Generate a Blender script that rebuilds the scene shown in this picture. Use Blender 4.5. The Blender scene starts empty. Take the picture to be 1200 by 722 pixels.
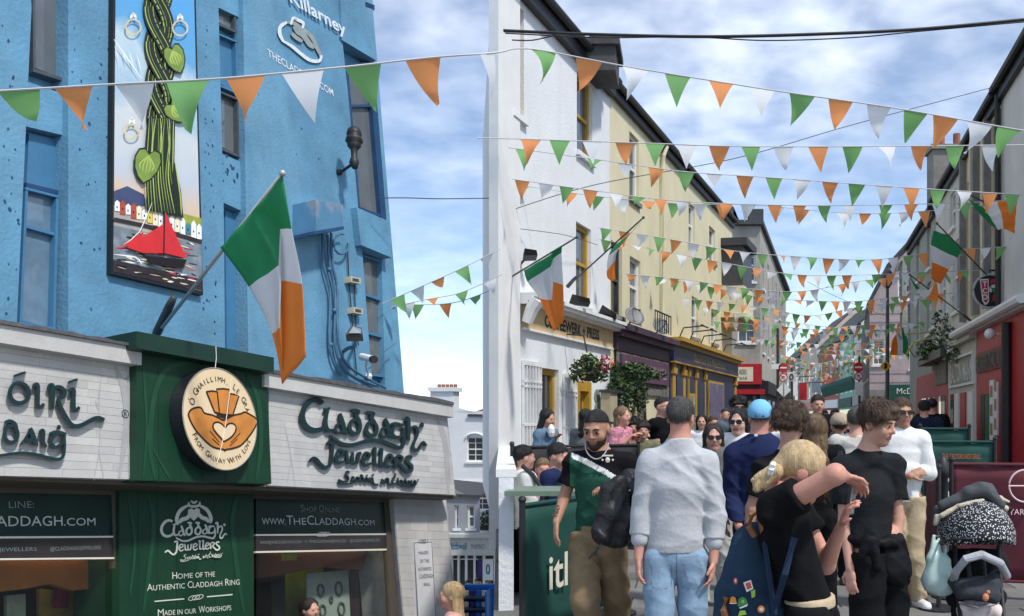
import bpy, bmesh, math, random
import numpy as np
from mathutils import Vector, Matrix
random.seed(7); np.random.seed(7)
SC = bpy.context.scene
COL = SC.collection

# ---------------------------------------------------------------- camera
EYE = 1.62
F, CX, CY = 1100.0, 800.0, 490.0            # focal length and principal point in 1200 x 722 picture units
cam = bpy.data.cameras.new('camera'); camo = bpy.data.objects.new('camera', cam); COL.objects.link(camo)
camo.location = (0, 0, EYE); camo.rotation_euler = (math.pi/2, 0, 0)
cam.sensor_width = 36; cam.lens = F/1200*36
cam.shift_x = (600-CX)/1200; cam.shift_y = (CY-361)/1200
cam.clip_start = 0.05; cam.clip_end = 2000
SC.camera = camo

# ---------------------------------------------------------------- sky and sun
SUN_EL, SUN_AZ = math.radians(56), math.radians(128)     # azimuth clockwise from +Y (the viewing direction)
w = bpy.data.worlds.new('World'); SC.world = w; w.use_nodes = True
nt = w.node_tree; nt.nodes.clear()
N = nt.nodes.new; L = nt.links.new
out = N('ShaderNodeOutputWorld'); bg = N('ShaderNodeBackground'); bg.inputs['Strength'].default_value = 0.12
sky = N('ShaderNodeTexSky'); sky.sky_type = 'NISHITA'; sky.sun_disc = False
sky.sun_elevation = SUN_EL; sky.sun_rotation = SUN_AZ; sky.air_density = 1.15; sky.dust_density = 0.3; sky.ozone_density = 2.0; sky.altitude = 2500
tc = N('ShaderNodeTexCoord'); sep = N('ShaderNodeSeparateXYZ'); L(tc.outputs['Generated'], sep.inputs[0])
mz = N('ShaderNodeMath'); mz.operation = 'MAXIMUM'; mz.inputs[1].default_value = 0.0; L(sep.outputs['Z'], mz.inputs[0])
az = N('ShaderNodeMath'); az.operation = 'ADD'; az.inputs[1].default_value = 0.20; L(mz.outputs[0], az.inputs[0])
dx = N('ShaderNodeMath'); dx.operation = 'DIVIDE'; L(sep.outputs['X'], dx.inputs[0]); L(az.outputs[0], dx.inputs[1])
dy = N('ShaderNodeMath'); dy.operation = 'DIVIDE'; L(sep.outputs['Y'], dy.inputs[0]); L(az.outputs[0], dy.inputs[1])
cmb = N('ShaderNodeCombineXYZ'); L(dx.outputs[0], cmb.inputs[0]); L(dy.outputs[0], cmb.inputs[1])
def wnoise(scale, detail, rough, dist=0.0):
    n = N('ShaderNodeTexNoise'); n.inputs['Scale'].default_value = scale; n.inputs['Detail'].default_value = detail
    n.inputs['Roughness'].default_value = rough; n.inputs['Distortion'].default_value = dist
    L(cmb.outputs[0], n.inputs['Vector']); return n
n1 = wnoise(0.9, 4, 0.5); n2 = wnoise(8.5, 3.5, 0.48, 0.2)
r1 = N('ShaderNodeMapRange'); r1.inputs['From Min'].default_value = 0.34; r1.inputs['From Max'].default_value = 0.62; L(n1.outputs['Fac'], r1.inputs[0])
r2 = N('ShaderNodeMapRange'); r2.inputs['From Min'].default_value = 0.30; r2.inputs['From Max'].default_value = 0.72; L(n2.outputs['Fac'], r2.inputs[0])
mm = N('ShaderNodeMath'); mm.operation = 'MULTIPLY_ADD'; mm.inputs[1].default_value = 0.5; L(r2.outputs[0], mm.inputs[0])
mo = N('ShaderNodeMath'); mo.operation = 'MULTIPLY'; mo.inputs[1].default_value = 0.26; L(r1.outputs[0], mo.inputs[0]); L(mo.outputs[0], mm.inputs[2])
ml = N('ShaderNodeMath'); ml.operation = 'MULTIPLY'; L(mm.outputs[0], ml.inputs[0]); 
ra = N('ShaderNodeMapRange'); ra.inputs['To Min'].default_value = 0.35; ra.inputs['To Max'].default_value = 1.0; L(r1.outputs[0], ra.inputs[0]); L(ra.outputs[0], ml.inputs[1])
mix = N('ShaderNodeMix'); mix.data_type = 'RGBA'; mix.clamp_factor = True
L(sky.outputs['Color'], mix.inputs['A']); mix.inputs['B'].default_value = (8.0, 8.5, 9.4, 1)
lowz = N('ShaderNodeMapRange'); lowz.inputs['From Min'].default_value = 0.02; lowz.inputs['From Max'].default_value = 0.34; lowz.inputs['To Min'].default_value = 0.35; lowz.inputs['To Max'].default_value = 1.0; L(mz.outputs[0], lowz.inputs[0])
mf = N('ShaderNodeMath'); mf.operation = 'MULTIPLY'; L(ml.outputs[0], mf.inputs[0]); L(lowz.outputs[0], mf.inputs[1]); L(mf.outputs[0], mix.inputs['Factor'])
L(mix.outputs['Result'], bg.inputs['Color']); L(bg.outputs[0], out.inputs['Surface'])

sl = bpy.data.lights.new('sun', 'SUN'); sl.energy = 2.5; sl.angle = math.radians(5); sl.color = (1.0, 0.955, 0.88)
so = bpy.data.objects.new('sun', sl); COL.objects.link(so)
sd = Vector((math.sin(SUN_AZ)*math.cos(SUN_EL), math.cos(SUN_AZ)*math.cos(SUN_EL), math.sin(SUN_EL)))   # towards the sun
so.rotation_euler = sd.to_track_quat('Z', 'Y').to_euler(); so.location = sd*60
SC.view_settings.view_transform = 'Standard'; SC.view_settings.look = 'None'
SC.view_settings.exposure = 0.56; SC.view_settings.gamma = 1.0; SC.view_settings.use_curve_mapping = False

# ---------------------------------------------------------------- basic helpers
CAM = Vector((0, 0, EYE))
def ray(x, y): return Vector(((x-CX)/F, 1.0, (CY-y)/F))
def P(x, y, Y): return CAM + ray(x, y)*Y
class Plane:
    def __init__(s, O, u, v, n=None):
        s.O = Vector(O); s.u = Vector(u).normalized(); v = Vector(v); s.v = (v - s.u*v.dot(s.u)).normalized()
        s.n = s.u.cross(s.v) if n is None else Vector(n).normalized()
    def at(s, u, v, off=0.0): return s.O + s.u*u + s.v*v + s.n*off
    def px(s, x, y, off=0.0):
        d = ray(x, y); o = s.O + s.n*off
        t = (o-CAM).dot(s.n)/d.dot(s.n); q = CAM + d*t - s.O
        return q.dot(s.u), q.dot(s.v)
    def hit(s, x, y, off=0.0): u, v = s.px(x, y, off); return s.at(u, v, off)
    def U(s, x, y=CY, off=0.0): return s.px(x, y, off)[0]
    def V(s, x, y, off=0.0): return s.px(x, y, off)[1]

MATS = {}
def mat(name, col, rough=0.7, var=0.12, scale=6.0, bump=0.0, bscale=40.0, metal=0.0, spec=0.4, dirt=0.0, dirtcol=(0.12, 0.11, 0.10), streak=False, alpha=None, coat=0.0, emit=0.0, trans=0.0):
    if name in MATS: return MATS[name]
    m = bpy.data.materials.new(name); m.use_nodes = True; t = m.node_tree; b = t.nodes['Principled BSDF']
    b.inputs['Roughness'].default_value = rough; b.inputs['Metallic'].default_value = metal
    b.inputs['Specular IOR Level'].default_value = spec
    if coat: b.inputs['Coat Weight'].default_value = coat
    if trans: b.inputs['Transmission Weight'].default_value = trans
    if emit: b.inputs['Emission Color'].default_value = (*col, 1); b.inputs['Emission Strength'].default_value = emit
    tcn = t.nodes.new('ShaderNodeTexCoord')
    src = None
    if var > 0:
        no = t.nodes.new('ShaderNodeTexNoise'); no.inputs['Scale'].default_value = scale; no.inputs['Detail'].default_value = 5
        no.inputs['Roughness'].default_value = 0.6
        t.links.new(tcn.outputs['Object'], no.inputs['Vector'])
        mr = t.nodes.new('ShaderNodeMapRange'); mr.inputs['From Min'].default_value = 0.28; mr.inputs['From Max'].default_value = 0.72
        mr.inputs['To Min'].default_value = 1-var; mr.inputs['To Max'].default_value = 1+var
        t.links.new(no.outputs['Fac'], mr.inputs[0])
        vm = t.nodes.new('ShaderNodeVectorMath'); vm.operation = 'SCALE'; vm.inputs[0].default_value = col
        t.links.new(mr.outputs[0], vm.inputs['Scale']); src = vm.outputs[0]
        if dirt > 0:
            n3 = t.nodes.new('ShaderNodeTexNoise'); n3.inputs['Scale'].default_value = scale*0.5; n3.inputs['Detail'].default_value = 8; n3.inputs['Roughness'].default_value = 0.68
            if streak:
                mp = t.nodes.new('ShaderNodeMapping'); mp.inputs['Scale'].default_value = (1, 1, 0.16)
                t.links.new(tcn.outputs['Object'], mp.inputs[0]); t.links.new(mp.outputs[0], n3.inputs['Vector'])
            else: t.links.new(tcn.outputs['Object'], n3.inputs['Vector'])
            m3 = t.nodes.new('ShaderNodeMapRange'); m3.inputs['From Min'].default_value = 0.52; m3.inputs['From Max'].default_value = 0.75; m3.inputs['To Max'].default_value = dirt
            t.links.new(n3.outputs['Fac'], m3.inputs[0])
            mx = t.nodes.new('ShaderNodeMix'); mx.data_type = 'RGBA'; t.links.new(m3.outputs[0], mx.inputs['Factor'])
            t.links.new(src, mx.inputs['A']); mx.inputs['B'].default_value = (*dirtcol, 1); src = mx.outputs['Result']
        t.links.new(src, b.inputs['Base Color'])
    else: b.inputs['Base Color'].default_value = (*col, 1)
    if bump > 0:
        nb = t.nodes.new('ShaderNodeTexNoise'); nb.inputs['Scale'].default_value = bscale; nb.inputs['Detail'].default_value = 4
        t.links.new(tcn.outputs['Object'], nb.inputs['Vector'])
        bn = t.nodes.new('ShaderNodeBump'); bn.inputs['Strength'].default_value = bump; bn.inputs['Distance'].default_value = 0.02
        t.links.new(nb.outputs['Fac'], bn.inputs['Height']); t.links.new(bn.outputs[0], b.inputs['Normal'])
    MATS[name] = m; return m
def srgb(r, g, b): 
    f = lambda c: (c/255/12.92) if c/255 <= 0.04045 else ((c/255+0.055)/1.055)**2.4
    return (f(r), f(g), f(b))

def wloc(o):
    v = Vector((0, 0, 0))
    while o is not None: v = v + o.location; o = o.parent
    return v
def tag(o, label=None, cat=None, group=None, kind=None):
    if label: o['label'] = label
    if cat: o['category'] = cat
    if group: o['group'] = group
    if kind: o['kind'] = kind
    return o
def thing(name, loc, label, cat, group=None):
    o = bpy.data.objects.new(name, None); COL.objects.link(o); o.location = loc; o.empty_display_size = 0.2
    return tag(o, label, cat, group)
class MB:
    """collects faces in world coordinates; build() links ONE mesh object"""
    def __init__(s): s.v = []; s.f = []; s.m = []; s.sm = False
    def add(s, vs, fs, mi=0):
        o = len(s.v); s.v += [tuple(p) for p in vs]; s.f += [tuple(i+o for i in f) for f in fs]; s.m += [mi]*len(fs); return s
    def quad(s, a, b, c, d, mi=0): return s.add([a, b, c, d], [(0, 1, 2, 3)], mi)
    def prism(s, pts, vec, mi=0):
        n = len(pts); vec = Vector(vec); a = [Vector(p) for p in pts]; b = [p+vec for p in a]
        fs = [tuple(range(n)), tuple(range(2*n-1, n-1, -1))] + [(i, n+i, n+(i+1) % n, (i+1) % n) for i in range(n)]
        return s.add(a+b, fs, mi)
    def box(s, x0, x1, y0, y1, z0, z1, mi=0):
        return s.prism([(x0, y0, z0), (x1, y0, z0), (x1, y1, z0), (x0, y1, z0)], (0, 0, z1-z0), mi)
    def obox(s, pl, u0, u1, v0, v1, o0, o1, mi=0):
        """box on a facade plane between offsets o0 (back) and o1 (front)"""
        return s.prism([pl.at(u0, v0, o1), pl.at(u1, v0, o1), pl.at(u1, v1, o1), pl.at(u0, v1, o1)], pl.n*(o0-o1), mi)
    def ppoly(s, pl, pts, o0, o1, mi=0):
        """picture-measured outline on a facade plane, thickness from o0 to o1"""
        return s.prism([pl.hit(x, y, o1) for x, y in pts], pl.n*(o0-o1), mi)
    def tube(s, path, r, n=8, mi=0, close=False):
        path = [Vector(p) for p in path]; rs = r if isinstance(r, (list, tuple)) else [r]*len(path); base = len(s.v); k = len(path)
        for i, p in enumerate(path):
            d = (path[(i+1) % k] - path[i-1]) if close else (path[min(i+1, k-1)] - path[max(i-1, 0)])
            d = d.normalized() if d.length > 1e-9 else Vector((0, 0, 1))
            a = d.cross(Vector((0, 0, 1)));
            if a.length < 1e-3: a = d.cross(Vector((1, 0, 0)))
            a.normalize(); b = d.cross(a)
            for j in range(n):
                t = 2*math.pi*j/n; s.v.append(tuple(p + (a*math.cos(t)+b*math.sin(t))*rs[i]))
        fs = []
        for i in range(k if close else k-1):
            i2 = (i+1) % k
            for j in range(n): fs.append((base+i*n+j, base+i*n+(j+1) % n, base+i2*n+(j+1) % n, base+i2*n+j))
        if not close: fs.append(tuple(base+j for j in range(n))[::-1]); fs.append(tuple(base+(k-1)*n+j for j in range(n)))
        s.f += fs; s.m += [mi]*len(fs); return s
    def ball(s, c, rx, ry=None, rz=None, n=12, mi=0):
        ry = ry or rx; rz = rz or rx; c = Vector(c); base = len(s.v); h = n//2
        for i in range(h+1):
            ph = math.pi*i/h
            for j in range(n):
                t = 2*math.pi*j/n; s.v.append((c.x+rx*math.sin(ph)*math.cos(t), c.y+ry*math.sin(ph)*math.sin(t), c.z+rz*math.cos(ph)))
        fs = [(base+i*n+j, base+(i+1)*n+j, base+(i+1)*n+(j+1) % n, base+i*n+(j+1) % n) for i in range(h) for j in range(n)]
        s.f += fs; s.m += [mi]*len(fs); return s
    def build(s, name, mats, parent=None, smooth=False, autosmooth=False):
        o_ = wloc(parent) if parent is not None else Vector((0, 0, 0))
        me = bpy.data.meshes.new(name)
        me.from_pydata([(x-o_.x, y-o_.y, z-o_.z) for x, y, z in s.v], [], s.f)
        mats = mats if isinstance(mats, (list, tuple)) else [mats]
        for m in mats: me.materials.append(m)
        if len(mats) > 1: me.polygons.foreach_set('material_index', s.m)
        bm = bmesh.new(); bm.from_mesh(me); bmesh.ops.remove_doubles(bm, verts=bm.verts, dist=1e-6)
        bmesh.ops.recalc_face_normals(bm, faces=bm.faces); bm.to_mesh(me); bm.free()
        if smooth: me.polygons.foreach_set('use_smooth', [True]*len(me.polygons))
        me.update()
        ob = bpy.data.objects.new(name, me); COL.objects.link(ob); ob.parent = parent
        return ob

# text: the built-in font turned into flat mesh data
_tc = {}
def glyphs(body, bold=0.0, shear=0.0):
    key = (body, bold, shear)
    if key in _tc: return _tc[key]
    c = bpy.data.curves.new('lettering', 'FONT'); c.body = body; c.size = 1.0; c.offset = bold; c.shear = shear; c.resolution_u = 3
    o = bpy.data.objects.new('lettering', c); COL.objects.link(o)
    dg = bpy.context.evaluated_depsgraph_get(); me = bpy.data.meshes.new_from_object(o.evaluated_get(dg))
    vs = np.array([v.co[:] for v in me.vertices]) if len(me.vertices) else np.zeros((0, 3)); fs = [tuple(p.vertices) for p in me.polygons]
    bpy.data.objects.remove(o); bpy.data.curves.remove(c); bpy.data.meshes.remove(me)
    _tc[key] = (vs, fs); return vs, fs
def text_on(mb, body, place, u, v, w=None, h=None, align='c', mi=0, bold=0.0, shear=0.0, off=0.0, thick=0.0):
    """place(u,v,off) -> point. h is the capital height; w squeezes the line to that width."""
    vs, fs = glyphs(body, bold, shear)
    if not len(vs): return
    x0, x1 = vs[:, 0].min(), vs[:, 0].max(); sx = (h or 1)/0.70; sy = sx
    if w: sx = w/(x1-x0); 
    if h is None: sy = sx
    W = (x1-x0)*sx; ux = u - (W/2 if align == 'c' else (W if align == 'r' else 0))
    pts = [place(ux+(p[0]-x0)*sx, v+p[1]*sy, off) for p in vs]; mb.add(pts, fs, mi)
    return W
def spline(pts, n=6):
    pts = [np.array(p, float) for p in pts]; o = []
    for i in range(len(pts)-1):
        p0 = pts[max(i-1, 0)]; p1 = pts[i]; p2 = pts[i+1]; p3 = pts[min(i+2, len(pts)-1)]
        for k in range(n):
            t = k/n; o.append(0.5*((2*p1)+(-p0+p2)*t+(2*p0-5*p1+4*p2-p3)*t*t+(-p0+3*p1-3*p2+p3)*t**3))
    o.append(pts[-1]); return o
def stroke2d(pts, w, n=6, nib=None, taper=(1, 1)):
    """calligraphic ribbon outline round a smooth path"""
    c = spline(pts, n) if n else [np.array(p, float) for p in pts]; Lf = []; R = []; k = len(c)
    for i, p in enumerate(c):
        d = c[min(i+1, k-1)]-c[max(i-1, 0)]; d = d/(np.hypot(*d)+1e-9); ww = w
        if nib is not None: ww = w*(0.45+0.62*abs(d[0]*math.sin(nib)-d[1]*math.cos(nib)))
        t = i/(k-1); ww *= (taper[0]+(1-taper[0])*min(1, t*4)) * (taper[1]+(1-taper[1])*min(1, (1-t)*4))
        nn = np.array([-d[1], d[0]])*ww/2; Lf.append(p+nn); R.append(p-nn)
    return Lf, R
def ribbon(mb, Lf, R, place, o0, o1, mi=0):
    n = len(Lf); A = [place(*p, o1) for p in Lf]; B = [place(*p, o1) for p in R]; a = [place(*p, o0) for p in Lf]; b = [place(*p, o0) for p in R]
    fs = []
    for i in range(n-1):
        fs += [(i, i+1, n+i+1, n+i), (2*n+i, 2*n+i+1, i+1, i), (n+i, n+i+1, 3*n+i+1, 3*n+i)]
    fs += [(0, n, 3*n, 2*n), (n-1, 2*n-1, 4*n-1, 3*n-1)]
    mb.add(A+B+a+b, fs, mi)

# ---------------------------------------------------------------- shared materials
M_GLASS = mat('window_glass', (0.035, 0.045, 0.05), 0.04, 0.25, 1.2, spec=0.9)
M_GLASS2 = mat('pale_curtained_glass', (0.11, 0.125, 0.135), 0.04, 0.25, 1.2, spec=1.0)
M_WHITE = mat('white_paint', (0.78, 0.78, 0.77), 0.6, 0.05, 3, 0.15, 60, dirt=0.25, streak=True, dirtcol=(0.45, 0.44, 0.42))
M_WREND = mat('white_render', (0.76, 0.78, 0.80), 0.85, 0.05, 1.5, 0.35, 30, dirt=0.22, streak=True, dirtcol=(0.5, 0.5, 0.5))
M_YREND = mat('cream_yellow_render', (0.69, 0.635, 0.43), 0.85, 0.07, 1.2, 0.35, 30, dirt=0.25, streak=True, dirtcol=(0.45, 0.40, 0.26))
M_SLATE = mat('slate', (0.055, 0.058, 0.065), 0.75, 0.3, 5, 0.4, 20)
M_BLACK = mat('black_iron', (0.02, 0.02, 0.022), 0.5, 0.2, 8)
M_DGREY = mat('dark_grey_metal', (0.07, 0.075, 0.08), 0.45, 0.2, 8, metal=0.3)
M_STONE = mat('grey_limestone', (0.23, 0.22, 0.20), 0.85, 0.25, 3.5, 0.5, 25, dirt=0.4)
M_OCHRE = mat('ochre_yellow_paint', (0.46, 0.27, 0.035), 0.5, 0.12, 5, dirt=0.2)
M_NAVY = mat('navy_paint', (0.022, 0.025, 0.07), 0.45, 0.2, 5)
M_RED = mat('red_paint', (0.40, 0.014, 0.024), 0.45, 0.15, 4, dirt=0.2)
M_DGREEN = mat('dark_green_canvas', (0.008, 0.062, 0.048), 0.7, 0.15, 5, 0.1, 200)
M_MAROON = mat('maroon_canvas', (0.105, 0.018, 0.03), 0.75, 0.15, 5, 0.1, 200)
M_LETTER = mat('pale_lettering', (0.70, 0.66, 0.55), 0.6, 0.05)
M_GOLD = mat('gilt_lettering', (0.55, 0.38, 0.10), 0.5, 0.1)
# ================================================================ ground
M_PAVE = mat('street_paving', (0.150, 0.147, 0.140), 0.8, 0.3, 2.0, 0.3, 60, dirt=0.5, dirtcol=(0.07, 0.068, 0.066))
M_SLAB = [mat('paving_slab_%s' % n, c, 0.75, 0.2, 7, 0.25, 70, dirt=0.45, dirtcol=(0.06, 0.058, 0.055)) for n, c in (('mid', (0.175, 0.17, 0.16)), ('dark', (0.125, 0.122, 0.118)), ('warm', (0.20, 0.188, 0.17)))]
M_JOINT = mat('paving_joint', (0.075, 0.07, 0.065), 0.95, 0.3, 20)
def lane_z(y): return -0.62-0.1*y if y < 14 else -2.02-0.20*(y-14) if y < 60 else -11.2
# edge between the upper street and the lower lane: a low white parapet, then the white house
EX0, EY0 = P(597, CY, 6.0).x, 6.0
mb = MB(); e = [(-0.188*yy, yy) for yy in (-6, 2, 8, 14.6)]
poly = [(-0.188*(-6)+0.0, -6.0), (9.5, -6), (9.5, 26), (60, 30), (160, 160), (900, 900), (-80, 900), (-30, 160), (-12, 62), (-4.3, 22), (-2.9, 14.6)]
mb.add([(x, y, 0) for x, y in poly], [tuple(range(len(poly)))])
g = mb.build('street', M_PAVE); tag(g, kind='structure')
mb = MB()
ys = [-6, 2, 8, 14, 20, 30, 45, 60, 200]
for a, b in zip(ys[:-1], ys[1:]):
    mb.quad((-300, a, lane_z(a)), (-0.188*a-0.02 if a > 0 else 1.1, a, lane_z(a)), (-0.188*b-0.02, b, lane_z(b)), (-300, b, lane_z(b)))
g2 = mb.build('lane', M_PAVE); tag(g2, kind='structure')
# bedding under the slabs, then the slabs one by one
mb = MB(); mb.quad((-1.3, 6.6, 0.004), (6.2, 6.6, 0.004), (6.2, 17.4, 0.004), (-1.3, 17.4, 0.004)); bed = mb.build('slab_bedding', M_JOINT, g)
slab_me = []
for k, m in enumerate(M_SLAB):
    bm = bmesh.new(); bmesh.ops.create_cube(bm, size=1.0); bmesh.ops.scale(bm, vec=(0.586, 0.436, 0.03), verts=bm.verts)
    bmesh.ops.bevel(bm, geom=[e_ for e_ in bm.edges if sum(v_.co.z for v_ in e_.verts) > 0.02], offset=0.008, segments=1, affect='EDGES')
    me = bpy.data.meshes.new('paving_slab'); bm.to_mesh(me); bm.free(); me.materials.append(m); slab_me.append(me)
rs = random.Random(3); nslab = 0; ca, sa = math.cos(-0.18), math.sin(-0.18)
for j in range(25):
    for i in range(13):
        x = -1.05+i*0.6+(0.3 if j % 2 else 0); y = 6.85+j*0.45
        if x > 6.0 or x < -0.188*y+0.42 or nslab >= 298: continue
        o = bpy.data.objects.new('paving_slab', slab_me[rs.choices((0, 1, 2), (5, 3, 2))[0]]); COL.objects.link(o); o.parent = g
        o.location = (x, y, 0.0+rs.uniform(-0.003, 0.002)); o.rotation_euler = (rs.uniform(-.003, .003), rs.uniform(-.003, .003), rs.uniform(-.006, .006)); nslab += 1
# manhole cover
mh = P(683, 655, 1.0); Ym = 1.62*1100/(655-490); c = P(683, 655, Ym)
mb = MB(); mb.prism([(c.x+0.34*math.cos(t*math.pi/12), c.y+0.34*math.sin(t*math.pi/12), 0.016) for t in range(24)], (0, 0, 0.012))
for k in range(-3, 4): mb.box(c.x-0.25, c.x+0.25, c.y+k*0.075-0.012, c.y+k*0.075+0.012, 0.028, 0.034)
tag(mb.build('manhole_cover', M_DGREY), 'round dark iron manhole cover in the paving beside the khaki trousers', 'manhole cover')
# parapet
mb = MB(); pw = 0.062; A = Vector((-0.188*7.9, 7.9, 0)); B = Vector((-0.190*14.5, 14.5, 0)); d = (B-A).normalized(); nn = Vector((d.y, -d.x, 0))
mb.prism([A-nn*pw+Vector((0, 0, -1.4)), B-nn*pw+Vector((0, 0, -2.2)), B-nn*pw+Vector((0, 0, 1.12)), A-nn*pw+Vector((0, 0, 1.12))], nn*2*pw)
par = mb.build('parapet_wall', M_WREND); tag(par, 'low white rendered parapet wall leading up to the corner of the white house', 'wall')
mb = MB(); pw = 0.085; mb.prism([A-nn*pw+Vector((0, 0, 1.123)), B-nn*pw+Vector((0, 0, 1.123)), B-nn*pw+Vector((0, 0, 1.19)), A-nn*pw+Vector((0, 0, 1.19))], nn*2*pw); mb.build('coping', M_WHITE, par)

# ================================================================ jewellers' building (left)
u_ = ((1070-CX)/F, 1, (CY-600)/F); v_ = ((145-CX)/F, 1, (CY+5600)/F)
LP = Plane(P(420, 520, 11.2), u_, v_)
M_BLUE = mat('blue_rough_render', srgb(90, 138, 168), 0.7, 0.24, 1.6, 0.35, 30, dirt=0.6, dirtcol=srgb(120, 162, 184), streak=True)
M_BLUE2 = mat('blue_gloss_timber', srgb(66, 116, 152), 0.35, 0.1, 5, 0.1, 12)
M_BLUED = mat('dark_blue_paint', srgb(30, 66, 104), 0.5, 0.2, 6)
M_LEDGE = mat('white_ledger_stone', srgb(186, 184, 181), 0.7, 0.10, 4, 0.18, 45, dirt=0.5, dirtcol=srgb(140, 138, 138))
M_LEDG = [M_LEDGE, mat('pale_grey_ledger_stone', srgb(180, 178, 176), 0.7, 0.10, 4, 0.18, 45, dirt=0.5, dirtcol=srgb(134, 132, 134)), mat('bright_ledger_stone', srgb(192, 190, 186), 0.7, 0.09, 4, 0.18, 45, dirt=0.5, dirtcol=srgb(146, 144, 142))]
M_GROUT = mat('ledger_joint', srgb(168, 166, 164), 0.9, 0.2, 10)
M_FGREEN = mat('green_timber_board', srgb(20, 58, 40), 0.45, 0.25, 2.2, 0.12, 14, dirt=0.4, dirtcol=srgb(14, 50, 36), streak=True)
M_FGREEN2 = mat('dark_green_trim', srgb(22, 52, 42), 0.45, 0.2, 4)
M_DLET = mat('deep_green_letter', srgb(24, 50, 54), 0.4, 0.15, 8)
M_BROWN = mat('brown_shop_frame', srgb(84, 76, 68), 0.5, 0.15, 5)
base = LP.hit(250, 760)
JB = thing('jewellers_building', (base.x, base.y, lane_z(base.y)), 'blue rendered shop building with white and green fascia at left', 'building')
def lpart(name, mats, polys, parent=JB, smooth=False):
    mb = MB()
    for pts, o0, o1, *mi in polys: mb.ppoly(LP, pts, o0, o1, mi[0] if mi else 0)
    return mb.build(name, mats, parent, smooth)
BK = -0.17
# the body of the house behind the piers
mb = MB(); ul = LP.U(-60, 200); ur = LP.U(441, 60, BK); v0 = LP.V(250, 520); v1 = LP.V(430, -70)
mb.obox(LP, ul, ur, v0, v1, -7.0, BK); mb.build('wall', M_BLUE, JB)
TOPY = -60
lpart('pier', M_BLUE, [([(-60, TOPY), (33, TOPY), (37, 9), (20, 372), (18, 420), (-60, 420)], BK, 0)])
pm = []
pm += [([(80, TOPY), (254, TOPY), (256, 8), (262, 240), (264, 440), (80, 440)], BK, 0)]
lpart('pier', M_BLUE, pm)
lpart('pier', M_BLUE, [([(284, TOPY), (396, TOPY), (401, 46), (408, 110), (424, 290), (438, 470), (292, 470), (288, 240)], BK, 0)])
# spandrels between the piers
lpart('spandrel', M_BLUE, [([(33, 96), (80.5, 112), (80.5, 160), (30, 148)], BK, -0.06)])
lpart('spandrel', M_BLUE, [([(256, 178), (287, 192), (289, 250), (259, 236)], BK, -0.06)])
lpart('spandrel', M_BLUE, [([(252, TOPY), (288, TOPY), (288, 24), (254, 8)], BK, -0.06)])
lpart('corner_spandrel', M_BLUE, [([(396, TOPY), (434, TOPY), (437, 9), (441, 71), (401, 47)], BK-0.1, 0.03)])
lpart('corner_spandrel', M_BLUE, [([(418, 243), (455, 259), (459, 302), (423, 287)], BK-0.1, 0.09)])
lpart('corner_cap', M_BLUED, [([(428, 2), (439, 6), (439, 12), (428, 8)], -0.1, 0.03)])
def lwindow(glass, frame_pts_t=3, mframe=M_BLUE2, off=-0.3, bars=(), mglass=M_GLASS, sub=()):
    """sash window: outline glass (4 picture points TL TR BR BL), frame strips round it, cross bars at fractions"""
    (x0, y0), (x1, y1), (x2, y2), (x3, y3) = glass; t = frame_pts_t
    mb = MB()
    mb.ppoly(LP, [(x0-t, y0-t), (x1+t, y1-t), (x1+t, y1), (x0-t, y0)], off, off+0.09)
    mb.ppoly(LP, [(x3-t, y3), (x2+t, y2), (x2+t, y2+t*1.3), (x3-t, y3+t*1.3)], off, off+0.09)
    mb.ppoly(LP, [(x0-t, y0), (x0, y0), (x3, y3), (x3-t, y3)], off, off+0.085)
    mb.ppoly(LP, [(x1, y1), (x1+t, y1), (x2+t, y2), (x2, y2)], off, off+0.085)
    for f in bars:
        xa, ya = x0+(x3-x0)*f, y0+(y3-y0)*f; xb, yb = x1+(x2-x1)*f, y1+(y2-y1)*f
        mb.ppoly(LP, [(xa, ya-t*.6), (xb, yb-t*.6), (xb, yb+t*.6), (xa, ya+t*.6)], off, off+0.075)
    fr = mb.build('window', mframe, JB)
    mb = MB(); mb.ppoly(LP, glass, off, off+0.03); mb.build('pane', mglass, fr)
    return fr
M_SASHGREY = mat('weathered_sash', srgb(70, 78, 86), 0.5, 0.2, 8)
w1 = lwindow([(41, -30), (73, -22), (74, 92), (42, 80)], 3, M_SASHGREY, off=-0.155, mglass=M_GLASS2)
w2 = lwindow([(33, 222), (66, 232), (62, 384), (26, 376)], 3, M_BLUE2, off=-0.155, bars=(0.28,), mglass=mat('reflection_tinted_glass', (.10, .17, .24), .04, .5, 1.8, spec=1.0))  # bluish sky reflection is put into this pane's base colour
lpart('transom_panel', M_BLUE2, [([(34, 156), (74, 166), (70, 226), (31, 216)], BK, -0.13)])
lpart('transom_rail', M_BLUED, [([(31, 214), (72, 224), (72, 229), (31, 219)], BK, -0.10)])
w3 = lwindow([(259, 108), (278, 118), (279, 182), (260, 172)], 2.2, M_SASHGREY, off=-0.155, mglass=M_GLASS2)
lwindow([(256, 40), (276, 50), (277, 108), (258, 98)], 2, M_BLUE2, off=-0.16, mglass=M_BLUE2)
lwindow([(255, -30), (274, -22), (275, 36), (256, 26)], 2, M_SASHGREY, off=-0.155, mglass=M_GLASS2)
lpart('door_panel', M_BLUE2, [([(264, 246), (286, 257), (290, 430), (266, 420)], BK, -0.14)])
# corner windows
cw = lwindow([(408, 78), (436, 74), (448, 252), (422, 243)], 2.6, M_BLUED, off=-0.155, bars=(0.28,), mglass=M_GLASS2)
cw = lwindow([(426, 300), (448, 309), (454, 440), (433, 436)], 2.6, M_BLUE2, off=-0.155, bars=(0.33, 0.66), mglass=M_GLASS2)
lpart('corner_post', M_BLUE, [([(447, 300), (456, 304), (463, 470), (452, 470)], BK-0.1, -0.05)])
lpart('corner_post', M_BLUED, [([(432, 72), (438, 72), (453, 258), (447, 256)], BK-0.1, -0.06)])
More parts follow.
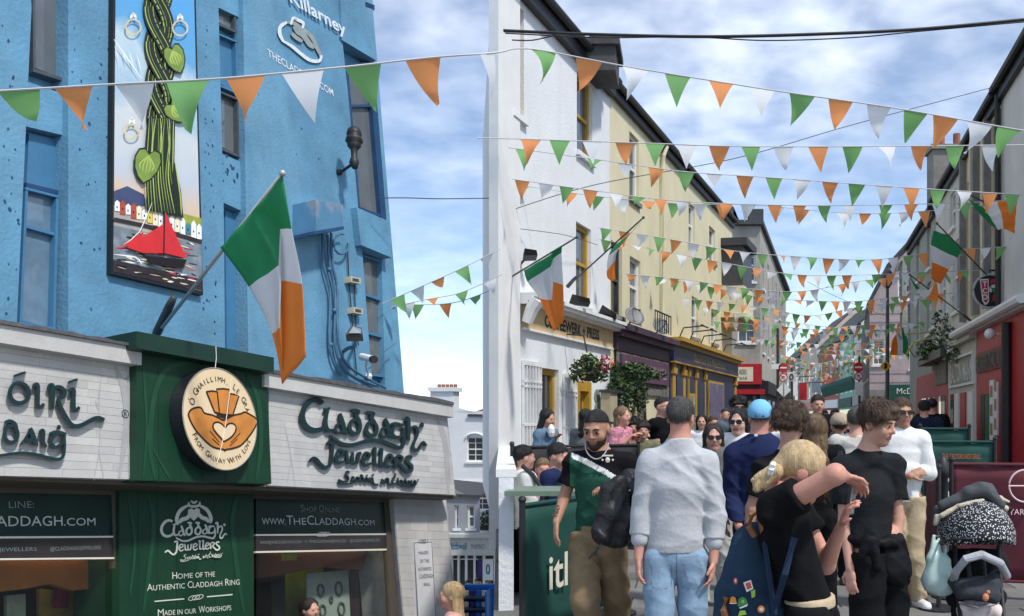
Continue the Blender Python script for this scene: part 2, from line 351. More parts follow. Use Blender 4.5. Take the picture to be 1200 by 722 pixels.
# pock marks and missing render
rs = random.Random(11); mb = MB()
for k in range(120):
    x, y = rs.choice([(rs.uniform(82, 130), rs.uniform(20, 370)), (rs.uniform(240, 253), rs.uniform(20, 400)), (rs.uniform(292, 398), rs.uniform(60, 420)), (rs.uniform(230, 258), rs.uniform(330, 400)), (rs.uniform(262, 284), rs.uniform(180, 215)), (rs.uniform(2, 22), rs.uniform(20, 370))])
    u, v = LP.px(x, y, 0.002); r = rs.uniform(0.005, 0.014)*(1.6 if 255 < x < 286 else 1)
    off = 0.003 if not 255 < x < 287 else -0.057
    mb.add([LP.at(u+r*math.cos(t*1.05)*rs.uniform(.6, 1.3), v+r*math.sin(t*1.05)*rs.uniform(.7, 1.8), off) for t in range(6)], [(0, 1, 2, 3, 4, 5)])
tag(mb.build('pock_marks', M_BLUED, JB), kind='stuff')
# ---- fascia
def strip(name, m, top, bot, o0, o1, parent=JB): return lpart(name, m, [([top[0], top[1], bot[1], bot[0]], o0, o1)], parent)
M_FLASH = mat('lead_flashing', (0.09, 0.09, 0.095), 0.6, 0.35, 9, 0.6, 15)
FO = 0.30
fl = strip('fascia', M_GROUT, [(-60, 395), (160, 426)], [(-60, 556), (160, 563)], -0.05, FO-0.02)
fr = strip('fascia', M_GROUT, [(314, 452), (524, 487)], [(314, 570), (534, 581)], -0.05, FO-0.02)
strip('cornice', M_LEDGE, [(-60, 368), (166, 407)], [(-60, 392), (166, 428)], -0.05, FO+0.10, fl)
strip('cornice', M_LEDGE, [(310, 435), (532, 474)], [(310, 453), (532, 489)], -0.05, FO+0.10, fr)
for a, b in (((-60, 366), (166, 405)), ((310, 433), (532, 472))):
    mb = MB(); jj = [rs.uniform(-1.2, 1.2) for k in range(23)]; pts = [(a[0]+(b[0]-a[0])*k/22, a[1]+(b[1]-a[1])*k/22) for k in range(23)]
    mb.prism([LP.hit(x, y-1.5+j, FO+.125) for (x, y), j in zip(pts, jj)]+[LP.hit(x, y+2.5, FO+.125) for x, y in pts[::-1]], LP.n*-(FO+.12)); mb.build('flashing', M_FLASH, JB)
# ledger-stone tiles on both fascias and the corner pier, one by one
def tiles(parent, quad, rows, tl, off, seed):
    rr = random.Random(seed); (xa, ya), (xb, yb), (xc, yc), (xd, yd) = quad   # TL TR BR BL
    uv = [LP.px(x, y, off) for x, y in quad]
    def bil(s, t):
        a = [uv[0][k]*(1-s)+uv[1][k]*s for k in (0, 1)]; b = [uv[3][k]*(1-s)+uv[2][k]*s for k in (0, 1)]
        return a[0]*(1-t)+b[0]*t, a[1]*(1-t)+b[1]*t
    Wd = math.dist(uv[0], uv[1]); Hh = math.dist(uv[0], uv[3]); gs = 0.001/Wd; gt = 0.001/Hh
    for r in range(rows):
        s = -rr.random()*tl/Wd
        while s < 1:
            s2 = s+tl/Wd*rr.uniform(0.6, 1.35); a, b = max(s, 0)+gs, min(s2, 1)-gs
            if b-a > 0.01:
                o = off+rr.uniform(-0.0006, 0.0008); t0, t1 = r/rows+gt, (r+1)/rows-gt
                mb = MB(); mb.prism([LP.at(*bil(a, t0), o), LP.at(*bil(b, t0), o), LP.at(*bil(b, t1), o), LP.at(*bil(a, t1), o)], LP.n*-0.022)
                mb.build('stone_tile', M_LEDG[rr.choices((0, 1, 2), (5, 2, 2))[0]], parent)
            s = s2
tiles(fl, [(-20, 399), (160, 428), (160, 562), (-20, 557)], 15, 0.42, FO, 1)
tiles(fr, [(315, 453), (523, 488), (533, 580), (315, 569)], 15, 0.42, FO, 2)
# soffit board under the fascia
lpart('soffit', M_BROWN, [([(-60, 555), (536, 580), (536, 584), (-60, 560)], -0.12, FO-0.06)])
# green centre box
gb = lpart('sign_box', M_FGREEN, [([(160, 408), (313, 438), (318, 567), (160, 563)], -0.05, FO+0.07)])
lpart('sign_box_cornice', M_FGREEN2, [([(160, 388), (321, 419), (321, 437), (160, 408)], -0.05, FO+0.20)], gb)
mb = MB()
for k in range(1, 6):
    x = 160+154*k/6
    mb.ppoly(LP, [(x-0.35, 412+30*k/6), (x+0.35, 412+30*k/6), (x+0.6+k*.5, 565), (x-0.1+k*.5, 565)], FO+0.06, FO+0.0725)
mb.build('board_joint', M_FGREEN2, gb)
# ---- ground floor
gl = lpart('shop_pier', M_GROUT, [([(461, 581), (523, 584), (540, 790), (480, 790)], -0.6, -0.02)])
tiles(gl, [(461, 582), (522, 585), (536, 760), (477, 760)], 18, 0.34, 0.0, 3)
cg = lpart('centre_panel', M_FGREEN, [([(140, 566), (297, 570), (298, 800), (140, 800)], -0.5, -0.05)])
mb = MB()
for k in range(1, 7):
    x = 140+157*k/7; mb.ppoly(LP, [(x-.4, 567), (x+.4, 567), (x+.4, 800), (x-.4, 800)], -0.06, -0.0475)
mb.build('board_joint', M_FGREEN2, cg)
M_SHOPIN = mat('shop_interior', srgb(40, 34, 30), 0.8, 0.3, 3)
M_TAN = mat('tan_display_cloth', srgb(150, 92, 44), 0.8, 0.2, 4)
M_BAND = mat('green_window_vinyl', srgb(10, 46, 38), 0.25, 0.25, 2)
M_BAND2 = mat('grey_brown_window_vinyl', srgb(52, 48, 48), 0.3, 0.2, 4)
mg = bpy.data.materials.new('clear_shop_glass'); mg.use_nodes = True; t = mg.node_tree; t.nodes.clear()
o_ = t.nodes.new('ShaderNodeOutputMaterial'); mx = t.nodes.new('ShaderNodeMixShader'); tr = t.nodes.new('ShaderNodeBsdfTransparent'); gs_ = t.nodes.new('ShaderNodeBsdfGlossy'); gs_.inputs['Roughness'].default_value = 0.03
lw_ = t.nodes.new('ShaderNodeLayerWeight'); lw_.inputs[0].default_value = .5; pw_ = t.nodes.new('ShaderNodeMath'); pw_.operation = 'POWER'; pw_.inputs[1].default_value = 3.0; t.links.new(lw_.outputs['Facing'], pw_.inputs[0]); fz = t.nodes.new('ShaderNodeMath'); fz.operation = 'MULTIPLY_ADD'; fz.inputs[1].default_value = .8; fz.inputs[2].default_value = .05; t.links.new(pw_.outputs[0], fz.inputs[0]); tr.inputs[0].default_value = (0.78, 0.82, 0.78, 1)
t.links.new(fz.outputs[0], mx.inputs[0]); t.links.new(tr.outputs[0], mx.inputs[1]); t.links.new(gs_.outputs[0], mx.inputs[2]); t.links.new(mx.outputs[0], o_.inputs[0])
M_SHOPGLASS = mg
def shopwin(q, ybands, fr_r, back):
    xl, xr, yl, yr = q     # left/right x at top, top y at left/right
    f = lpart('shop_window', M_BROWN, [([(xl-4, yl-6), (xr+9, yr-6), (xr+9, yr+2), (xl-4, yl+1)], -0.15, -0.088), ([(xr, yr), (xr+9, yr), (xr+20, 800), (xr+11, 800)], -0.15, -0.089)])
    def X(y): return xr+(y-yr)*11/215
    b0, b1, b2, b3 = ybands
    lpart('sign_band', M_BAND, [([(xl, yl), (xr, yr), (X(b0[1]), b0[1]), (xl, b0[0])], -0.14, -0.10)], f)
    lpart('sign_line', M_LETTER, [([(xl, b0[0]), (X(b0[1]), b0[1]), (X(b1[1]), b1[1]), (xl, b1[0])], -0.14, -0.096)], f)
    lpart('social_band', M_BAND2, [([(xl, b1[0]), (X(b1[1]), b1[1]), (X(b2[1]), b2[1]), (xl, b2[0])], -0.14, -0.10)], f)
    lpart('sign_line', M_LETTER, [([(xl, b2[0]), (X(b2[1]), b2[1]), (X(b3[1]), b3[1]), (xl, b3[0])], -0.14, -0.096)], f)
    gq = [LP.hit(x_, y_, -0.12) for x_, y_ in ((xl, b3[0]), (X(b3[1]), b3[1]), (X(800), 800), (xl, 800))]; gm = MB(); gm.quad(*gq); gm.build('glass', M_SHOPGLASS, f)
    return f
sw1 = shopwin((-60, 131, 575, 578), ((629, 628), (631.5, 630), (655, 653), (657, 655)), 0, 0)
sw2 = shopwin((300, 451, 583, 587), ((626, 625), (628, 627), (646, 643), (648, 645)), 0, 0)
# inside the display windows: room shell, valances, display cards
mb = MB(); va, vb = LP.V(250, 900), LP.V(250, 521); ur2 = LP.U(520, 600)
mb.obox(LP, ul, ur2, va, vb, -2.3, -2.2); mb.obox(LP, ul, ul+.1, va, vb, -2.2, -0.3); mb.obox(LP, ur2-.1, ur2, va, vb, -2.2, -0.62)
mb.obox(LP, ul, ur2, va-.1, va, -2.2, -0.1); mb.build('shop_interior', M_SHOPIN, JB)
mv = [lpart('valance', M_TAN, [([(-60, 655), (108, 655), (106, 690), (86, 692), (60, 684), (30, 690), (-60, 700)], -0.42, -0.36)]),
      lpart('valance', mat('brown_display_cloth', srgb(104, 52, 30), 0.8, 0.2, 4), [([(303, 646), (432, 644), (424, 668), (380, 664), (340, 672), (303, 678)], -0.42, -0.36)])]
lpart('display_panel', mat('ochre_display_board', srgb(150, 122, 60), 0.7, 0.25, 6), [([(46, 690), (86, 692), (86, 790), (46, 790)], -0.75, -0.72)])
lpart('display_panel', mat('crimson_display_board', srgb(120, 30, 60), 0.7, 0.25, 6), [([(66, 688), (80, 688), (80, 712), (66, 712)], -0.66, -0.63)])
lpart('display_panel', mat('pale_display_board', srgb(150, 158, 140), 0.7, 0.25, 6), [([(8, 698), (30, 696), (30, 790), (8, 790)], -0.66, -0.63)])
lpart('display_panel', mat('green_display_light', srgb(120, 140, 40), 0.6, 0.3, 5), [([(334, 650), (380, 648), (378, 700), (336, 790)], -1.0, -0.97)])
lpart('display_panel', mat('black_display_board', srgb(22, 22, 26), 0.6, 0.25, 5), [([(318, 674), (334, 670), (336, 790), (320, 790)], -0.62, -0.6)])
dp = lpart('display_poster', mat('pale_poster', srgb(176, 188, 182), 0.6, 0.1, 6), [([(360, 672), (408, 668), (414, 790), (362, 790)], -0.55, -0.53)])
mb = MB()
for (x, y, r) in ((376, 692, 6), (397, 690, 7), (378, 716, 6), (400, 714, 7), (388, 703, 3)):
    u, v = LP.px(x, y, -0.52); mb.tube([LP.at(u+r*.009*math.cos(k*math.pi/8), v+r*.011*math.sin(k*math.pi/8), -0.52) for k in range(16)], 0.014, 6, close=True)
mb.build('ring_picture', mat('grey_print', srgb(90, 96, 92), 0.5, 0.3, 20), dp)
lpart('display_panel', mat('purple_display_board', srgb(60, 34, 48), 0.6, 0.25, 5), [([(410, 668), (420, 668), (424, 790), (414, 790)], -0.6, -0.57)])

M_LAMP = mat('warm_display_lamp', (1.0, 0.72, 0.36), .5, 0, emit=6.0)
for x0, x1, y0, y1 in ((0, 100, 651, 651), (320, 425, 645, 643)):
    mb = MB(); mb.tube([LP.hit(x0, y0-6, -.34), LP.hit(x1, y1-6, -.34)], .018, 6); tag(mb.build('display_lamp', M_LAMP, JB))
M_VINE = mat('faint_green_vine', srgb(28, 72, 50), .45, .15, 5); M_VINE2 = mat('faint_grey_vine', srgb(166, 164, 166), .7, .12, 5)
def vine(parent, name, m, lines, off):
    mb = MB()
    for i, (pts, wd) in enumerate(lines):
        Lf, R = stroke2d(pts, wd, 6, taper=(.4, .3)); A_ = [LP.hit(*p, off+.0004*i) for p in Lf]; B_ = [LP.hit(*p, off+.0004*i) for p in R]; k = len(A_); mb.add(A_+B_, [(j, j+1, k+j+1, k+j) for j in range(k-1)])
    return mb.build(name, m, parent)
vine(gb, 'painted_vine', M_VINE, [([(182, 562), (176, 520), (182, 460), (200, 430), (240, 424)], 6), ([(168, 560), (172, 500), (168, 430)], 3), ([(300, 562), (306, 520), (303, 470), (290, 440)], 5), ([(176, 520), (190, 545), (200, 562)], 2.5)], FO+.0735)
vine(cg, 'painted_vine', M_VINE, [([(168, 718), (176, 660), (180, 610), (172, 575)], 5), ([(286, 718), (277, 660), (272, 610), (280, 575)], 5), ([(152, 700), (158, 640), (150, 580)], 3)], -.0468)
vine(fl, 'painted_vine', M_VINE2, [([(110, 563), (117, 520), (116, 470), (119, 440)], 1.2), ([(122, 563), (116, 530)], .8), ([(116, 480), (112, 470)], 2), ([(135, 428), (146, 460), (148, 500), (140, 560)], 7), ([(150, 440), (156, 500), (152, 560)], 7)], FO+.0025)
vine(fr, 'painted_vine', M_VINE2, [([(346, 570), (340, 530), (334, 500)], 1.1), ([(336, 570), (340, 545)], .8), ([(512, 490), (522, 520), (526, 578)], 6)], FO+.0025)
# ================================================================ lettering on the jewellers' front
def lp_place(x, y, off): return LP.hit(x, y, off)          # letters traced as outlines on the fascia plane
Z1 = lambda p: (330+p[0]/5.157, 450+p[1]/5.157)
Z2 = lambda p: (0+p[0]/5.157, 400+p[1]/5.157)
# brush strokes of the big uncial lettering: (points, width)
def ring_(cx, cy, rx, ry, a0, a1, n=9): return [(cx+rx*math.cos(math.radians(a0+(a1-a0)*i/(n-1))), cy+ry*math.sin(math.radians(a0+(a1-a0)*i/(n-1)))) for i in range(n)]
CLADDAGH = [
 ([(250, 118), (222, 96), (175, 103), (135, 148), (127, 205), (150, 255), (195, 280), (240, 272), (266, 250)], 32),
 ([(255, 152), (280, 152), (293, 142)], 14), ([(280, 150), (268, 205), (268, 250), (284, 280), (318, 278)], 25),
 ([(352, 178), (368, 225), (383, 280), (402, 302)], 26), ([(360, 238), (332, 250), (326, 280), (350, 296), (378, 280)], 17),
 (ring_(443, 258, 32, 42, -70, 290), 24), ([(424, 160), (445, 160), (466, 168), (452, 190), (470, 220), (480, 255)], 23),
 (ring_(545, 270, 32, 42, -70, 290), 24), ([(514, 172), (535, 174), (556, 180), (544, 203), (562, 232), (578, 268)], 23),
 ([(625, 208), (642, 250), (656, 302), (676, 322)], 26), ([(634, 262), (606, 274), (600, 303), (624, 320), (650, 304)], 17),
 ([(658, 246), (690, 238), (735, 250)], 17), ([(700, 246), (678, 262), (668, 288), (684, 318), (715, 320), (736, 296)], 20),
 ([(736, 262), (740, 310), (738, 358), (718, 384), (680, 374), (600, 344), (520, 343), (430, 368), (365, 360), (325, 335), (292, 312)], 22),
 ([(742, 222), (765, 208), (770, 260), (769, 338)], 22), ([(772, 290), (790, 262), (815, 262), (822, 300), (800, 350), (797, 388), (820, 398), (842, 366), (858, 352), (876, 372)], 19),
 (ring_(848, 248, 8, 9, 0, 360), 13)]
JEWEL = [
 ([(272, 362), (290, 354), (308, 362), (305, 420), (297, 478), (268, 504), (236, 484), (212, 455), (190, 448), (168, 466)], 21),
 ([(332, 440), (368, 430), (372, 408), (350, 398), (332, 420), (330, 452), (350, 476), (384, 462)], 17),
 ([(392, 400), (398, 440), (402, 470), (428, 474)], 18), ([(430, 410), (432, 468), (458, 478)], 18), ([(462, 412), (466, 440), (460, 478)], 18), ([(470, 410), (480, 425)], 14),
 ([(494, 455), (528, 444), (530, 424), (510, 416), (492, 436), (492, 468), (510, 490), (542, 476)], 17),
 ([(550, 398), (566, 392), (564, 450), (568, 486), (588, 486)], 18), ([(590, 402), (606, 396), (602, 455), (606, 494), (628, 492)], 18),
 ([(632, 466), (664, 456), (668, 436), (650, 428), (632, 448), (630, 478), (648, 500), (676, 488)], 17),
 ([(684, 440), (690, 470), (690, 508)], 19), ([(686, 446), (710, 432), (732, 446), (718, 468), (706, 474)], 15), ([(708, 472), (730, 500), (752, 522), (782, 530)], 18),
 ([(790, 446), (770, 436), (752, 450), (766, 474), (786, 492), (788, 518), (766, 532), (742, 520)], 18)]
SMALL = [
 ([(412, 534), (396, 526), (386, 544), (404, 562), (402, 582), (370, 588), (346, 578), (352, 598), (380, 604), (440, 596)], 8),
 (ring_(432, 572, 10, 12, 20, 330), 7), (ring_(458, 575, 11, 13, 0, 360), 7), (ring_(486, 576, 11, 13, 0, 360), 7), ([(496, 574), (488, 552), (476, 548)], 7), (ring_(512, 578, 10, 13, 0, 360), 7), ([(510, 556), (522, 548)], 6),
 ([(530, 564), (532, 592)], 8), ([(542, 566), (544, 594)], 8), ([(552, 566), (556, 594), (566, 606), (586, 604)], 8), ([(544, 552), (560, 544)], 6),
 ([(606, 572), (616, 600)], 8), (ring_(610, 588, 8, 10, 0, 360), 6), ([(628, 570), (630, 598), (632, 572), (646, 572), (650, 600), (664, 610)], 7),
 ([(690, 558), (672, 570), (674, 598), (694, 600)], 8), ([(684, 540), (692, 548)], 7), ([(704, 566), (706, 604)], 7), (ring_(722, 592, 9, 11, 0, 360), 7), (ring_(746, 594, 10, 12, 0, 360), 7), ([(756, 592), (746, 570)], 7), (ring_(770, 596, 9, 11, 0, 360), 7), ([(786, 578), (790, 604), (806, 602)], 7), ([(800, 580), (812, 590), (808, 612), (786, 620), (730, 610)], 7), ([(822, 576), (830, 578)], 6)]
OIRI = [
 (ring_(118, 312, 58, 62, -80, 280, 13), 26), ([(84, 210), (156, 186)], 15),
 ([(200, 268), (228, 262), (230, 330), (230, 384), (246, 398), (266, 376)], 24), ([(292, 280), (318, 272), (316, 408)], 30), ([(322, 282), (360, 276), (392, 300), (384, 334), (346, 346)], 24),
 ([(350, 346), (370, 400), (405, 466), (440, 508), (490, 508), (560, 472), (596, 462), (632, 474)], 26), ([(412, 248), (470, 228)], 14),
 ([(418, 298), (446, 292), (446, 350), (448, 404), (462, 416), (480, 396)], 24)]
DAIG = [
 (ring_(68, 560, 40, 52, -60, 300, 11), 24), ([(104, 540), (92, 500), (60, 482), (30, 490)], 22),
 ([(182, 524), (200, 570), (222, 628)], 30), ([(178, 540), (150, 590), (122, 626)], 13), ([(150, 590), (176, 600), (200, 590)], 26),
 ([(240, 548), (262, 542), (262, 610), (280, 634)], 24), ([(300, 560), (340, 548), (402, 560)], 20), ([(350, 556), (318, 580), (308, 615), (336, 640), (372, 620), (390, 590)], 22),
 ([(390, 570), (392, 630), (384, 690), (354, 712), (300, 704), (220, 684), (130, 674), (0, 690), (-60, 700)], 18), (ring_(357, 518, 7, 7, 0, 360), 13)]
def letters(strokes, conv, place, o0, o1, wscale, name, m, parent, eps=0.0006):
    mb = MB()
    for i, (pts, wd) in enumerate(strokes):
        q = [conv(p) for p in pts]; Lf, R = stroke2d(q, wd*wscale, 5, taper=(0.75, 0.7)); ribbon(mb, Lf, R, place, o0, o1+eps*i)
    return mb.build(name, m, parent)
S5 = 1/5.157
letters(CLADDAGH, Z1, lp_place, FO+0.002, FO+0.045, S5, 'lettering', M_DLET, fr)
letters(JEWEL, Z1, lp_place, FO+0.002, FO+0.045, S5, 'lettering', M_DLET, fr)
letters(SMALL, Z1, lp_place, FO+0.002, FO+0.035, S5*1.1, 'lettering', M_DLET, fr)
letters(OIRI, Z2, lp_place, FO+0.002, FO+0.045, S5, 'lettering', M_DLET, fl)
letters(DAIG, Z2, lp_place, FO+0.002, FO+0.045, S5, 'lettering', M_DLET, fl)
mb = MB(); u, v = LP.px(147, 485, FO+.006); mb.tube([LP.at(u+.032*math.cos(k*math.pi/10), v+.032*math.sin(k*math.pi/10), FO+.006) for k in range(20)], 0.003, 5, close=True)
text_on(mb, 'R', LP.at, u, v-.018, h=.036, off=FO+.008); mb.build('registered_mark', M_DLET, fl)
def line_px(mb, body, a, b, hpx, off, mi=0, bold=0.0, plane=None):
    """text from picture point a to b (baseline), capital height hpx at a"""
    plane = plane or LP; ua = plane.px(*a, off); ub = plane.px(*b, off); vh = plane.px(a[0], a[1]-hpx, off)
    d = Vector((ub[0]-ua[0], ub[1]-ua[1])); Wd = d.length; d.normalize(); nrm = Vector((-d.y, d.x)); hh = abs(vh[1]-ua[1])
    text_on(mb, body, lambda s, t_, o: plane.at(ua[0]+d.x*s+nrm.x*t_, ua[1]+d.y*s+nrm.y*t_, o), 0, 0, w=Wd, h=hh, align='l', mi=mi, off=off, bold=bold)
# vinyl lettering of the shop windows and centre panel
M_VLET = mat('silver_vinyl_lettering', srgb(186, 192, 186), 0.5, 0.08)
M_VDIM = mat('dim_vinyl_lettering', srgb(120, 132, 128), 0.5, 0.1)
mb = MB(); line_px(mb, 'LINE:', (10.5, 595.5), (40, 595), 8, -0.095, 1); line_px(mb, 'CLADDAGH', (-28, 617), (73.5, 616), 12.5, -0.095)
line_px(mb, '.COM', (75, 616), (112, 615.5), 9, -0.095)
line_px(mb, '@JEWELLERS', (-10, 646.5), (43, 645.5), 4.5, -0.095, 1); line_px(mb, '@CLADDAGH.JEWELLERS', (59, 645.5), (118, 643.5), 4.5, -0.095, 1)
mb.build('vinyl_lettering', [M_VLET, M_VDIM], sw1)
mb = MB(); line_px(mb, 'S', (352, 599.5), (356.5, 599.5), 8, -0.095, 1); line_px(mb, 'HOP', (357, 599.5), (371, 599.8), 5.8, -0.095, 1); line_px(mb, 'O', (374, 600), (380, 600), 8, -0.095, 1); line_px(mb, 'NLINE:', (381, 600), (399, 600.4), 5.8, -0.095, 1)
line_px(mb, 'WWW.', (307, 614.5), (335, 614.8), 7.5, -0.095); line_px(mb, 'T', (336, 614.8), (343.5, 615), 11, -0.095); line_px(mb, 'HE', (344.5, 615), (359, 615), 8.2, -0.095)
line_px(mb, 'C', (360, 615), (368.5, 615), 11, -0.095); line_px(mb, 'LADDAGH', (369.5, 615), (417, 615.4), 8.4, -0.095); line_px(mb, '.COM', (418, 615.4), (439, 615.6), 6.5, -0.095)
line_px(mb, 'SHOP@THECLADDAGH.COM', (305, 637.5), (353, 636.5), 3.4, -0.095, 1); line_px(mb, 'F  /THECLADDAGHJEWELLERS', (358, 636.5), (406, 635.5), 3.4, -0.095, 1); line_px(mb, '@CLADDAGHJEWELLERS', (410, 635.3), (445, 634.5), 3.4, -0.095, 1)
def knot(cx, cy, wd, off, slant=0):
    for k in range(3):
        x = cx+(k-1)*wd*0.62; pts = [(x+wd*.62*math.cos(t*math.pi/6+.5), cy+slant*(k-1)+wd*.40*math.sin(t*math.pi/6)) for t in range(13)]
        Lf, R = stroke2d(pts, 0.8, 2); ribbon(mb, Lf, R, lp_place, off-.001, off+.0008*k)
knot(379, 626, 6, -0.094); mb.build('vinyl_lettering', [M_VLET, M_VDIM], sw2)
lpart('display_light_box', mat('yellow_green_print', srgb(150, 156, 40), 0.5, 0.2), [([(332, 649), (348, 648.5), (348, 656), (332, 657)], -0.3, -0.28)])
# centre panel logo: same strokes, white, smaller (region zoom 130..320 x 570..722, scale 4.747)
C4 = lambda p: (130+p[0]/4.747, 570+p[1]/4.747)
def conv_small(p):                                       # fascia tracing -> panel logo
    return C4((272+(p[0]-108)*0.486+0.00*p[1], 192+(p[1]-85)*0.475 - (p[0]-108)*0.075))
M_CREAM = mat('cream_panel_lettering', srgb(206, 210, 196), 0.5, 0.06)
wS = S5*0.52
for st in (CLADDAGH, JEWEL, SMALL): letters(st, conv_small, lp_place, -0.049, -0.044, wS*(1.0 if st is not SMALL else 1.2), 'lettering', M_CREAM, cg)
mb = MB(); line_px(mb, 'H', (202, 678.5), (207.5, 678.3), 8, -0.044); line_px(mb, 'OME', (208, 678.3), (226, 677.2), 6, -0.044); line_px(mb, 'OF THE', (229, 677), (252, 675.6), 6, -0.044)
line_px(mb, 'A', (172.5, 692.5), (179, 692), 8.2, -0.044); line_px(mb, 'UTHENTIC', (179.5, 692), (217, 689.4), 6.3, -0.044); line_px(mb, 'C', (220, 689.2), (225.6, 688.8), 8, -0.044); line_px(mb, 'LADDAGH', (226, 688.8), (260.5, 686.6), 6.3, -0.044); line_px(mb, 'R', (264, 686.3), (269, 686), 8, -0.044); line_px(mb, 'ING', (269.5, 686), (281, 685), 6.3, -0.044)
line_px(mb, 'M', (185, 722), (192, 721.4), 8, -0.044); line_px(mb, 'ADE IN OUR', (192.5, 721.4), (230, 718.6), 6, -0.044); line_px(mb, 'W', (233, 718.4), (240.5, 717.6), 8, -0.044); line_px(mb, 'ORKSHOPS', (241, 717.6), (271, 715), 6, -0.044)
line_px(mb, 'IN GALWAY', (205, 735), (266, 731), 6.5, -0.044)
for a, b in (((181.5, 704.8), (216, 701.8)), ((243, 699.4), (272.5, 696.8))): mb.ppoly(LP, [(a[0], a[1]-.7), (b[0], b[1]-.7), (b[0], b[1]+.7), (a[0], a[1]+.7)], -0.049, -0.044)
knot(229.5, 700.3, 7, -0.043, -0.6)
# crowned heart held by two hands, above the name
for pts, wd in (([(372, 215), (366, 180), (385, 135), (430, 105)], 20), ([(553, 205), (556, 175), (535, 132), (492, 105)], 20), ([(440, 150), (425, 175), (395, 185), (380, 205)], 22), ([(486, 148), (505, 172), (530, 182), (545, 200)], 22), ([(432, 88), (440, 110), (486, 108), (496, 86)], 14), ([(445, 80), (462, 92), (480, 80)], 12)):
    Lf, R = stroke2d([C4(p) for p in pts], wd/4.747, 5, taper=(.5, .5)); ribbon(mb, Lf, R, lp_place, -0.049, -0.0438)
hp = [(463, 190), (430, 160), (432, 128), (452, 122), (463, 134), (476, 121), (494, 127), (496, 158)]
mb.ppoly(LP, [C4(p) for p in hp], -0.049, -0.0425); mb.build('lettering', M_CREAM, cg)
# white lettering and ring emblem high on the blue wall
M_EMB = mat('weathered_white_sign_paint', srgb(206, 214, 220), 0.6, 0.15, 20)
mb = MB(); line_px(mb, 'THECLADDAGH.COM', (314, 66), (391, 113), 8.5, 0.006, bold=0.01); line_px(mb, 'Killarney', (340, 2), (406, 42), 14, 0.036, bold=0.02)
zz = lambda p: (295+p[0]/5.554, p[1]/5.554)
for i, (pts, wd) in enumerate((([(205, 270), (182, 215), (190, 170), (230, 145)], 24), ([(230, 145), (270, 150), (330, 190), (390, 240), (430, 320), (455, 380)], 26), ([(205, 268), (260, 300), (320, 350), (380, 392), (440, 396), (455, 360)], 22),
    ([(275, 170), (300, 205), (340, 235), (380, 290), (410, 310)], 34), ([(255, 160), (270, 118), (300, 130), (335, 150), (330, 185)], 20), ([(285, 118), (290, 140)], 10), ([(310, 128), (312, 148)], 10), ([(260, 215), (290, 245), (330, 270)], 26))):
    Lf, R = stroke2d([zz(p) for p in pts], wd/5.554, 5, taper=(.6, .6)); ribbon(mb, Lf, R, lp_place, 0.004, 0.02+.0008*i, i % 2)
mb.build('ring_emblem', [M_EMB, mat('grey_sign_paint', srgb(140, 150, 150), 0.5, 0.2, 15)], JB)
# sign board on the corner pier
sb = lpart('pier_notice', mat('notice_board', srgb(205, 204, 206), 0.6, 0.06), [([(484.5, 635), (507, 634), (516, 800), (495, 800)], 0.0, 0.03)])
mb = MB(); 
for (a, b, h_, s_) in (((491, 650), (502, 649.4), 4, 'MAKERS'), ((492.5, 659.5), (503, 659), 4, 'OF THE'), ((490, 669), (506, 668.2), 4, 'AUTHENTIC'), ((491.5, 678), (508, 677), 5, 'CLADDAGH'), ((497, 687), (504, 686.6), 4, 'RING')): line_px(mb, s_, a, b, h_, 0.034)
for a, b in (((485.5, 636), (506, 635)), ): mb.ppoly(LP, [(a[0], a[1]-.3), (b[0], b[1]-.3), (b[0], b[1]+.3), (a[0], a[1]+.3)], 0.026, 0.034)
for (x0, y0, x1, y1) in ((485.3, 636, 494, 790), (506.2, 635, 514.5, 790)): mb.ppoly(LP, [(x0-.3, y0), (x0+.3, y0), (x1+.3, y1), (x1-.3, y1)], 0.026, 0.0335)
knot(496, 634.5, 4.5, 0.033); mb.build('lettering', mat('grey_print_lettering', srgb(110, 112, 116), 0.6, 0.1), sb)

# ---------------------------------------------------------------- round sign
du, dv = LP.px(259.5, 491, FO+0.21); DR = abs(LP.px(259.5, 432, FO+0.21)[1]-LP.px(259.5, 550, FO+0.21)[1])/2
DO = FO+0.21
M_DISC = mat('cream_sign_face', srgb(226, 202, 164), 0.45, 0.07, 4, dirt=0.25, dirtcol=srgb(190, 160, 120))
M_RIM = mat('black_sign_rim', srgb(34, 38, 42), 0.4, 0.2, 6)
dc = LP.at(du, dv, FO+0.08)
DS = thing('round_sign', tuple(dc), 'round cream sign with bronze hands holding a heart, on the green box', 'sign')
def dp_(a, b, o): return LP.at(du+a*DR, dv+b*DR, DO+o)
mb = MB(); n = 56; mb.prism([dp_(.985*math.cos(2*math.pi*k/n), .985*math.sin(2*math.pi*k/n), -0.004) for k in range(n)], LP.n*-0.13); mb.build('rim', M_RIM, DS)
mb = MB(); mb.prism([dp_(math.cos(2*math.pi*k/n), math.sin(2*math.pi*k/n), 0.0) for k in range(n)], LP.n*-0.003); mb.build('face', M_DISC, DS)
mb = MB(); mb.tube([dp_(math.cos(2*math.pi*k/n), math.sin(2*math.pi*k/n), 0.0) for k in range(n)], 0.006, 6, close=True); mb.build('edge_trim', mat('worn_metal_edge', srgb(170, 165, 155), 0.4, 0.2, metal=.5), DS)
ZD = lambda p: ((p[0]-316)/266.0+0.0, -(p[1]-366)/266.0)     # zoom tracing -> disc coordinates (the face is a true circle)
def zd(p):  # undo the oblique view: picture point -> plane coordinates
    u, v = LP.px(190+p[0]/4.514, 410+p[1]/4.514, DO); return ((u-du)/DR, (v-dv)/DR)
M_BRONZE = mat('bronze_paint', srgb(204, 132, 62), 0.5, 0.22, 5); M_OUTL = mat('dark_brown_outline', srgb(52, 34, 24), 0.5, 0.1)
M_CRACK = mat('pale_crack', srgb(238, 230, 215), 0.6, 0.05)
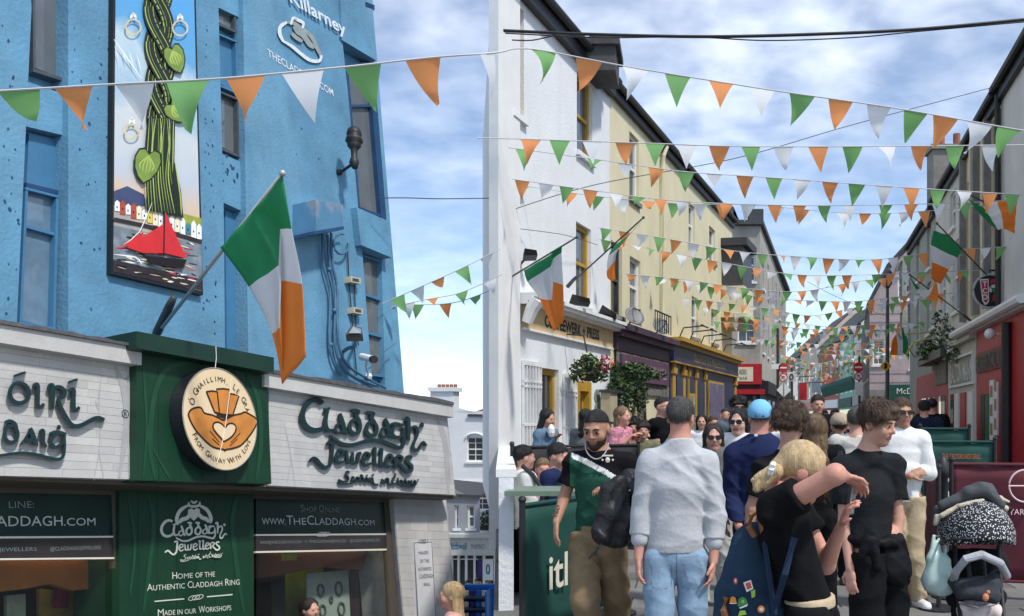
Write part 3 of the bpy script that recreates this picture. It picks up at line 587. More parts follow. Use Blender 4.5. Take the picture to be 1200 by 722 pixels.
hands_ = [(136, 342), (150, 318), (180, 305), (205, 308), (222, 335), (262, 345), (300, 362), (325, 372), (372, 348), (415, 338), (432, 330), (450, 335), (500, 370), (488, 412), (455, 462), (415, 505), (370, 522), (335, 528), (330, 535), (322, 527), (270, 515), (225, 480), (180, 430), (150, 380)]
crown = [(232, 222), (262, 218), (286, 222), (287, 208), (320, 206), (352, 210), (355, 232), (380, 236), (404, 245), (372, 345), (325, 352), (276, 330)]
heart = [(325, 486), (282, 438), (266, 410), (272, 388), (295, 384), (318, 398), (330, 412), (345, 394), (368, 390), (386, 405), (384, 432), (362, 462)]
mb = MB()
def dpoly(pts, o, mi): mb.prism([dp_(*zd(p), o) for p in pts], LP.n*-0.002, mi)
def dline(pts, wd, o, mi, close=False, nn=4):
    if close: pts = pts+[pts[0]]
    Lf, R = stroke2d([zd(p) for p in pts], wd/266, nn); ribbon(mb, Lf, R, dp_, o-.002, o, mi)
sp = lambda pts: [tuple(p) for p in spline(pts+[pts[0]], 3)][:-1]
dpoly(sp(hands_), 0.003, 0); dpoly(crown, 0.0036, 0); dline(sp(hands_), 9, 0.0052, 1, True, 0); dline(crown, 9, 0.0056, 1, True, 0)
dpoly(sp(heart), 0.0062, 2); dline(sp(heart), 9, 0.0078, 1, True, 0)
for p in ([(288, 222), (300, 330)], [(355, 232), (342, 335)], [(276, 330), (322, 342), (372, 345)], [(285, 345), (325, 362), (365, 350)]): dline(p, 7, 0.0084, 1, False, 0)
for p in ([(250, 430), (300, 490)], [(262, 470), (300, 505)], [(410, 440), (360, 490)], [(395, 470), (355, 508)]): dline(p, 3, 0.0086, 1, False, 0)
dline([(360, 155), (352, 240), (330, 400), (312, 500), (285, 600)], 4, 0.0094, 3, False, 3)
# writing round the rim
def arc_text(body, r, a_mid, span, h_, flip):
    k = 0; nL = len(body)
    for ch in body:
        a = a_mid + (span*(0.5-(k+0.5)/nL) if not flip else span*((k+0.5)/nL-0.5)); k += 1
        if ch == ' ': continue
        ca, sa = math.cos(math.radians(a)), math.sin(math.radians(a))
        ex, ey = ((sa, -ca) if not flip else (-sa, ca)); nx, ny = (ca, sa) if not flip else (-ca, -sa)
        big = ch.isupper(); 
        text_on(mb, ch.upper(), lambda s, t_, o: dp_(r*ca+ex*s+nx*t_, r*sa+ey*s+ny*t_, o), 0, -h_/2, h=h_*(1 if big else .8), off=0.004, mi=1)
arc_text('Ó Ghaillimh, Le Grá', 0.80, 90, 150, 0.13, False)
arc_text('From Galway With Love', 0.82, -90, 132, 0.115, True)
mb.build('emblem', [M_BRONZE, M_OUTL, M_DISC, M_CRACK], DS)
mb = MB(); a = LP.hit(253, 406, FO+.21); b = LP.hit(252, 433, DO); mb.tube([a, (a+b)/2+LP.u*.01, b], 0.0035, 5); mb.build('wire', M_CREAM, DS)

# ---------------------------------------------------------------- mural panel
MO = 0.055
M_BLKED = mat('black_panel_edge', srgb(26, 30, 34), 0.5, 0.2)
q = LP.hit(184, 340, MO)
MU = thing('mural_panel', tuple(q), 'tall painted panel of a beanstalk above a red sailing boat on the blue wall', 'mural')
mb = MB(); mb.ppoly(LP, [(133, -60), (228, -60), (238, 346), (130.5, 321)], 0.004, MO-0.002)
mb.build('panel', M_BLKED, MU)
mm_ = bpy.data.materials.new('painted_sky'); mm_.use_nodes = True; t = mm_.node_tree; b_ = t.nodes['Principled BSDF']; b_.inputs['Roughness'].default_value = 0.35
tcn = t.nodes.new('ShaderNodeTexCoord'); sp_ = t.nodes.new('ShaderNodeSeparateXYZ'); t.links.new(tcn.outputs['Object'], sp_.inputs[0])
vt, vb_ = LP.hit(180, 0, MO).z-q.z, LP.hit(184, 300, MO).z-q.z
mr = t.nodes.new('ShaderNodeMapRange'); mr.inputs['From Min'].default_value = vb_; mr.inputs['From Max'].default_value = vt; t.links.new(sp_.outputs['Z'], mr.inputs[0])
nz = t.nodes.new('ShaderNodeTexNoise'); nz.inputs['Scale'].default_value = 1.8; nz.inputs['Detail'].default_value = 5; t.links.new(tcn.outputs['Object'], nz.inputs['Vector'])
ad = t.nodes.new('ShaderNodeMath'); ad.operation = 'MULTIPLY_ADD'; ad.inputs[1].default_value = 0.5; t.links.new(nz.outputs['Fac'], ad.inputs[0]); 
sb_ = t.nodes.new('ShaderNodeMath'); sb_.operation = 'SUBTRACT'; sb_.inputs[1].default_value = 0.25; t.links.new(mr.outputs[0], sb_.inputs[0]); t.links.new(sb_.outputs[0], ad.inputs[2])
cr = t.nodes.new('ShaderNodeValToRGB'); el = cr.color_ramp.elements
el[0].position = 0.0; el[0].color = (*srgb(120, 140, 150), 1); el[1].position = 1.0; el[1].color = (*srgb(86, 160, 214), 1)
for p, c in ((0.16, (214, 186, 158)), (0.30, (186, 194, 204)), (0.48, (200, 206, 208)), (0.60, (158, 186, 206)), (0.74, (186, 206, 216)), (0.86, (96, 160, 204))):
    e_ = el.new(p); e_.color = (*srgb(*c), 1)
t.links.new(ad.outputs[0], cr.inputs[0]); t.links.new(cr.outputs[0], b_.inputs['Base Color'])
ZM = lambda p: (120+p[0]/2.063, p[1]/2.063)
mb = MB(); mb.ppoly(LP, [(136, -60), (226, -60), (236, 341), (133, 317)], MO-.004, MO); mb.build('painted_sky', mm_, MU)
M_ART = [mat('art_%s' % n, srgb(*c), 0.4, va, sc) for n, c, va, sc in (('darkgreen', (28, 36, 24), .2, 6), ('lime', (166, 186, 92), .15, 8), ('leaf', (120, 146, 62), .25, 6), ('red', (206, 44, 48), .15, 5), ('hull', (24, 20, 22), .1, 5),
   ('water', (120, 130, 138), .4, 9), ('deep', (48, 40, 44), .5, 10), ('hill', (66, 76, 110), .2, 6), ('cream', (236, 224, 196), .1, 8), ('white', (235, 238, 240), .08, 8), ('yellow', (222, 196, 90), .15, 8), ('brick', (176, 74, 52), .2, 8), ('teal', (70, 130, 150), .2, 8), ('grass', (150, 160, 60), .2, 8), ('gold', (206, 190, 150), .2, 10))]
mb = MB(); lay = [0]
def art(pts, mi, conv=ZM):
    lay[0] += 1; mb.add([LP.hit(*conv(p), MO+0.00006*lay[0]+0.0006) for p in pts], [tuple(range(len(pts)))], mi)
def artline(pts, wd, mi, n=5, taper=(.4, .2)):
    lay[0] += 1; Lf, R = stroke2d([ZM(p) for p in pts], wd/2.063, n, taper=taper); o = MO+0.00006*lay[0]+0.0006
    A = [LP.hit(*p, o) for p in Lf]; B = [LP.hit(*p, o) for p in R]; k = len(A)
    mb.add(A+B, [(i, i+1, k+i+1, k+i) for i in range(k-1)], mi)
ra = random.Random(5)
art([(28, 462), (60, 450), (100, 470), (110, 500), (28, 495)], 7); art([(190, 515), (240, 528), (240, 560), (185, 550)], 13)
art([(27, 545), (240, 590), (242, 700), (26, 655)], 5); art([(26, 628), (242, 676), (242, 703), (26, 657)], 6)
for k in range(90):
    x = ra.uniform(30, 215); y = ra.uniform(585, 690)+(x-130)*0.2-15; artline([(x, y), (x+ra.uniform(12, 30), y+ra.uniform(1, 8))], ra.uniform(2, 5), ra.choice([9, 6, 3, 14, 8, 6]), 2)
for k in range(16):
    x = 30+k*13.2; y = 498+k*4.2; hh = ra.uniform(22, 40); art([(x, y-hh*.4), (x+6, y-hh*.62), (x+12, y-hh*.36), (x+12, y+hh*.55), (x, y+hh*.5)], ra.choice([8, 9, 10, 11, 12, 10, 9])); art([(x+4, y), (x+7, y+.6), (x+7, y+6), (x+4, y+5)], 4)
artline([(28, 530), (130, 552), (240, 585)], 9, 6, 3, (1, 1))
# stalk: three twisting strands drawn in overlapping lengths, then the spreading foot
def strandx(y, ph): return 138+(y-100)*.03+22*math.sin(y/42.0+ph)
segs = []
for i in range(3):
    ph = i*2.094
    for k in range(31):
        y0 = -135+k*14; segs.append((math.cos((y0+7)/42.0+ph), y0, ph))
segs.sort()
for dpt, y0, ph in segs:
    if y0 > 290: continue
    pts = [(strandx(y, ph), y) for y in np.linspace(y0-3, y0+17, 5)]
    artline(pts, 30, 0, 2, (1, 1))
    for o_x, wd, mi in ((-10, 2.6, 1), (-3, 1.6, 2), (9, 1.6, 1)):
        if dpt > -.55 or abs(o_x) > 9: artline([(x+o_x*(1 if dpt > 0 else -.9), y) for x, y in pts], wd, mi, 2, (1, 1))
art([(110, 285), (176, 285), (174, 400), (186, 470), (192, 525), (104, 505), (112, 440), (102, 380)], 0)
for k in range(12):
    f_ = k/11; x0 = 114+58*f_; x1 = 104+68*f_; x2 = 106+84*f_
    artline([(x0, 286), (x0*.6+x1*.4+6*math.sin(k*1.7), 350), (x1, 430), (x2, 515)], 2.6 if k % 2 else 1.5, (1, 2, 1)[k % 3], 6, (.5, .3))
art([(172, 380), (190, 460), (196, 528), (180, 520), (168, 450)], 0); artline([(176, 395), (188, 470), (191, 520)], 3, 1, 4)
def leaf(cx, cy, sx, sy, rot):
    shape = [(0, 1), (.45, .7), (.78, .25), (.9, -.3), (.7, -.72), (.35, -.8), (0, -.55), (-.35, -.8), (-.7, -.72), (-.9, -.3), (-.78, .25), (-.45, .7)]
    c_, s__ = math.cos(rot), math.sin(rot); g_ = lambda p, f_: (cx+(p[0]*c_*sx-p[1]*s__*sy)*f_, cy+(p[0]*s__*sx+p[1]*c_*sy)*f_)
    art([g_(p, 1.12) for p in shape], 0); art([g_(p, 1) for p in shape], 2)
    for a_ in (-.55, -.28, 0, .28, .55): artline([g_((0, -.5), 1), g_((a_*.9, 0), 1), g_((a_*.7, .55-abs(a_)*.4), 1)], 3.5, 1, 3)
leaf(108, 398, 34, 44, 0.2); leaf(176, 140, 26, 38, -0.35); leaf(180, 268, 28, 34, -0.75)
for (cx, cy, r_) in ((75, 65, 18), (188, 68, 18), (72, 318, 17)):
    artline([(cx+r_*math.cos(a_*.45), cy+r_*math.sin(a_*.45)) for a_ in range(15)], 4, 14, 2, (1, 1)); artline([(cx-7, cy-r_-2), (cx, cy-r_-14), (cx+7, cy-r_-2)], 7, 9, 2); artline([(cx-4, cy-r_-12), (cx+4, cy-r_-12)], 7, 14, 2)
for x in (30, 48, 66, 84): artline([(x, 100+x*.4), (x+10, 130+x*.5)], 2, 9, 2)
artline([(28, 95), (95, 190)], 3, 9, 2)
# boat
artline([(28, 615), (80, 622), (96, 640)], 3, 9, 3)
art([(95, 617), (205, 628), (195, 648), (120, 640)], 4); art([(58, 598), (150, 540), (146, 612), (100, 612)], 3); art([(150, 612), (152, 512), (204, 625)], 3); art([(47, 592), (100, 560), (90, 600)], 3)
artline([(150, 510), (148, 622)], 3, 4, 2, (1, 1)); artline([(120, 490), (90, 560), (50, 592)], 2, 9, 2)
mb.build('painting', M_ART, MU)
# ---------------------------------------------------------------- fixtures on the blue wall
M_PIPE = mat('blue_painted_pipe', srgb(66, 106, 136), 0.4, 0.15, 8)
def lh(x, y, o): return LP.hit(x, y, o)
# wall lantern
c = lh(415, 182, 0.3); WL = thing('wall_lantern', tuple(lh(398, 202, 0.0)), 'black iron wall lantern on a scrolled arm at the blue corner', 'lamp')
mb = MB(); mb.tube([lh(398, 202, 0.0), lh(402, 200, 0.1), lh(412, 193, 0.25), lh(416, 190, .3)], 0.018, 8); mb.ball(lh(398, 202, .03), .04, n=10); mb.ball(lh(416, 195, .3), .04, n=10); mb.build('arm', M_BLACK, WL)
mb = MB(); prof = [(148.5, .02), (150, .05), (153, .08), (158, .092), (160, .075), (162, .095), (166, .105), (168, .07), (171, .085), (174, .055), (176, .04), (184, .036), (187, .05), (191, .06), (195, .04), (198, .015)]
path = [lh(415, y, .3) for y, r in prof]; mb.tube(path, [r for y, r in prof], 12); mb.build('lantern_body', M_BLACK, WL, True)
# junction box and conduits
JX = thing('junction_box', tuple(lh(389, 262, 0.0)), 'blue metal junction box with flaking paint high on the blue wall', 'junction box')
mb = MB(); mb.ppoly(LP, [(370, 234), (402, 240), (402, 266), (370, 272)], 0.0, 0.30); mb.build('box', mat('flaking_blue_box', srgb(78, 124, 156), 0.5, 0.1, 5, dirt=0.8, dirtcol=srgb(190, 150, 110)), JX)
mb = MB(); mb.ppoly(LP, [(368, 271), (403, 265), (403, 269), (368, 275)], 0.0, 0.31); mb.build('lip', M_BLUED, JX)
mb = MB()
for pts in ([(378, 275), (379, 310), (384, 330), (387, 350), (386, 400), (391, 425), (400, 440)], [(384, 275), (386, 310), (391, 332), (393, 360), (392, 398), (398, 424), (412, 440), (440, 452)], [(388, 273), (390, 312), (395, 338), (396, 395), (404, 424), (424, 440), (452, 455)]):
    mb.tube([lh(x, y, .05) for x, y in [tuple(p) for p in spline(pts, 5)]], 0.016, 6)
mb.tube([lh(400+9*math.cos(t*.5), 286+12*math.sin(t*.5), .08) for t in range(11)], 0.014, 6)
for x, y in ((386, 316), (392, 364), (388, 404)): mb.ball(lh(x, y, .06), .03, n=8)
CD = mb.build('conduit', M_PIPE); tag(CD, 'bundle of blue painted conduits running down the blue wall to the fascia', 'pipes')
mb = MB()
for pts in ([(407, 285), (409, 330), (413, 380), (418, 440)], [(415, 325), (417, 380), (420, 405)]): mb.tube([lh(x, y, .03) for x, y in pts], 0.008, 5)
tag(mb.build('cable', M_BLACK), 'thin dark cables hanging beside the conduits on the blue wall', 'cable')
for (x, y, lab, w_) in ((417, 328, 'upper small cream junction box on the blue wall near the corner windows', 6), (420, 364, 'lower small cream junction box on the blue wall above the floodlight', 5.5)):
    b0 = thing('cable_box', tuple(lh(x, y, 0)), lab, 'junction box'); mb = MB(); mb.ppoly(LP, [(x-w_, y-4.5), (x+w_, y-2), (x+w_, y+5), (x-w_, y+2.5)], 0, 0.09); mb.build('box', mat('dirty_cream_plastic', srgb(176, 172, 150), 0.6, 0.2, 8, dirt=.5), b0)
    mb = MB(); mb.ppoly(LP, [(x-w_*.6, y-2.2), (x+w_*.6, y-.8), (x+w_*.6, y+2.4), (x-w_*.6, y+1.2)], 0.05, 0.094); mb.build('cover', M_DGREY, b0)
fx = thing('floodlight', tuple(lh(414, 392, 0)), 'grey floodlight on a bracket low on the blue wall', 'floodlight')
mb = MB(); mb.tube([lh(416, 404, 0), lh(416, 400, .2)], .02, 6); mb.tube([lh(402, 412, 0), lh(408, 408, .2), lh(416, 406, .3)], .022, 8); mb.build('bracket', M_PIPE, fx)
mb = MB(); mb.prism([lh(405, 392, .45), lh(412, 381, .30), lh(424, 384, .30), lh(425, 392, .45)], lh(413, 400, .36)-lh(412, 392, .40)); mb.build('housing', M_DGREY, fx)
mb = MB(); mb.prism([lh(408, 391, .46), lh(413, 383, .34), lh(422, 386, .34), lh(422, 391, .46)], LP.n*.012+Vector((0, 0, .004))); mb.build('lens', mat('lamp_lens', (0.3, 0.32, 0.33), .1, .2), fx)
sc_ = thing('security_camera', tuple(lh(428, 430, 0)), 'small white bullet security camera above the white fascia', 'camera')
mb = MB(); mb.tube([lh(424, 418, .25), lh(437, 421, .5)], .042, 10); mb.build('housing', M_WHITE, sc_)
mb = MB(); mb.tube([lh(436.5, 421, .49), lh(439, 421.4, .54)], .044, 10); mb.build('lens_hood', M_BLACK, sc_)
mb = MB(); mb.tube([lh(430, 421, .36), lh(429, 430, .2), lh(432, 440, .05)], .012, 6); mb.ball(lh(432, 441, .05), .045, n=8); mb.build('mount', M_WHITE, sc_)
mb = MB(); mb.tube([lh(430, 428, .05), lh(450, 412, .1), lh(464, 402, .1)], .006, 5); tag(mb.build('wire_stub', M_PIPE), 'short stiff wire sticking out past the blue corner above the fascia', 'wire')

# ================================================================ flags
M_FG = mat('flag_green', srgb(58, 164, 110), 0.75, 0.06, 3); M_FW = mat('flag_white', srgb(238, 238, 240), 0.75, 0.04, 3); M_FOR = mat('flag_orange', srgb(246, 160, 72), 0.75, 0.06, 3)
def cloth_flag(fl_, cols, nt=24, ns=26, dip=0.02, order=(0, 1, 2), amp=0.008, name='flag_cloth'):
    """cols: list of (s, [4 points on picture + depth offset (x,y,Y)]) at t = 0,1/3,2/3,1 ; smooth along t, linear across"""
    S = [c_[0] for c_ in cols]; T = np.linspace(0, 1, nt*3//3+1)
    cv = []
    for s_, pts in cols:
        sp3 = spline([tuple(P(*p)) for p in pts], 8); cv.append(np.array(sp3))
    m = len(cv[0]); grid = []
    for i in range(ns+1):
        s_ = i/ns; k = max(j for j in range(len(S)) if S[j] <= s_+1e-9); k = min(k, len(S)-2); f = (s_-S[k])/(S[k+1]-S[k])
        row = cv[k]*(1-f)+cv[k+1]*f; row = row.copy(); row[:, 1] += amp*np.sin(s_*19+np.linspace(0, 5, m)); grid.append(row)
    mb = MB(); vs = [tuple(p) for r in grid for p in r]; fs = []; mi = []
    for i in range(ns):
        for j in range(m-1): fs.append((i*m+j, i*m+j+1, (i+1)*m+j+1, (i+1)*m+j)); mi.append(order[min(2, j*3//(m-1))])
    mb.v = vs; mb.f = fs; mb.m = mi
    o = mb.build(name, [M_FG, M_FW, M_FOR], fl_, True); md = o.modifiers.new('thickness', 'SOLIDIFY'); md.thickness = 0.002; return o
def flag(name, label, pole, socket, cols, r=0.014, mpole=None, order=(0, 1, 2)):
    """pole: two (x,y,Y) points; socket: two points"""
    a, b = P(*pole[0]), P(*pole[1]); t_ = thing(name, tuple(a), label, 'flag', 'national flags on wall poles')
    mb = MB(); mb.tube([a, b], [r, r*.8], 8); mb.ball(b, r*1.7, n=8); mb.build('pole', mpole or M_DGREY, t_, True)
    if socket: mb = MB(); mb.tube([P(*p) for p in socket], [r*2.4, r*2.2, r*1.6][:len(socket)], 10); mb.build('socket', M_DGREY, t_, True)
    cloth_flag(t_, cols, order=order); return t_
def D_(x, y, o): p = LP.hit(x, y, o); return p.y
ya = D_(188, 388, 0.1); yb = ya-1.1; ym = (ya*.35+yb*.65)
flag('tricolour_flag', 'large green white and orange flag hanging over the jewellers fascia', ((190, 384, ya), (331, 203, yb)), ((184, 390, ya+.06), (199, 358, ya-.08), (204, 348, ya-.14)),
  [(0, [(258, 290, ym), (291, 336, ym-.02), (319, 392, ym-.03), (331, 450, ym-.02)]), (.5, [(294, 251, ym-.2), (327, 311, ym-.24), (328, 384, ym-.2), (331.5, 449, ym-.06)]),
   (.54, [(297, 247, ym-.22), (328.5, 268, ym-.17), (329, 328, ym-.17), (333, 447, ym-.08)]), (1, [(331, 206, yb+.01), (341, 268, yb+.0), (354, 333, yb+.08), (359, 418, yb+.1)])], r=0.016, mpole=mat('silver_pole', (0.45, 0.46, 0.47), .35, .1, metal=.4))
Yw = 13.2
flag('tricolour_flag', 'drooping green white and orange flag on the white house nearest the white corner', ((600, 324, 14.2), (676, 278, 13.0)), None,
  [(0, [(614, 317, 13.9), (618, 330, 13.8), (632, 350, 13.8), (649, 388, 13.75)]), (.55, [(646, 298, 13.4), (646, 312, 13.4), (647, 352, 13.5), (652, 386, 13.6)]), (.6, [(648, 296, 13.35), (648, 303, 13.45), (648, 330, 13.5), (655, 382, 13.6)]), (1, [(660, 287, 13.2), (658, 296, 13.3), (660, 334, 13.4), (661, 376, 13.5)])])
flag('tricolour_flag', 'furled flag with orange end drooping between the white and cream houses', ((665, 336, 15.6), (754, 255, 14.2)), ((665, 336, 15.6), (672, 328, 15.5), (676, 324, 15.4)),
  [(0, [(721, 287, 14.8), (713, 300, 14.8), (711, 318, 14.8), (712, 326, 14.8)]), (.5, [(738, 275, 14.5), (722, 293, 14.6), (717, 310, 14.7), (717, 330, 14.75)]), (1, [(752, 259, 14.25), (726, 290, 14.5), (721, 306, 14.7), (721, 328, 14.7)])])
flag('tricolour_flag', 'flag blown flat in front of the upper right facade, orange end at right', ((1180, 250, 13.4), (1128, 224, 12.6)), None,
  [(0, [(1135, 233, 12.7), (1152, 242, 12.6), (1168, 236, 12.7), (1192, 236, 12.8)]), (.5, [(1144, 246, 12.8), (1160, 254, 12.7), (1174, 252, 12.8), (1190, 256, 12.9)]), (1, [(1158, 261, 13.0), (1169, 269, 12.9), (1176, 268, 13.0), (1189, 274, 13.1)])])
flag('tricolour_flag', 'large flag hanging in horizontal bands above the round bar sign', ((1156, 322, 17.5), (1098, 262, 15.6)), None,
  [(0, [(1128, 291, 16.5), (1122, 302, 16.5), (1112, 316, 16.5), (1102, 333, 16.5)]), (.5, [(1112, 276, 16.0), (1108, 296, 16.0), (1104, 312, 16.1), (1098, 331, 16.2)]), (1, [(1094, 270, 15.7), (1091, 287, 15.7), (1092, 307, 15.8), (1091, 326, 15.9)])])
flag('tricolour_flag', 'small flag twisted round its pole beside the flower boxes at right', ((1138, 376, 20.5), (1066, 322, 18.5)), ((1140, 378, 20.6), (1130, 370, 20.2)),
  [(0, [(1066, 324, 18.5), (1074, 340, 18.6), (1084, 350, 18.6), (1098, 352, 18.6)]), (.5, [(1070, 330, 18.6), (1078, 338, 18.7), (1090, 345, 18.7), (1100, 346, 18.7)]), (1, [(1075, 335, 18.8), (1084, 342, 18.8), (1094, 335, 18.8), (1098, 332, 18.8)])])
flag('tricolour_flag', 'far flag hanging from the lamp post before the mauve gable', ((1076, 424, 31), (1044, 380, 30)), None,
  [(0, [(1066, 420, 30.5), (1058, 414, 30.5), (1052, 416, 30.5), (1043, 416, 30.5)]), (.5, [(1064, 402, 30.4), (1058, 400, 30.4), (1052, 404, 30.4), (1044, 408, 30.4)]), (1, [(1062, 384, 30.3), (1056, 384, 30.3), (1050, 392, 30.3), (1046, 398, 30.3)])])

# ================================================================ bunting
M_PG = mat('pennant_green', srgb(128, 182, 112), 0.7, 0.08, 3); M_PW = mat('pennant_white', srgb(236, 238, 242), 0.7, 0.04, 3); M_PO = mat('pennant_orange', srgb(240, 158, 98), 0.7, 0.06, 3)
PM = [M_PG, M_PO, M_PW]
for m_ in PM+[M_FG, M_FW, M_FOR]:       # thin cloth lets some light through
    t = m_.node_tree; b_ = t.nodes['Principled BSDF']; o_ = t.nodes['Material Output']; tl = t.nodes.new('ShaderNodeBsdfTranslucent'); mx = t.nodes.new('ShaderNodeMixShader'); mx.inputs[0].default_value = 0.45
    l_ = b_.inputs['Base Color'].links[0].from_socket; t.links.new(l_, tl.inputs[0]); t.links.new(b_.outputs[0], mx.inputs[1]); t.links.new(tl.outputs[0], mx.inputs[2]); t.links.new(mx.outputs[0], o_.inputs[0])
pen_me = {}
def pennant_mesh(ci, var):
    if (ci, var) in pen_me: return pen_me[(ci, var)]
    rr = random.Random(var*7+1); W_, H_ = 0.105, 0.265; n = 6; mb = MB(); rows = []
    tw = rr.uniform(-.6, .6); cu = rr.uniform(-.05, .05); sw = rr.uniform(-.04, .04); lift = rr.choice([0, 0, 0, .06, .12]) if var else 0
    for i in range(n+1):
        t_ = i/n; hw = W_*(1-t_)
        for k in range(5):
            s_ = (k-2)/2; x = s_*hw+sw*t_*t_; y = cu*math.sin(t_*3)+tw*.07*t_*s_+lift*t_*t_; mb.v.append((x, y, -H_*t_*(1-lift*1.5)))
    for i in range(n):
        for k in range(4): mb.f.append((i*5+k, i*5+k+1, (i+1)*5+k+1, (i+1)*5+k)); mb.m.append(0)
    me = bpy.data.meshes.new('pennant'); me.from_pydata(mb.v, [], mb.f); me.materials.append(PM[ci]); me.polygons.foreach_set('use_smooth', [True]*len(me.polygons)); pen_me[(ci, var)] = me; return me
M_CORD = mat('pale_bunting_cord', srgb(190, 190, 192), .7, .05)
M_CORDG = mat('grey_bunting_cord', srgb(120, 124, 132), .7, .05)
rb = random.Random(21)
def bunting(label, pts, flags, r=0.006, size=1.0, group=None):
    """pts: (x,y,Y) along the cord; flags: list of (x, colour) measured along picture x, or a spacing in metres"""
    pts = sorted(pts); wp = [Vector(tuple(q)) for q in spline([tuple(P(*p)) for p in pts], 8)]
    root = thing('bunting_string', tuple(wp[0]), label, 'bunting', group or 'bunting strings')
    mb = MB(); mb.tube(wp, r, 5); mb.build('cord', M_CORD, root)
    if not isinstance(flags, list):
        cum = [0]; 
        for a, b in zip(wp[:-1], wp[1:]): cum.append(cum[-1]+(b-a).length)
        fl2 = []; d = flags*.5; k = rb.randrange(3)
        while d < cum[-1]: fl2.append((d, k % 3)); d += flags*rb.uniform(.93, 1.07); k += 1
        find = lambda d: next(i for i in range(1, len(cum)) if cum[i] >= d)
        loc = [(find(d), d) for d, _ in fl2]; pl_ = [(wp[i-1].lerp(wp[i], (d-cum[i-1])/(cum[i]-cum[i-1])), (wp[i]-wp[i-1]).normalized(), k) for (i, d), (_, k) in zip(loc, fl2)]
    else:
        pl_ = []
        xs = [CX+F*p.x/p.y for p in wp]
        for x, k in flags:
            i = min(max(1, next((i for i in range(1, len(xs)) if xs[i] >= x), len(xs)-1)), len(xs)-1); f = (x-xs[i-1])/(xs[i]-xs[i-1]+1e-9); pl_.append((wp[i-1].lerp(wp[i], f), (wp[i]-wp[i-1]).normalized(), k))
    for p, d, k in pl_:
        o = bpy.data.objects.new('pennant', pennant_mesh(k, rb.randrange(9))); COL.objects.link(o); o.parent = root; o.location = p-wp[0]-Vector((0, 0, r*.6))
        o.rotation_euler = (rb.uniform(-.35, .35) if rb.random() < .72 else rb.choice([-1, 1])*rb.uniform(.5, 1.25), -math.atan2(d.z, math.hypot(d.x, d.y)), math.atan2(d.y, d.x)); s_ = size*rb.uniform(.93, 1.06); o.scale = (s_, s_, s_)
    return root
G, O, W_ = 0, 1, 2
bunting('nearest bunting string, crossing in front of the blue building and on over the street', [(-60, 110, 4.95), (10, 106, 5.0), (130, 99, 5.05), (260, 92, 5.1), (400, 79, 5.2), (500, 68, 5.35), (578, 62, 5.6), (606, 57, 7.0), (640, 60, 7.45), (740, 79, 7.5), (900, 105, 7.6), (1050, 127, 7.7), (1193, 152, 7.8), (1260, 162, 8.0)],
  [(-28, W_), (22, G), (86, O), (158, W_), (220, G), (288, O), (355, W_), (425, G), (496, O), (571, W_), (637, G), (690, O), (745, W_), (794, G), (845, O), (893, W_), (940, G), (985, O), (1030, W_), (1073, G), (1108, O), (1148, W_), (1183, G)])
bunting('second bunting string, level across the street above the cream facade', [(560, 162, 9.9), (610, 163, 10), (760, 168, 10), (900, 172, 10), (1193, 170, 10.2), (1260, 168, 10.3)], [(622, O), (656, G), (694, W_), (732, O), (768, G), (805, W_), (843, O), (880, G), (918, W_), (959, O), (999, G), (1039, W_), (1078, O), (1119, G), (1162, W_)])
bunting('third bunting string, dipping from the white house across the street', [(596, 173, 11.8), (700, 187, 12), (800, 201, 12), (900, 208, 12), (1050, 219, 12), (1193, 228, 12.2), (1240, 230, 12.3)], [(614, G), (697, G), (733, W_), (769, O), (804, G), (837, W_), (873, O), (907, G), (940, W_), (973, O), (1004, G), (1036, W_), (1068, O), (1099, G), (1130, W_), (1160, O), (1186, G)])
bunting('fourth bunting string, starting beside the second floor sash of the white house', [(600, 210, 13.6), (700, 224, 13.8), (800, 236, 14), (950, 241, 14), (1120, 238, 14), (1190, 234, 14.2)], [(612, O), (640, W_), (664, G), (692, O), (722, W_), (748, G), (774, O), (800, W_), (826, G), (851, O), (876, W_), (908, O), (937, O), (966, G), (995, W_), (1038, G), (1068, O), (1100, W_), (1130, G)])
bunting('fifth bunting string, just below the fourth over the cream house', [(602, 216, 14.6), (700, 230, 14.8), (800, 239, 15), (880, 240, 15), (1000, 250, 15), (1092, 247, 15.2), (1150, 240, 15.4)], [(615, G), (669, O), (700, G), (730, W_), (760, O), (790, G), (820, W_), (847, O), (878, G), (912, W_), (941, O), (988, W_), (1014, O), (1037, G), (1060, W_), (1083, O)])
bunting('left upper bunting string beyond the blue corner', [(448, 356, 12.2), (500, 333, 12.3), (540, 315, 12.4), (586, 292, 12.6)], [(466, G), (489, W_), (513, O), (541, G), (570, W_)], size=.9)
bunting('left middle bunting string beyond the blue corner', [(448, 362, 12.8), (500, 351, 12.9), (540, 343, 13), (588, 322, 13.1)], [(456, O), (478, W_), (507, O), (541, G), (574, W_)], size=.9)
bunting('left lower bunting string beyond the blue corner', [(450, 356, 14.2), (500, 357, 14.3), (540, 353, 14.4), (588, 335, 14.5)], [(472, W_), (489, G), (522, O), (557, G)], size=.9)
ZL = lambda x, Y, z: (x, CY-(z-EYE)*F/Y, Y)
ADD = [(36, 4.6, 4.9), (40, 4.85, 4.4), (44.5, 4.6, 4.8), (50, 4.5, 4.7), (57, 4.7, 4.4), (66, 4.4, 4.7), (72, 4.5, 4.6), (29, 4.55, 4.75)]
names = ['sixth', 'seventh', 'eighth', 'ninth', 'tenth', 'eleventh', 'twelfth', 'thirteenth', 'fourteenth', 'fifteenth', 'sixteenth', 'seventeenth', 'eighteenth', 'nineteenth', 'twentieth', 'twenty first', 'twenty second', 'twenty third', 'twenty fourth', 'twenty fifth', 'twenty sixth']
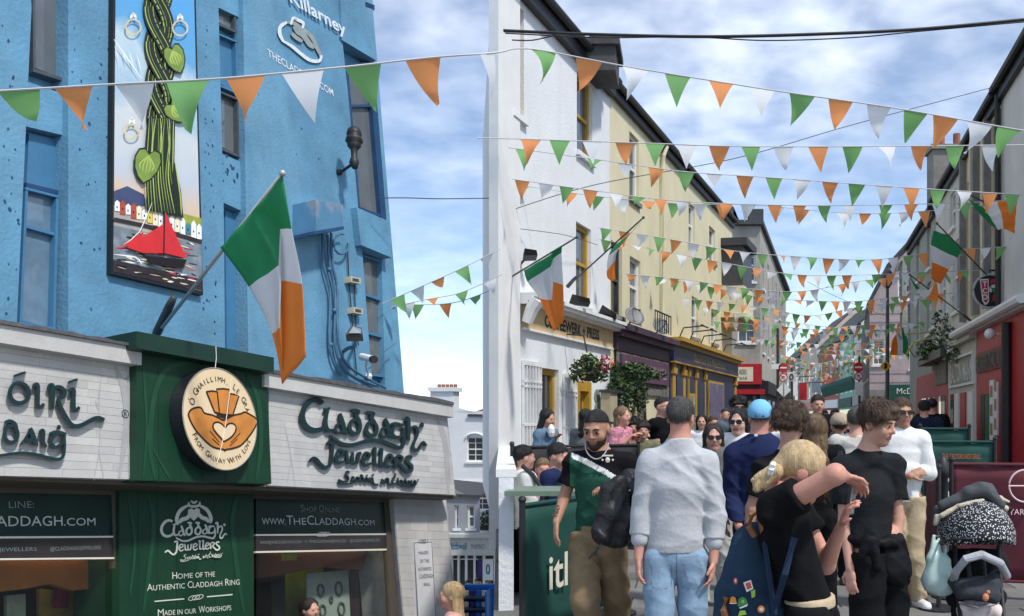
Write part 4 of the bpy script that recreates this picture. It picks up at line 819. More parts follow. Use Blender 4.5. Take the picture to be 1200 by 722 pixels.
spec = [(16.5, 4.85, 4.75), (18.3, 5.0, 4.6), (20, 4.6, 4.9), (22.5, 4.9, 4.7), (25, 4.75, 4.9), (27.5, 4.8, 4.5), (30.5, 5.0, 4.8), (34, 4.5, 4.8), (38, 4.9, 4.6), (42, 4.3, 4.7), (47, 4.8, 4.6), (54, 4.4, 4.6), (62, 4.6, 4.6)]
spec = sorted(spec+ADD)
for nm_, (Yb, zl, zr) in zip(names, spec):
    xl_ = max(700 if Yb < 18 else 0, CX+F*((-6+.238*Yb)/Yb) if Yb < 33 else CX+F*(3.04+(Yb-38)*.161)/Yb); xr_ = CX+F*(3.7+.128*Yb)/Yb if Yb < 29 else CX+F*(8.6+.03*Yb)/Yb
    pts = []
    for k in range(7):
        t_ = k/6; Yk = Yb+1.2*t_-.6; z = zl+(zr-zl)*t_-0.45*math.sin(math.pi*t_)*(.6+.5*rb.random()*(k in (2, 3, 4))); pts.append(ZL(xl_+(xr_-xl_)*t_, Yk, z))
    bunting('%s bunting string from the camera, tiny pennants far along the street' % nm_ if Yb > 26 else '%s bunting string from the camera, over the middle of the street' % nm_, pts, 0.30 if Yb < 30 else 0.34)
# overhead wires
def wire(label, pts, r, m=M_BLACK):
    mb = MB(); mb.tube([Vector(tuple(q)) for q in spline([tuple(P(*p)) for p in pts], 8)], r, 6); return tag(mb.build('overhead_cable', m), label, 'cable')
wire('thickest overhead black cable running across the top of the street', [(590, 36, 13), (700, 40.5, 13), (830, 43, 13), (960, 40, 13), (1080, 34, 13), (1230, 20, 13)], .022)
wire('thinner black cable slung just under the thick overhead cable', [(592, 39, 13.2), (700, 44, 13.2), (810, 43.5, 13.2), (900, 47.5, 13.2), (1000, 44, 13.2), (1080, 36.5, 13.2), (1230, 23, 13.2)], .009)
wire('short black cable drooping from the white house to the thick overhead cable', [(600, 47, 13.1), (625, 47, 13.1), (655, 40, 13.1)], .009)
wire('thin diagonal wire rising from the white house to the right eaves', [(600, 246, 14.3), (700, 216, 14.6), (860, 186, 15), (1000, 146, 15.4), (1176, 99, 16)], .006)
wire('thin wire from the blue corner to the white house', [(446, 232, 11.9), (480, 232, 12.2), (520, 233, 12.6), (592, 232, 14.4)], .007)
wire('thin wire sagging across the white house above its flag', [(590, 266, 14.2), (640, 272, 15), (668, 277, 16), (700, 287, 17.6)], .005)
wire('thin wire dropping across the far end of the street', [(946, 330, 40), (985, 350, 40), (1040, 371, 40)], .01)
# ================================================================ street houses
LS = Plane((-6, 0, 0), (0.238, 1, 0), (0, 0, 1))
RS = Plane((3.7, 0, 0), (0.128, 1, 0), (0, 0, 1), n=(-1, 0.128, 0))
def wall_with(mb, pl, u0, u1, v0, v1, ops, depth=0.16, off=0.0, mi=0, mrev=None):
    us = sorted(set([u0, u1]+[x for o in ops for x in o[:2] if u0 < x < u1])); vs = sorted(set([v0, v1]+[x for o in ops for x in o[2:4] if v0 < x < v1]))
    for a, b in zip(us[:-1], us[1:]):
        for c, d in zip(vs[:-1], vs[1:]):
            mu, mv = (a+b)/2, (c+d)/2
            if any(o[0] < mu < o[1] and o[2] < mv < o[3] for o in ops): continue
            mb.quad(pl.at(a, c, off), pl.at(b, c, off), pl.at(b, d, off), pl.at(a, d, off), mi)
    r = mi if mrev is None else mrev
    for a, b, c, d in [o[:4] for o in ops]:
        for p, q in (((a, c), (b, c)), ((b, c), (b, d)), ((b, d), (a, d)), ((a, d), (a, c))):
            mb.quad(pl.at(*p, off), pl.at(*q, off), pl.at(*q, off-depth), pl.at(*p, off-depth), r)
def house(name, pl, u0, u1, zt, ops, m, label, depth=6.0, ztop2=None, roof=True, cat='building', v0=0.0, reveal=0.16, roof_m=None, off=0.0, over=0.12, rise=2.4, sides=True):
    b0 = pl.at((u0+u1)/2, v0, -depth/2); root = thing(name, tuple(b0), label, cat)
    mb = MB(); wall_with(mb, pl, u0, u1, v0, zt, ops, reveal, off)
    if sides: mb.quad(pl.at(u0, v0, off), pl.at(u0, v0, -depth), pl.at(u0, zt, -depth), pl.at(u0, zt, off)); mb.quad(pl.at(u1, v0, off), pl.at(u1, v0, -depth), pl.at(u1, zt, -depth), pl.at(u1, zt, off))
    if sides: mb.quad(pl.at(u0, v0, -depth), pl.at(u1, v0, -depth), pl.at(u1, zt, -depth), pl.at(u0, zt, -depth))
    if roof:
        for u in (u0, u1): mb.add([pl.at(u, zt, off), pl.at(u, zt+rise, -depth/2), pl.at(u, zt, -depth)], [(0, 1, 2)])
    wl = mb.build('wall', m, root)
    if roof:
        mb = MB(); e = 0.06
        for s in (0, 1):
            o_e, o_r = (over, -depth/2) if s == 0 else (-depth-over, -depth/2)
            z_e = zt-over*rise/(depth/2)
            mb.prism([pl.at(u0-.03, z_e+.02, o_e), pl.at(u1+.03, z_e+.02, o_e), pl.at(u1+.03, zt+rise+.04, o_r), pl.at(u0-.03, zt+rise+.04, o_r)], Vector((0, 0, .09)))
        rf = mb.build('roof', roof_m or M_SLATE, root)
        mb = MB(); mb.tube([pl.at(u0, zt-.02, over+.05), pl.at(u1, zt-.02, over+.05)], .07, 8); mb.obox(pl, u0, u1, zt-.24, zt-.04, 0.004, over-.02); mb.build('gutter', M_BLACK, root)
    return root
def sash(root, pl, o, frame=None, glass=None, t=0.055, set_=-0.13, bars=True, sill=True, msill=None, vbar=False, name='window'):
    a, b, c, d = o[:4]; frame = frame or M_WHITE; mb = MB(); f = set_+.05; k = set_-.02
    mb.obox(pl, a, a+t, c, d, k, f); mb.obox(pl, b-t, b, c, d, k, f); mb.obox(pl, a+t, b-t, d-t, d, k, f-.002); mb.obox(pl, a+t, b-t, c, c+t*1.2, k, f-.002)
    if bars: mb.obox(pl, a+t, b-t, (c+d)/2-.03, (c+d)/2+.03, k, f-.004)
    if vbar:
        for q in ((a+b)/2,): mb.obox(pl, q-.015, q+.015, c+t, d-t, k, f-.012)
        for q in (c+(d-c)*.27, c+(d-c)*.75): mb.obox(pl, a+t, b-t, q-.012, q+.012, k, f-.014)
    w_ = mb.build(name, frame, root)
    mb = MB(); mb.quad(pl.at(a, c, set_), pl.at(b, c, set_), pl.at(b, d, set_), pl.at(a, d, set_)); mb.build('pane', glass or M_GLASS, w_)
    if sill: mb = MB(); mb.obox(pl, a-.06, b+.06, c-.09, c-.003, -.1, .07); mb.build('sill', msill or M_WHITE, w_)
    return w_
U = LS.U
def ops_px(pl, lst): return [(min(pl.U(a), pl.U(b)), max(pl.U(a), pl.U(b)), c, d) for a, b, c, d in lst]
# ---------------------------------------------------------------- white coffee house
wo = ops_px(LS, [(600, 614, 6.3, 8.0), (676, 694, 6.5, 7.95), (675, 692.5, 3.78, 5.2), (612, 630, 0.9, 2.5), (633.5, 655, 0.35, 2.45), (676, 692, 0.02, 2.3)])
WH = house('white_coffee_house', LS, U(581), U(714.5), 8.42, wo, M_WREND, 'white rendered house with ochre window frames and a tan shop fascia', depth=2.2, roof=False, sides=False)
# the plan widens behind the street front, following the side lane
mb = MB(); A = LS.at(U(581), 0, -.02); B = LS.at(U(714), 0, -.02); C_ = Vector((-4.9, 23.0, 0)); D2 = Vector((-3.6, 24.5, 0))
for p, q in ((A, C_), (C_, D2), (D2, B)): mb.quad(p, q, q+Vector((0, 0, 8.42)), p+Vector((0, 0, 8.42)))
mb.build('side_wall', M_WREND, WH)
mb = MB(); z = Vector((0, 0, 8.44)); r1_ = (A+B)/2+Vector((-1.2, 2.0, 11)); mid1 = A.lerp(C_, .45)+Vector((0.3, 0, 10.4)); mid2 = B.lerp(D2, .5)+Vector((-0.9, 0, 10.6))
ea, eb = LS.at(U(580), 8.36, .16), LS.at(U(714.5), 8.36, .16)
mb.prism([ea, eb, mid2, mid1], (0, 0, .08)); mb.prism([mid1, mid2, D2+z, C_+z], (0, 0, .08)); mb.build('roof', M_SLATE, WH)
mb = MB(); mb.tube([LS.at(U(580.5), 8.40, .2), LS.at(U(714.5), 8.40, .2)], .075, 8); mb.obox(LS, U(581), U(714.4), 8.12, 8.36, .004, .14); mb.build('gutter', M_BLACK, WH)
mb = MB(); mb.obox(LS, U(581)-.02, U(606), -.3, 8.1, -.1, .05); mb.obox(LS, U(581)-.02, U(606), 8.1, 8.36, -.1, .09); mb.build('corner_pilaster', M_WHITE, WH)
for o in wo[:3]: sash(WH, LS, o, M_OCHRE, glass=M_GLASS2, t=.09, set_=-.12, msill=M_WREND)
# shop front
mb = MB(); mb.obox(LS, U(607), U(722), 3.39, 3.44, .0, .16); mb.obox(LS, U(607), U(722), 3.44, 3.5, .0, .26); mb.obox(LS, U(607), U(722), 3.5, 3.56, 0, .3); mb.build('shop_cornice', M_WHITE, WH)
mb = MB(); mb.tube([LS.at(U(609), 3.1, .12), LS.at(U(609), 3.3, .2), LS.at(U(609), 3.45, .3)], [.09, .11, .12], 8); mb.build('corbel', M_WHITE, WH)
M_TANB = mat('tan_fascia_board', srgb(206, 178, 134), 0.6, 0.08, 4)
mb = MB(); mb.obox(LS, U(611), U(715), 3.04, 3.385, .0, .06); fb = mb.build('fascia_board', M_TANB, WH)
mb = MB(); mb.obox(LS, U(611), U(715), 3.0, 3.037, .0, .075); mb.build('fascia_rail', M_WHITE, WH)
mb = MB(); text_on(mb, 'COFFEEWERK + PRESS', LS.at, U(634), 3.13, w=U(698.5)-U(634), h=.19, align='l', off=.066, bold=.03)
mb.build('shop_lettering', M_BLACK, fb)
# white shutter doors with bars
def shutter(pl, u0, u1, v0, v1, off, root, m=M_WHITE):
    mb = MB(); n = max(3, int((u1-u0)/.11)); mb.obox(pl, u0, u1, v0, v0+.07, off, off+.05); mb.obox(pl, u0, u1, v1-.07, v1, off, off+.05)
    for k in range(n+1): u = u0+(u1-u0)*k/n; mb.obox(pl, max(u0, u-.018), min(u1, u+.018), v0+.07, v1-.07, off, off+.045)
    for f in (.16, .2, .5, .8, .84): v = v0+(v1-v0)*f; mb.obox(pl, u0, u1, v-.015, v+.015, off+.002, off+.05)
    return mb.build('folding_grille', m, root)
mb = MB()
for o in wo[3:4]: mb.quad(LS.at(o[0], o[2], -.15), LS.at(o[1], o[2], -.15), LS.at(o[1], o[3], -.15), LS.at(o[0], o[3], -.15))
mb.build('shutter_backing', M_WHITE, WH)
shutter(LS, U(610.5), U(631.5), .5, 2.52, .01, WH); shutter(LS, U(659), U(673.5), .5, 2.4, .01, WH)
sash(WH, LS, wo[4], M_OCHRE, t=.1, sill=False)
mb = MB(); o = wo[5]; mb.obox(LS, o[0], o[0]+.13, 0, 2.3, -.15, .02); mb.obox(LS, o[1]-.13, o[1], 0, 2.3, -.15, .02); mb.obox(LS, o[0]+.13, o[1]-.13, 2.12, 2.3, -.15, .015); mb.obox(LS, o[0]+.13, o[1]-.13, 0, 2.12, -.14, -.1); d_ = mb.build('door', M_OCHRE, WH)
mb = MB(); mb.obox(LS, o[0]+.24, o[1]-.24, .9, 2.0, -.1, -.09); mb.build('pane', M_GLASS, d_)
mb = MB()
for x, y, r in ((699, 464, .11), (698.5, 477, .07), (705, 477.5, .07)): u, v = LS.px(x, y); mb.prism([LS.at(u+r*1.5*math.cos(k*math.pi/8), v+r*1.2*math.sin(k*math.pi/8), .02) for k in range(16)], LS.n*-.016)
mb.build('plaque', mat('verdigris_plaque', srgb(130, 140, 128), .6, .2), WH)
# chimney seen over the roof
ch = P(702, 60, 17.4); CH = thing('chimney_stack', (ch.x, ch.y, 8.6), 'dark rendered chimney stack with pots on the white house roof', 'chimney')
mb = MB(); a = P(686, 100, 17.4); b_ = P(722, 62, 17.4); mb.box(a.x, b_.x, 17.2, 18.2, 8.0, P(700, 52, 17.4).z); mb.box(a.x-.08, b_.x+.08, 17.12, 18.28, P(700, 58, 17.4).z, P(700, 50, 17.4).z); mb.build('stack', mat('sooty_render', (0.07, 0.07, 0.075), .85, .3, 5, .4, 20), CH)
mb = MB()
for f in (.3, .6): mb.tube([(a.x+(b_.x-a.x)*f, 17.6, P(700, 50, 17.4).z), (a.x+(b_.x-a.x)*f, 17.6, P(700, 38, 17.4).z)], .12, 10)
mb.build('pot', M_SLATE, CH)
# lamps on the white house
def flood(x, y, Y, wpx, label, ang=0.0):
    r_ = thing('floodlight', tuple(P(x, y, Y)), label, 'floodlight'); s = Y/F
    mb = MB(); c = P(x, y, Y); w_ = wpx*s/2; d = Vector((math.cos(ang), .3, -math.sin(ang))).normalized(); up = Vector((-d.z*.3, -.5, .8)).normalized()
    mb.prism([c-d*w_-up*.05, c+d*w_-up*.03, c+d*w_*.9+up*.05, c-d*w_*.8+up*.07], Vector((.05, -.16, .06))); mb.build('housing', M_BLACK, r_)
    mb = MB(); mb.tube([c-d*w_*.5, c-d*w_*.4+Vector((-.15, .1, -.12))], .02, 6); mb.build('bracket', M_DGREY, r_); return r_
flood(620, 303, 14.6, 16, 'square black floodlight at the left of the white house, above the drooping flag')
flood(678, 356, 16.6, 24, 'long black floodlight tilted over the coffee sign', .15)
flood(711, 370, 18.3, 22, 'grey floodlight at the right end of the coffee sign', .5)
# ---------------------------------------------------------------- cream house with two pubs below
yo = ops_px(LS, [(737.5, 748.5, 6.42, 7.85), (807, 814, 6.45, 7.6), (831, 838, 6.45, 7.5), (738, 750.5, 3.9, 5.15), (810.5, 818, 3.9, 5.05), (833.5, 840, 3.95, 5.0), (716, 729, 3.75, 5.25)])
YE = house('cream_house', LS, U(714.6), U(858), 8.40, yo, M_YREND, 'long cream yellow house with sash windows over two pub fronts', depth=2.3, rise=0.7)
for i, o in enumerate(yo): sash(YE, LS, o, M_WHITE if i < 6 else M_DGREY, glass=M_GLASS2 if i % 2 else M_GLASS, t=.07, set_=-.12, msill=M_STONE)
mb = MB(); pu = U(773); mb.tube([LS.at(pu, 3.9, .08), LS.at(pu, 7.7, .08), LS.at(pu, 8.0, .1), LS.at(pu+.1, 8.25, .16)], .05, 8); mb.build('downpipe', M_YREND, YE)
# oriel at the end
mb = MB(); mb.obox(LS, U(845), U(857.5), 5.0, 5.9, .004, .75); mb.obox(LS, U(844.5), U(857.8), 4.88, 4.997, .004, .85); mb.obox(LS, U(847), U(857.5), 4.6, 4.877, .004, .5); orl = mb.build('oriel', M_YREND, YE)
mb = MB(); mb.obox(LS, U(845.5), U(857.4), 5.905, 7.2, .004, .7); mb.build('oriel_glazing', M_DGREY, YE); mb = MB(); mb.obox(LS, U(844.5), U(857.9), 7.203, 7.45, .004, .86); mb.build('oriel_roof', M_SLATE, YE)
# left pub: stone with mauve cornice and creeper
M_MAUVE = mat('mauve_paint', srgb(70, 52, 72), .5, .2, 5, dirt=.3); M_RUBBLE = mat('rubble_stone', (0.17, 0.165, 0.155), .9, .4, 9, .9, 16, dirt=.4, dirtcol=(.06, .06, .06))
mb = MB(); a, b = U(718.5), U(781); mb.obox(LS, a, b, 3.3, 3.42, 0, .22); mb.obox(LS, a, b, 3.42, 3.55, 0, .34); mb.obox(LS, a, b, 3.02, 3.3, 0, .09); PB = thing('stone_pub_front', tuple(LS.at((a+b)/2, 0, .05)), 'rubble stone pub front with mauve sign board and trailing creeper', 'pub front'); mb.build('cornice', M_MAUVE, PB)
mb = MB(); mb.obox(LS, a+.2, b-.25, 2.42, 2.95, .06, .13); sgn = mb.build('sign_board', mat('mauve_sign_board', srgb(92, 66, 84), .55, .3, 4), PB)
mb = MB(); text_on(mb, 'THE DUTCH INN HALL', LS.at, a+.4, 2.55, w=b-a-.9, h=.27, align='l', off=.135); mb.build('lettering', mat('faded_pink_lettering', srgb(186, 160, 168), .6, .2), sgn)
dop = [(a+.95, a+1.75, .02, 2.15), (a+2.3, b-.75, .75, 2.15)]
mb = MB(); wall_with(mb, LS, a+.02, b-.02, 0, 3.02, dop, .2, .06); mb.obox(LS, a+.02, a+.5, .0, .001, 0, .06); mb.build('wall', M_RUBBLE, PB)
rr = random.Random(4)
for r_i in range(10):                 # the rubble blocks standing proud of the wall
    u = a+.04
    while u < b-.1:
        wdt = rr.uniform(.22, .5); v0_, v1_ = .02+r_i*.3+rr.uniform(0, .03), .02+r_i*.3+.27; u2 = min(u+wdt, b-.04)
        if v1_ < 3.0 and not any(o[0]-.05 < u2 and o[1]+.05 > u and o[2]-.05 < v1_ and o[3]+.05 > v0_ for o in dop) and u2-u > .08:
            mb = MB(); mb.obox(LS, u+.01, u2-.01, v0_, v1_, .055, .07+rr.uniform(0, .015)); mb.build('stone', rr.choice([M_RUBBLE, M_STONE, M_RUBBLE]), PB)
        u = u2
for o in dop: sash(PB, LS, o, M_OCHRE, t=.1, set_=-.1, sill=False)
# Right pub: ochre pilasters and navy doors
a, b = U(782), U(859.5); NP = thing('ochre_pub_front', tuple(LS.at((a+b)/2, 0, .1)), 'navy and ochre pub front with painted panels between its pilasters', 'pub front')
mb = MB(); mb.obox(LS, a, b, 3.46, 3.56, 0, .28); mb.obox(LS, a, b, 3.56, 3.66, 0, .4); mb.obox(LS, a, b, 3.02, 3.06, 0, .2); mb.build('cornice', M_OCHRE, NP)
mb = MB(); mb.obox(LS, a+.02, b-.02, 3.062, 3.458, 0, .17); fsc = mb.build('fascia', M_NAVY, NP)
mb = MB(); text_on(mb, 'Seamus Ua Neachtain', LS.at, U(806), 3.17, w=U(844)-U(806), h=.2, align='l', off=.174); mb.build('lettering', M_GOLD, fsc)
mb = MB(); mb.obox(LS, a+.02, b-.02, 0, 3.02, .0, .06); mb.build('wall', M_NAVY, NP)
for x, wd in ((786, .3), (798, .26), (803.5, .1), (812.5, .16), (823, .14), (859, .3)):
    u = U(x); mb = MB(); mb.obox(LS, u-wd/2, u+wd/2, 0, 2.75, .06, .10); mb.obox(LS, u-wd*.62, u+wd*.62, 2.75, 2.9, .06, .14); mb.obox(LS, u-wd*.5, u+wd*.5, 2.9, 3.018, .06, .12); mb.obox(LS, u-wd*.62, u+wd*.62, 0, .3, .055, .13); mb.build('pilaster', M_OCHRE, NP)
mb = MB(); mb.obox(LS, U(789), U(796), 0, 2.7, .062, .1); mb.build('door', mat('dark_navy_door', (.012, .018, .06), .35, .2), NP)
mb = MB(); mb.obox(LS, U(814), U(822), 0, 2.6, .062, .1); mb.build('door', mat('dark_navy_door', (.012, .018, .06)), NP)
def painted(x0, x1, z0, z1, cols, seed, label=None):
    mb = MB(); u0, u1 = U(x0), U(x1); mb.obox(LS, u0, u1, z0, z1, .06, .1); fr_ = mb.build('framed_picture', M_OCHRE, NP)
    mb = MB(); r_ = random.Random(seed); t_ = .07; ms = [mat('picture_%d' % (seed*10+i), srgb(*c), .5, .3, 6) for i, c in enumerate(cols)]
    mb.obox(LS, u0+t_, u1-t_, z0+t_, z1-t_, .1, .103, 0)
    for k in range(26):
        u = r_.uniform(u0+t_+.05, u1-t_-.05); v = z0+t_+.05+(z1-z0-2*t_-.1)*r_.random(); s_ = r_.uniform(.03, .1)
        mb.add([LS.at(min(max(u+s_*math.cos(j*1.05)*r_.uniform(.5, 1.1), u0+t_), u1-t_), min(max(v+1.8*s_*math.sin(j*1.05)*r_.uniform(.5, 1.1), z0+t_), z1-t_), .1036+k*.0003) for j in range(6)], [(0, 1, 2, 3, 4, 5)], r_.randrange(1, len(cols)))
    mb.build('painting', ms, fr_)
painted(804.5, 811, .95, 2.3, [(150, 150, 130), (90, 100, 110), (200, 196, 170), (120, 110, 80)], 1)
painted(827, 845, .7, 2.75, [(98, 92, 120), (140, 120, 130), (170, 150, 140), (80, 90, 130), (150, 100, 90), (120, 130, 160)], 2)
mb = MB()
for x in (790, 802, 815, 828, 842): 
    u = U(x); mb.tube([LS.at(u, 3.6, .1), LS.at(u, 3.95, .25), LS.at(u+.1, 4.0, .75), LS.at(u+.45, 3.98, .8)], .02, 6); mb.tube([LS.at(u+.1, 4.0, .75), LS.at(u-.25, 3.98, .78)], .03, 6)
tag(mb.build('picture_light_arm', M_BLACK), 'row of black swan neck picture lights above the ochre pub cornice', 'lamps')
# balcony rail and dishes above the stone pub
mb = MB(); a, b = U(742), U(762); mb.tube([LS.at(a, 3.98, .5), LS.at(b, 3.98, .5)], .018, 6)
for k in range(8): u = a+(b-a)*k/7; mb.tube([LS.at(u, 3.55, .5), LS.at(u, 3.98, .5)], .012, 5)
tag(mb.build('iron_rail', M_BLACK), 'short black iron rail standing on the mauve pub cornice', 'railing')
for (x, y, lab) in ((743, 371, 'grey satellite dish nearer the white house above the mauve cornice'), (774, 383, 'grey satellite dish beside the ochre pub cornice')):
    u, v = LS.px(x, y, .3); r_ = thing('satellite_dish', tuple(LS.at(u, v, .3)), lab, 'satellite dish'); mb = MB(); ax = Vector((.5, -.75, .45)).normalized(); e1 = ax.cross(Vector((0, 0, 1))).normalized(); e2 = ax.cross(e1); c = LS.at(u, v, .3)
    n = 16
    for i in range(5):
        for k in range(n): rr_ = .22*i/4; mb.v.append(tuple(c+e1*rr_*math.cos(2*math.pi*k/n)+e2*rr_*math.sin(2*math.pi*k/n)+ax*(rr_*rr_*.6)))
    mb.f = [(i*n+k, i*n+(k+1) % n, (i+1)*n+(k+1) % n, (i+1)*n+k) for i in range(4) for k in range(n)]; mb.m = [0]*len(mb.f)
    d_ = mb.build('dish', mat('grey_dish', (.16, .165, .17), .5, .1), r_, True); d_.modifiers.new('thickness', 'SOLIDIFY').thickness = .01
    mb = MB(); mb.tube([c, c-ax*.15+Vector((-.15, 0, -.25))], .018, 6); mb.tube([c-e2*.2, c+ax*.25], .01, 5); mb.ball(c+ax*.25, .03, n=8); mb.build('arm', M_DGREY, r_)

# ---------------------------------------------------------------- grey corner house beyond the cream one
def frontal(name, x0, x1, Y, ztop, m, ops, label, depth=8, slope=0.0, roof='none', right_run=None, zb=0.0):
    """house front facing the camera at depth Y; slope turns it in plan"""
    A = P(x0, CY, Y); A.z = 0; xw = (x1-x0)/F*Y; pl = Plane(A, (1, slope, 0), (0, 0, 1), n=(slope, -1, 0)); return pl, xw
Yg = 37.0
GP, gw = frontal('x', 857, 891, Yg, 0, None, None, '')
Lg = 20.0; gs = Plane(GP.at(gw, 0, 0), (0.161, 1, 0), (0, 0, 1))
go = [(.3, .95, 7.0, 8.3), (.25, .95, 4.6, 6.4)]
M_GREYR = mat('grey_brown_render', (0.36, 0.345, 0.31), .9, .22, 1.6, .4, 20, dirt=.45, dirtcol=(.13, .125, .11), streak=True)
GH = thing('grey_corner_house', tuple(GP.at(gw/2, 0, -4)), 'grey weathered corner house with a red shop sign beyond the cream house', 'building')
mb = MB(); wall_with(mb, GP, -.6, gw, 3.2, 9.2, go, .15); so_ = [(1.2+2.9*k, 2.1+2.9*k, z0, z0+1.5) for k in range(6) for z0 in (4.3, 6.9)]
wall_with(mb, gs, 0, Lg, 3.2, 9.2, so_, .12); mb.quad(GP.at(-.6, 3.2), GP.at(-.6, 3.2, -8), GP.at(-.6, 9.2, -8), GP.at(-.6, 9.2)); mb.build('wall', M_GREYR, GH)
for o in go: sash(GH, GP, o, M_WHITE, t=.06, vbar=True)
for o in so_: sash(GH, gs, o, M_WHITE, t=.06)
mb = MB(); mb.prism([GP.at(-.6, 9.22, .2), GP.at(gw+.1, 9.22, .2), gs.at(Lg, 9.22, .25), GP.at(-.6, 9.22, -20)], (0, 0, .18)); mb.prism([GP.at(.2, 9.4, -2), gs.at(1, 9.4, -1.5), gs.at(Lg, 9.4, -1.5), GP.at(.2, 9.4, -20)], (0, 0, 1.0)); mb.build('roof', M_SLATE, GH)
mb = MB(); mb.box(GP.at(.8, 0, 0).x, GP.at(1.4, 0, 0).x, Yg+1.5, Yg+2.3, 9.3, 10.2); mb.build('chimney', M_SLATE, GH)
mb = MB(); mb.obox(GP, -.6, gw, 0, 3.2, -.5, 0); mb.quad(gs.at(0, 0), gs.at(Lg, 0), gs.at(Lg, 3.2), gs.at(0, 3.2)); mb.build('shop_wall', mat('black_shop_front', (.022, .024, .026), .4, .25, 4), GH)
mb = MB(); mb.obox(GP, -.3, gw+.05, 2.95, 3.75, .0, .18); mb.obox(GP, -.4, gw+.15, 2.55, 2.75, 0, .35); shf = mb.build('shop_fascia', M_RED, GH)
mb = MB(); mb.obox(GP, -.1, gw-.3, 3.06, 3.62, .17, .2); sgb = mb.build('sign_board', mat('cream_sign', srgb(214, 206, 184), .6, .1), shf)
mb = MB(); text_on(mb, 'Ti LARDERS', GP.at, gw/2-.2, 3.33, w=gw-.7, h=.2, off=.204); text_on(mb, 'BAR', GP.at, gw/2-.1, 3.12, h=.12, off=.204)
mb.build('lettering', M_BLACK, shf)
for k, x in enumerate((.15, .85)): mb = MB(); mb.obox(GP, x, x+.12, 0, 2.5, 0, .1); mb.build('pilaster', M_STONE, GH)
mb = MB(); mb.obox(GP, .35, .8, .4, 2.3, 0, .02); mb.build('pane', M_GLASS, GH)
for k in range(6):
    mb = MB(); mb.obox(gs, 1+k*3, 2.6+k*3, .5, 2.4, 0, .03); mb.build('pane', M_GLASS, GH)
mb = MB(); mb.obox(gs, .3, Lg-.5, 2.6, 3.1, 0, .3); mb.build('side_fascia', M_BLACK, GH)

# ---------------------------------------------------------------- right side of the street
RU = RS.U
M_CREAMP = mat('cream_stucco', (.62, .56, .40), .8, .1, 3, .3, 20, dirt=.4, dirtcol=(.3, .27, .2), streak=True)
M_OFFW = mat('offwhite_render', (.62, .62, .58), .85, .1, 1.5, .3, 20, dirt=.35, dirtcol=(.35, .35, .32), streak=True)
# nearest: white wall
u0, u1 = RU(1300), RU(1174)
ro = [(u1-.95, u1-.1, 3.9, 6.3)]
RW = house('white_right_house', RS, u0, u1, 7.75, [], M_OFFW, 'white house at the right edge with a black drain pipe', depth=7, rise=2.2)
mb = MB(); mb.tube([RS.at(RU(1188), 0, .12), RS.at(RU(1188), 3.3, .12)], .09, 10); mb.tube([RS.at(RU(1176), 3.5, .1), RS.at(RU(1175), 7.6, .1)], .05, 8); mb.build('drain_pipe', M_BLACK, RW)
# red pub with cream pillars above
u0, u1 = RU(1173.6), RU(1130)
po = [(u0+.25, u0+.85, 3.9, 7.4), (u0+1.35, u0+2.05, 3.9, 7.2), (u0+2.9, u0+3.7, 3.9, 6.9)]
RP_ = house('red_pub_house', RS, u0, u1, 7.7, po, M_CREAMP, 'cream pillared house with tall dark windows over the red pub front', depth=7, rise=2.2)
M_DWIN = mat('dark_red_window_frame', (.16, .012, .02), .5, .2)
for o in po: sash(RP_, RS, o, M_DWIN, t=.08, set_=-.1, sill=False, bars=True)
for k, x in enumerate((u0+1.02, u0+1.22, u0+2.25, u0+2.6, u0+3.85)):
    mb = MB(); mb.obox(RS, x-.08, x+.08, 3.8, 7.5, .004, .14); mb.build('pillar', M_CREAMP if k % 2 else M_STONE, RP_)
mb = MB(); mb.obox(RS, u0+.02, u0+.24, 3.8, 7.4, .004, .05); mb.build('stone_panel', M_RUBBLE, RP_)
mb = MB(); uu = RU(1193); ub = RU(1147.5); mb.obox(RS, uu-1.5, ub, 0, 3.4, 0, .05); RPF = mb.build('pub_front', M_RED, RP_)
mb = MB(); mb.tube([RS.at(uu-1.5, 3.5, .28), RS.at(RU(1131), 3.5, .28)], .085, 8); mb.obox(RS, uu-1.5, RU(1131), 3.4, 3.5, 0, .2); mb.build('pub_gutter', M_WHITE, RP_)
mb = MB(); mb.obox(RS, RU(1188), RU(1149.5), 2.55, 2.95, .05, .09); sfb = mb.build('sign_frame', mat('dull_red_board', (.22, .05, .055), .6, .2), RP_)
mb = MB(); plr = lambda u, v, o: RS.at(-u, v, o)
text_on(mb, 'PRUDENTIAL HALL', lambda u, v, o: RS.at(RU(1149.8)-u, v, o), 0, 2.6, w=abs(RU(1187.5)-RU(1149.8)), h=.28, align='l', off=.11, bold=.03); mb.build('lettering', mat('green_sign_letters', (.012, .07, .06), .5, .2), sfb)
for i, (x0, x1, z1, m_) in enumerate(((1153, 1158, 2.1, M_BLACK), (1158.6, 1163, 2.1, mat('green_door', (.015, .12, .05), .5, .2)), (1176, 1185, 2.2, M_DWIN))):
    mb = MB(); mb.obox(RS, RU(x1), RU(x0), 0, z1, .05, .07); mb.build('door', m_, RP_)
for i, (x0, x1, z0, z1) in enumerate(((1164.5, 1169, 1.2, 2.35), (1169.6, 1173.5, 1.3, 2.3))):
    mb = MB(); mb.obox(RS, RU(x1), RU(x0), z0, z1, .05, .08); pp = mb.build('menu_poster', M_WHITE, RP_)
    mb = MB()
    for k in range(3): mb.obox(RS, RU(x1)+.06, RU(x0)-.06, z0+.1+k*.36, z0+.32+k*.36, .08, .083); 
    mb.build('print', [mat('poster_print', srgb(150, 120, 90), .6, .5, 14)], pp)
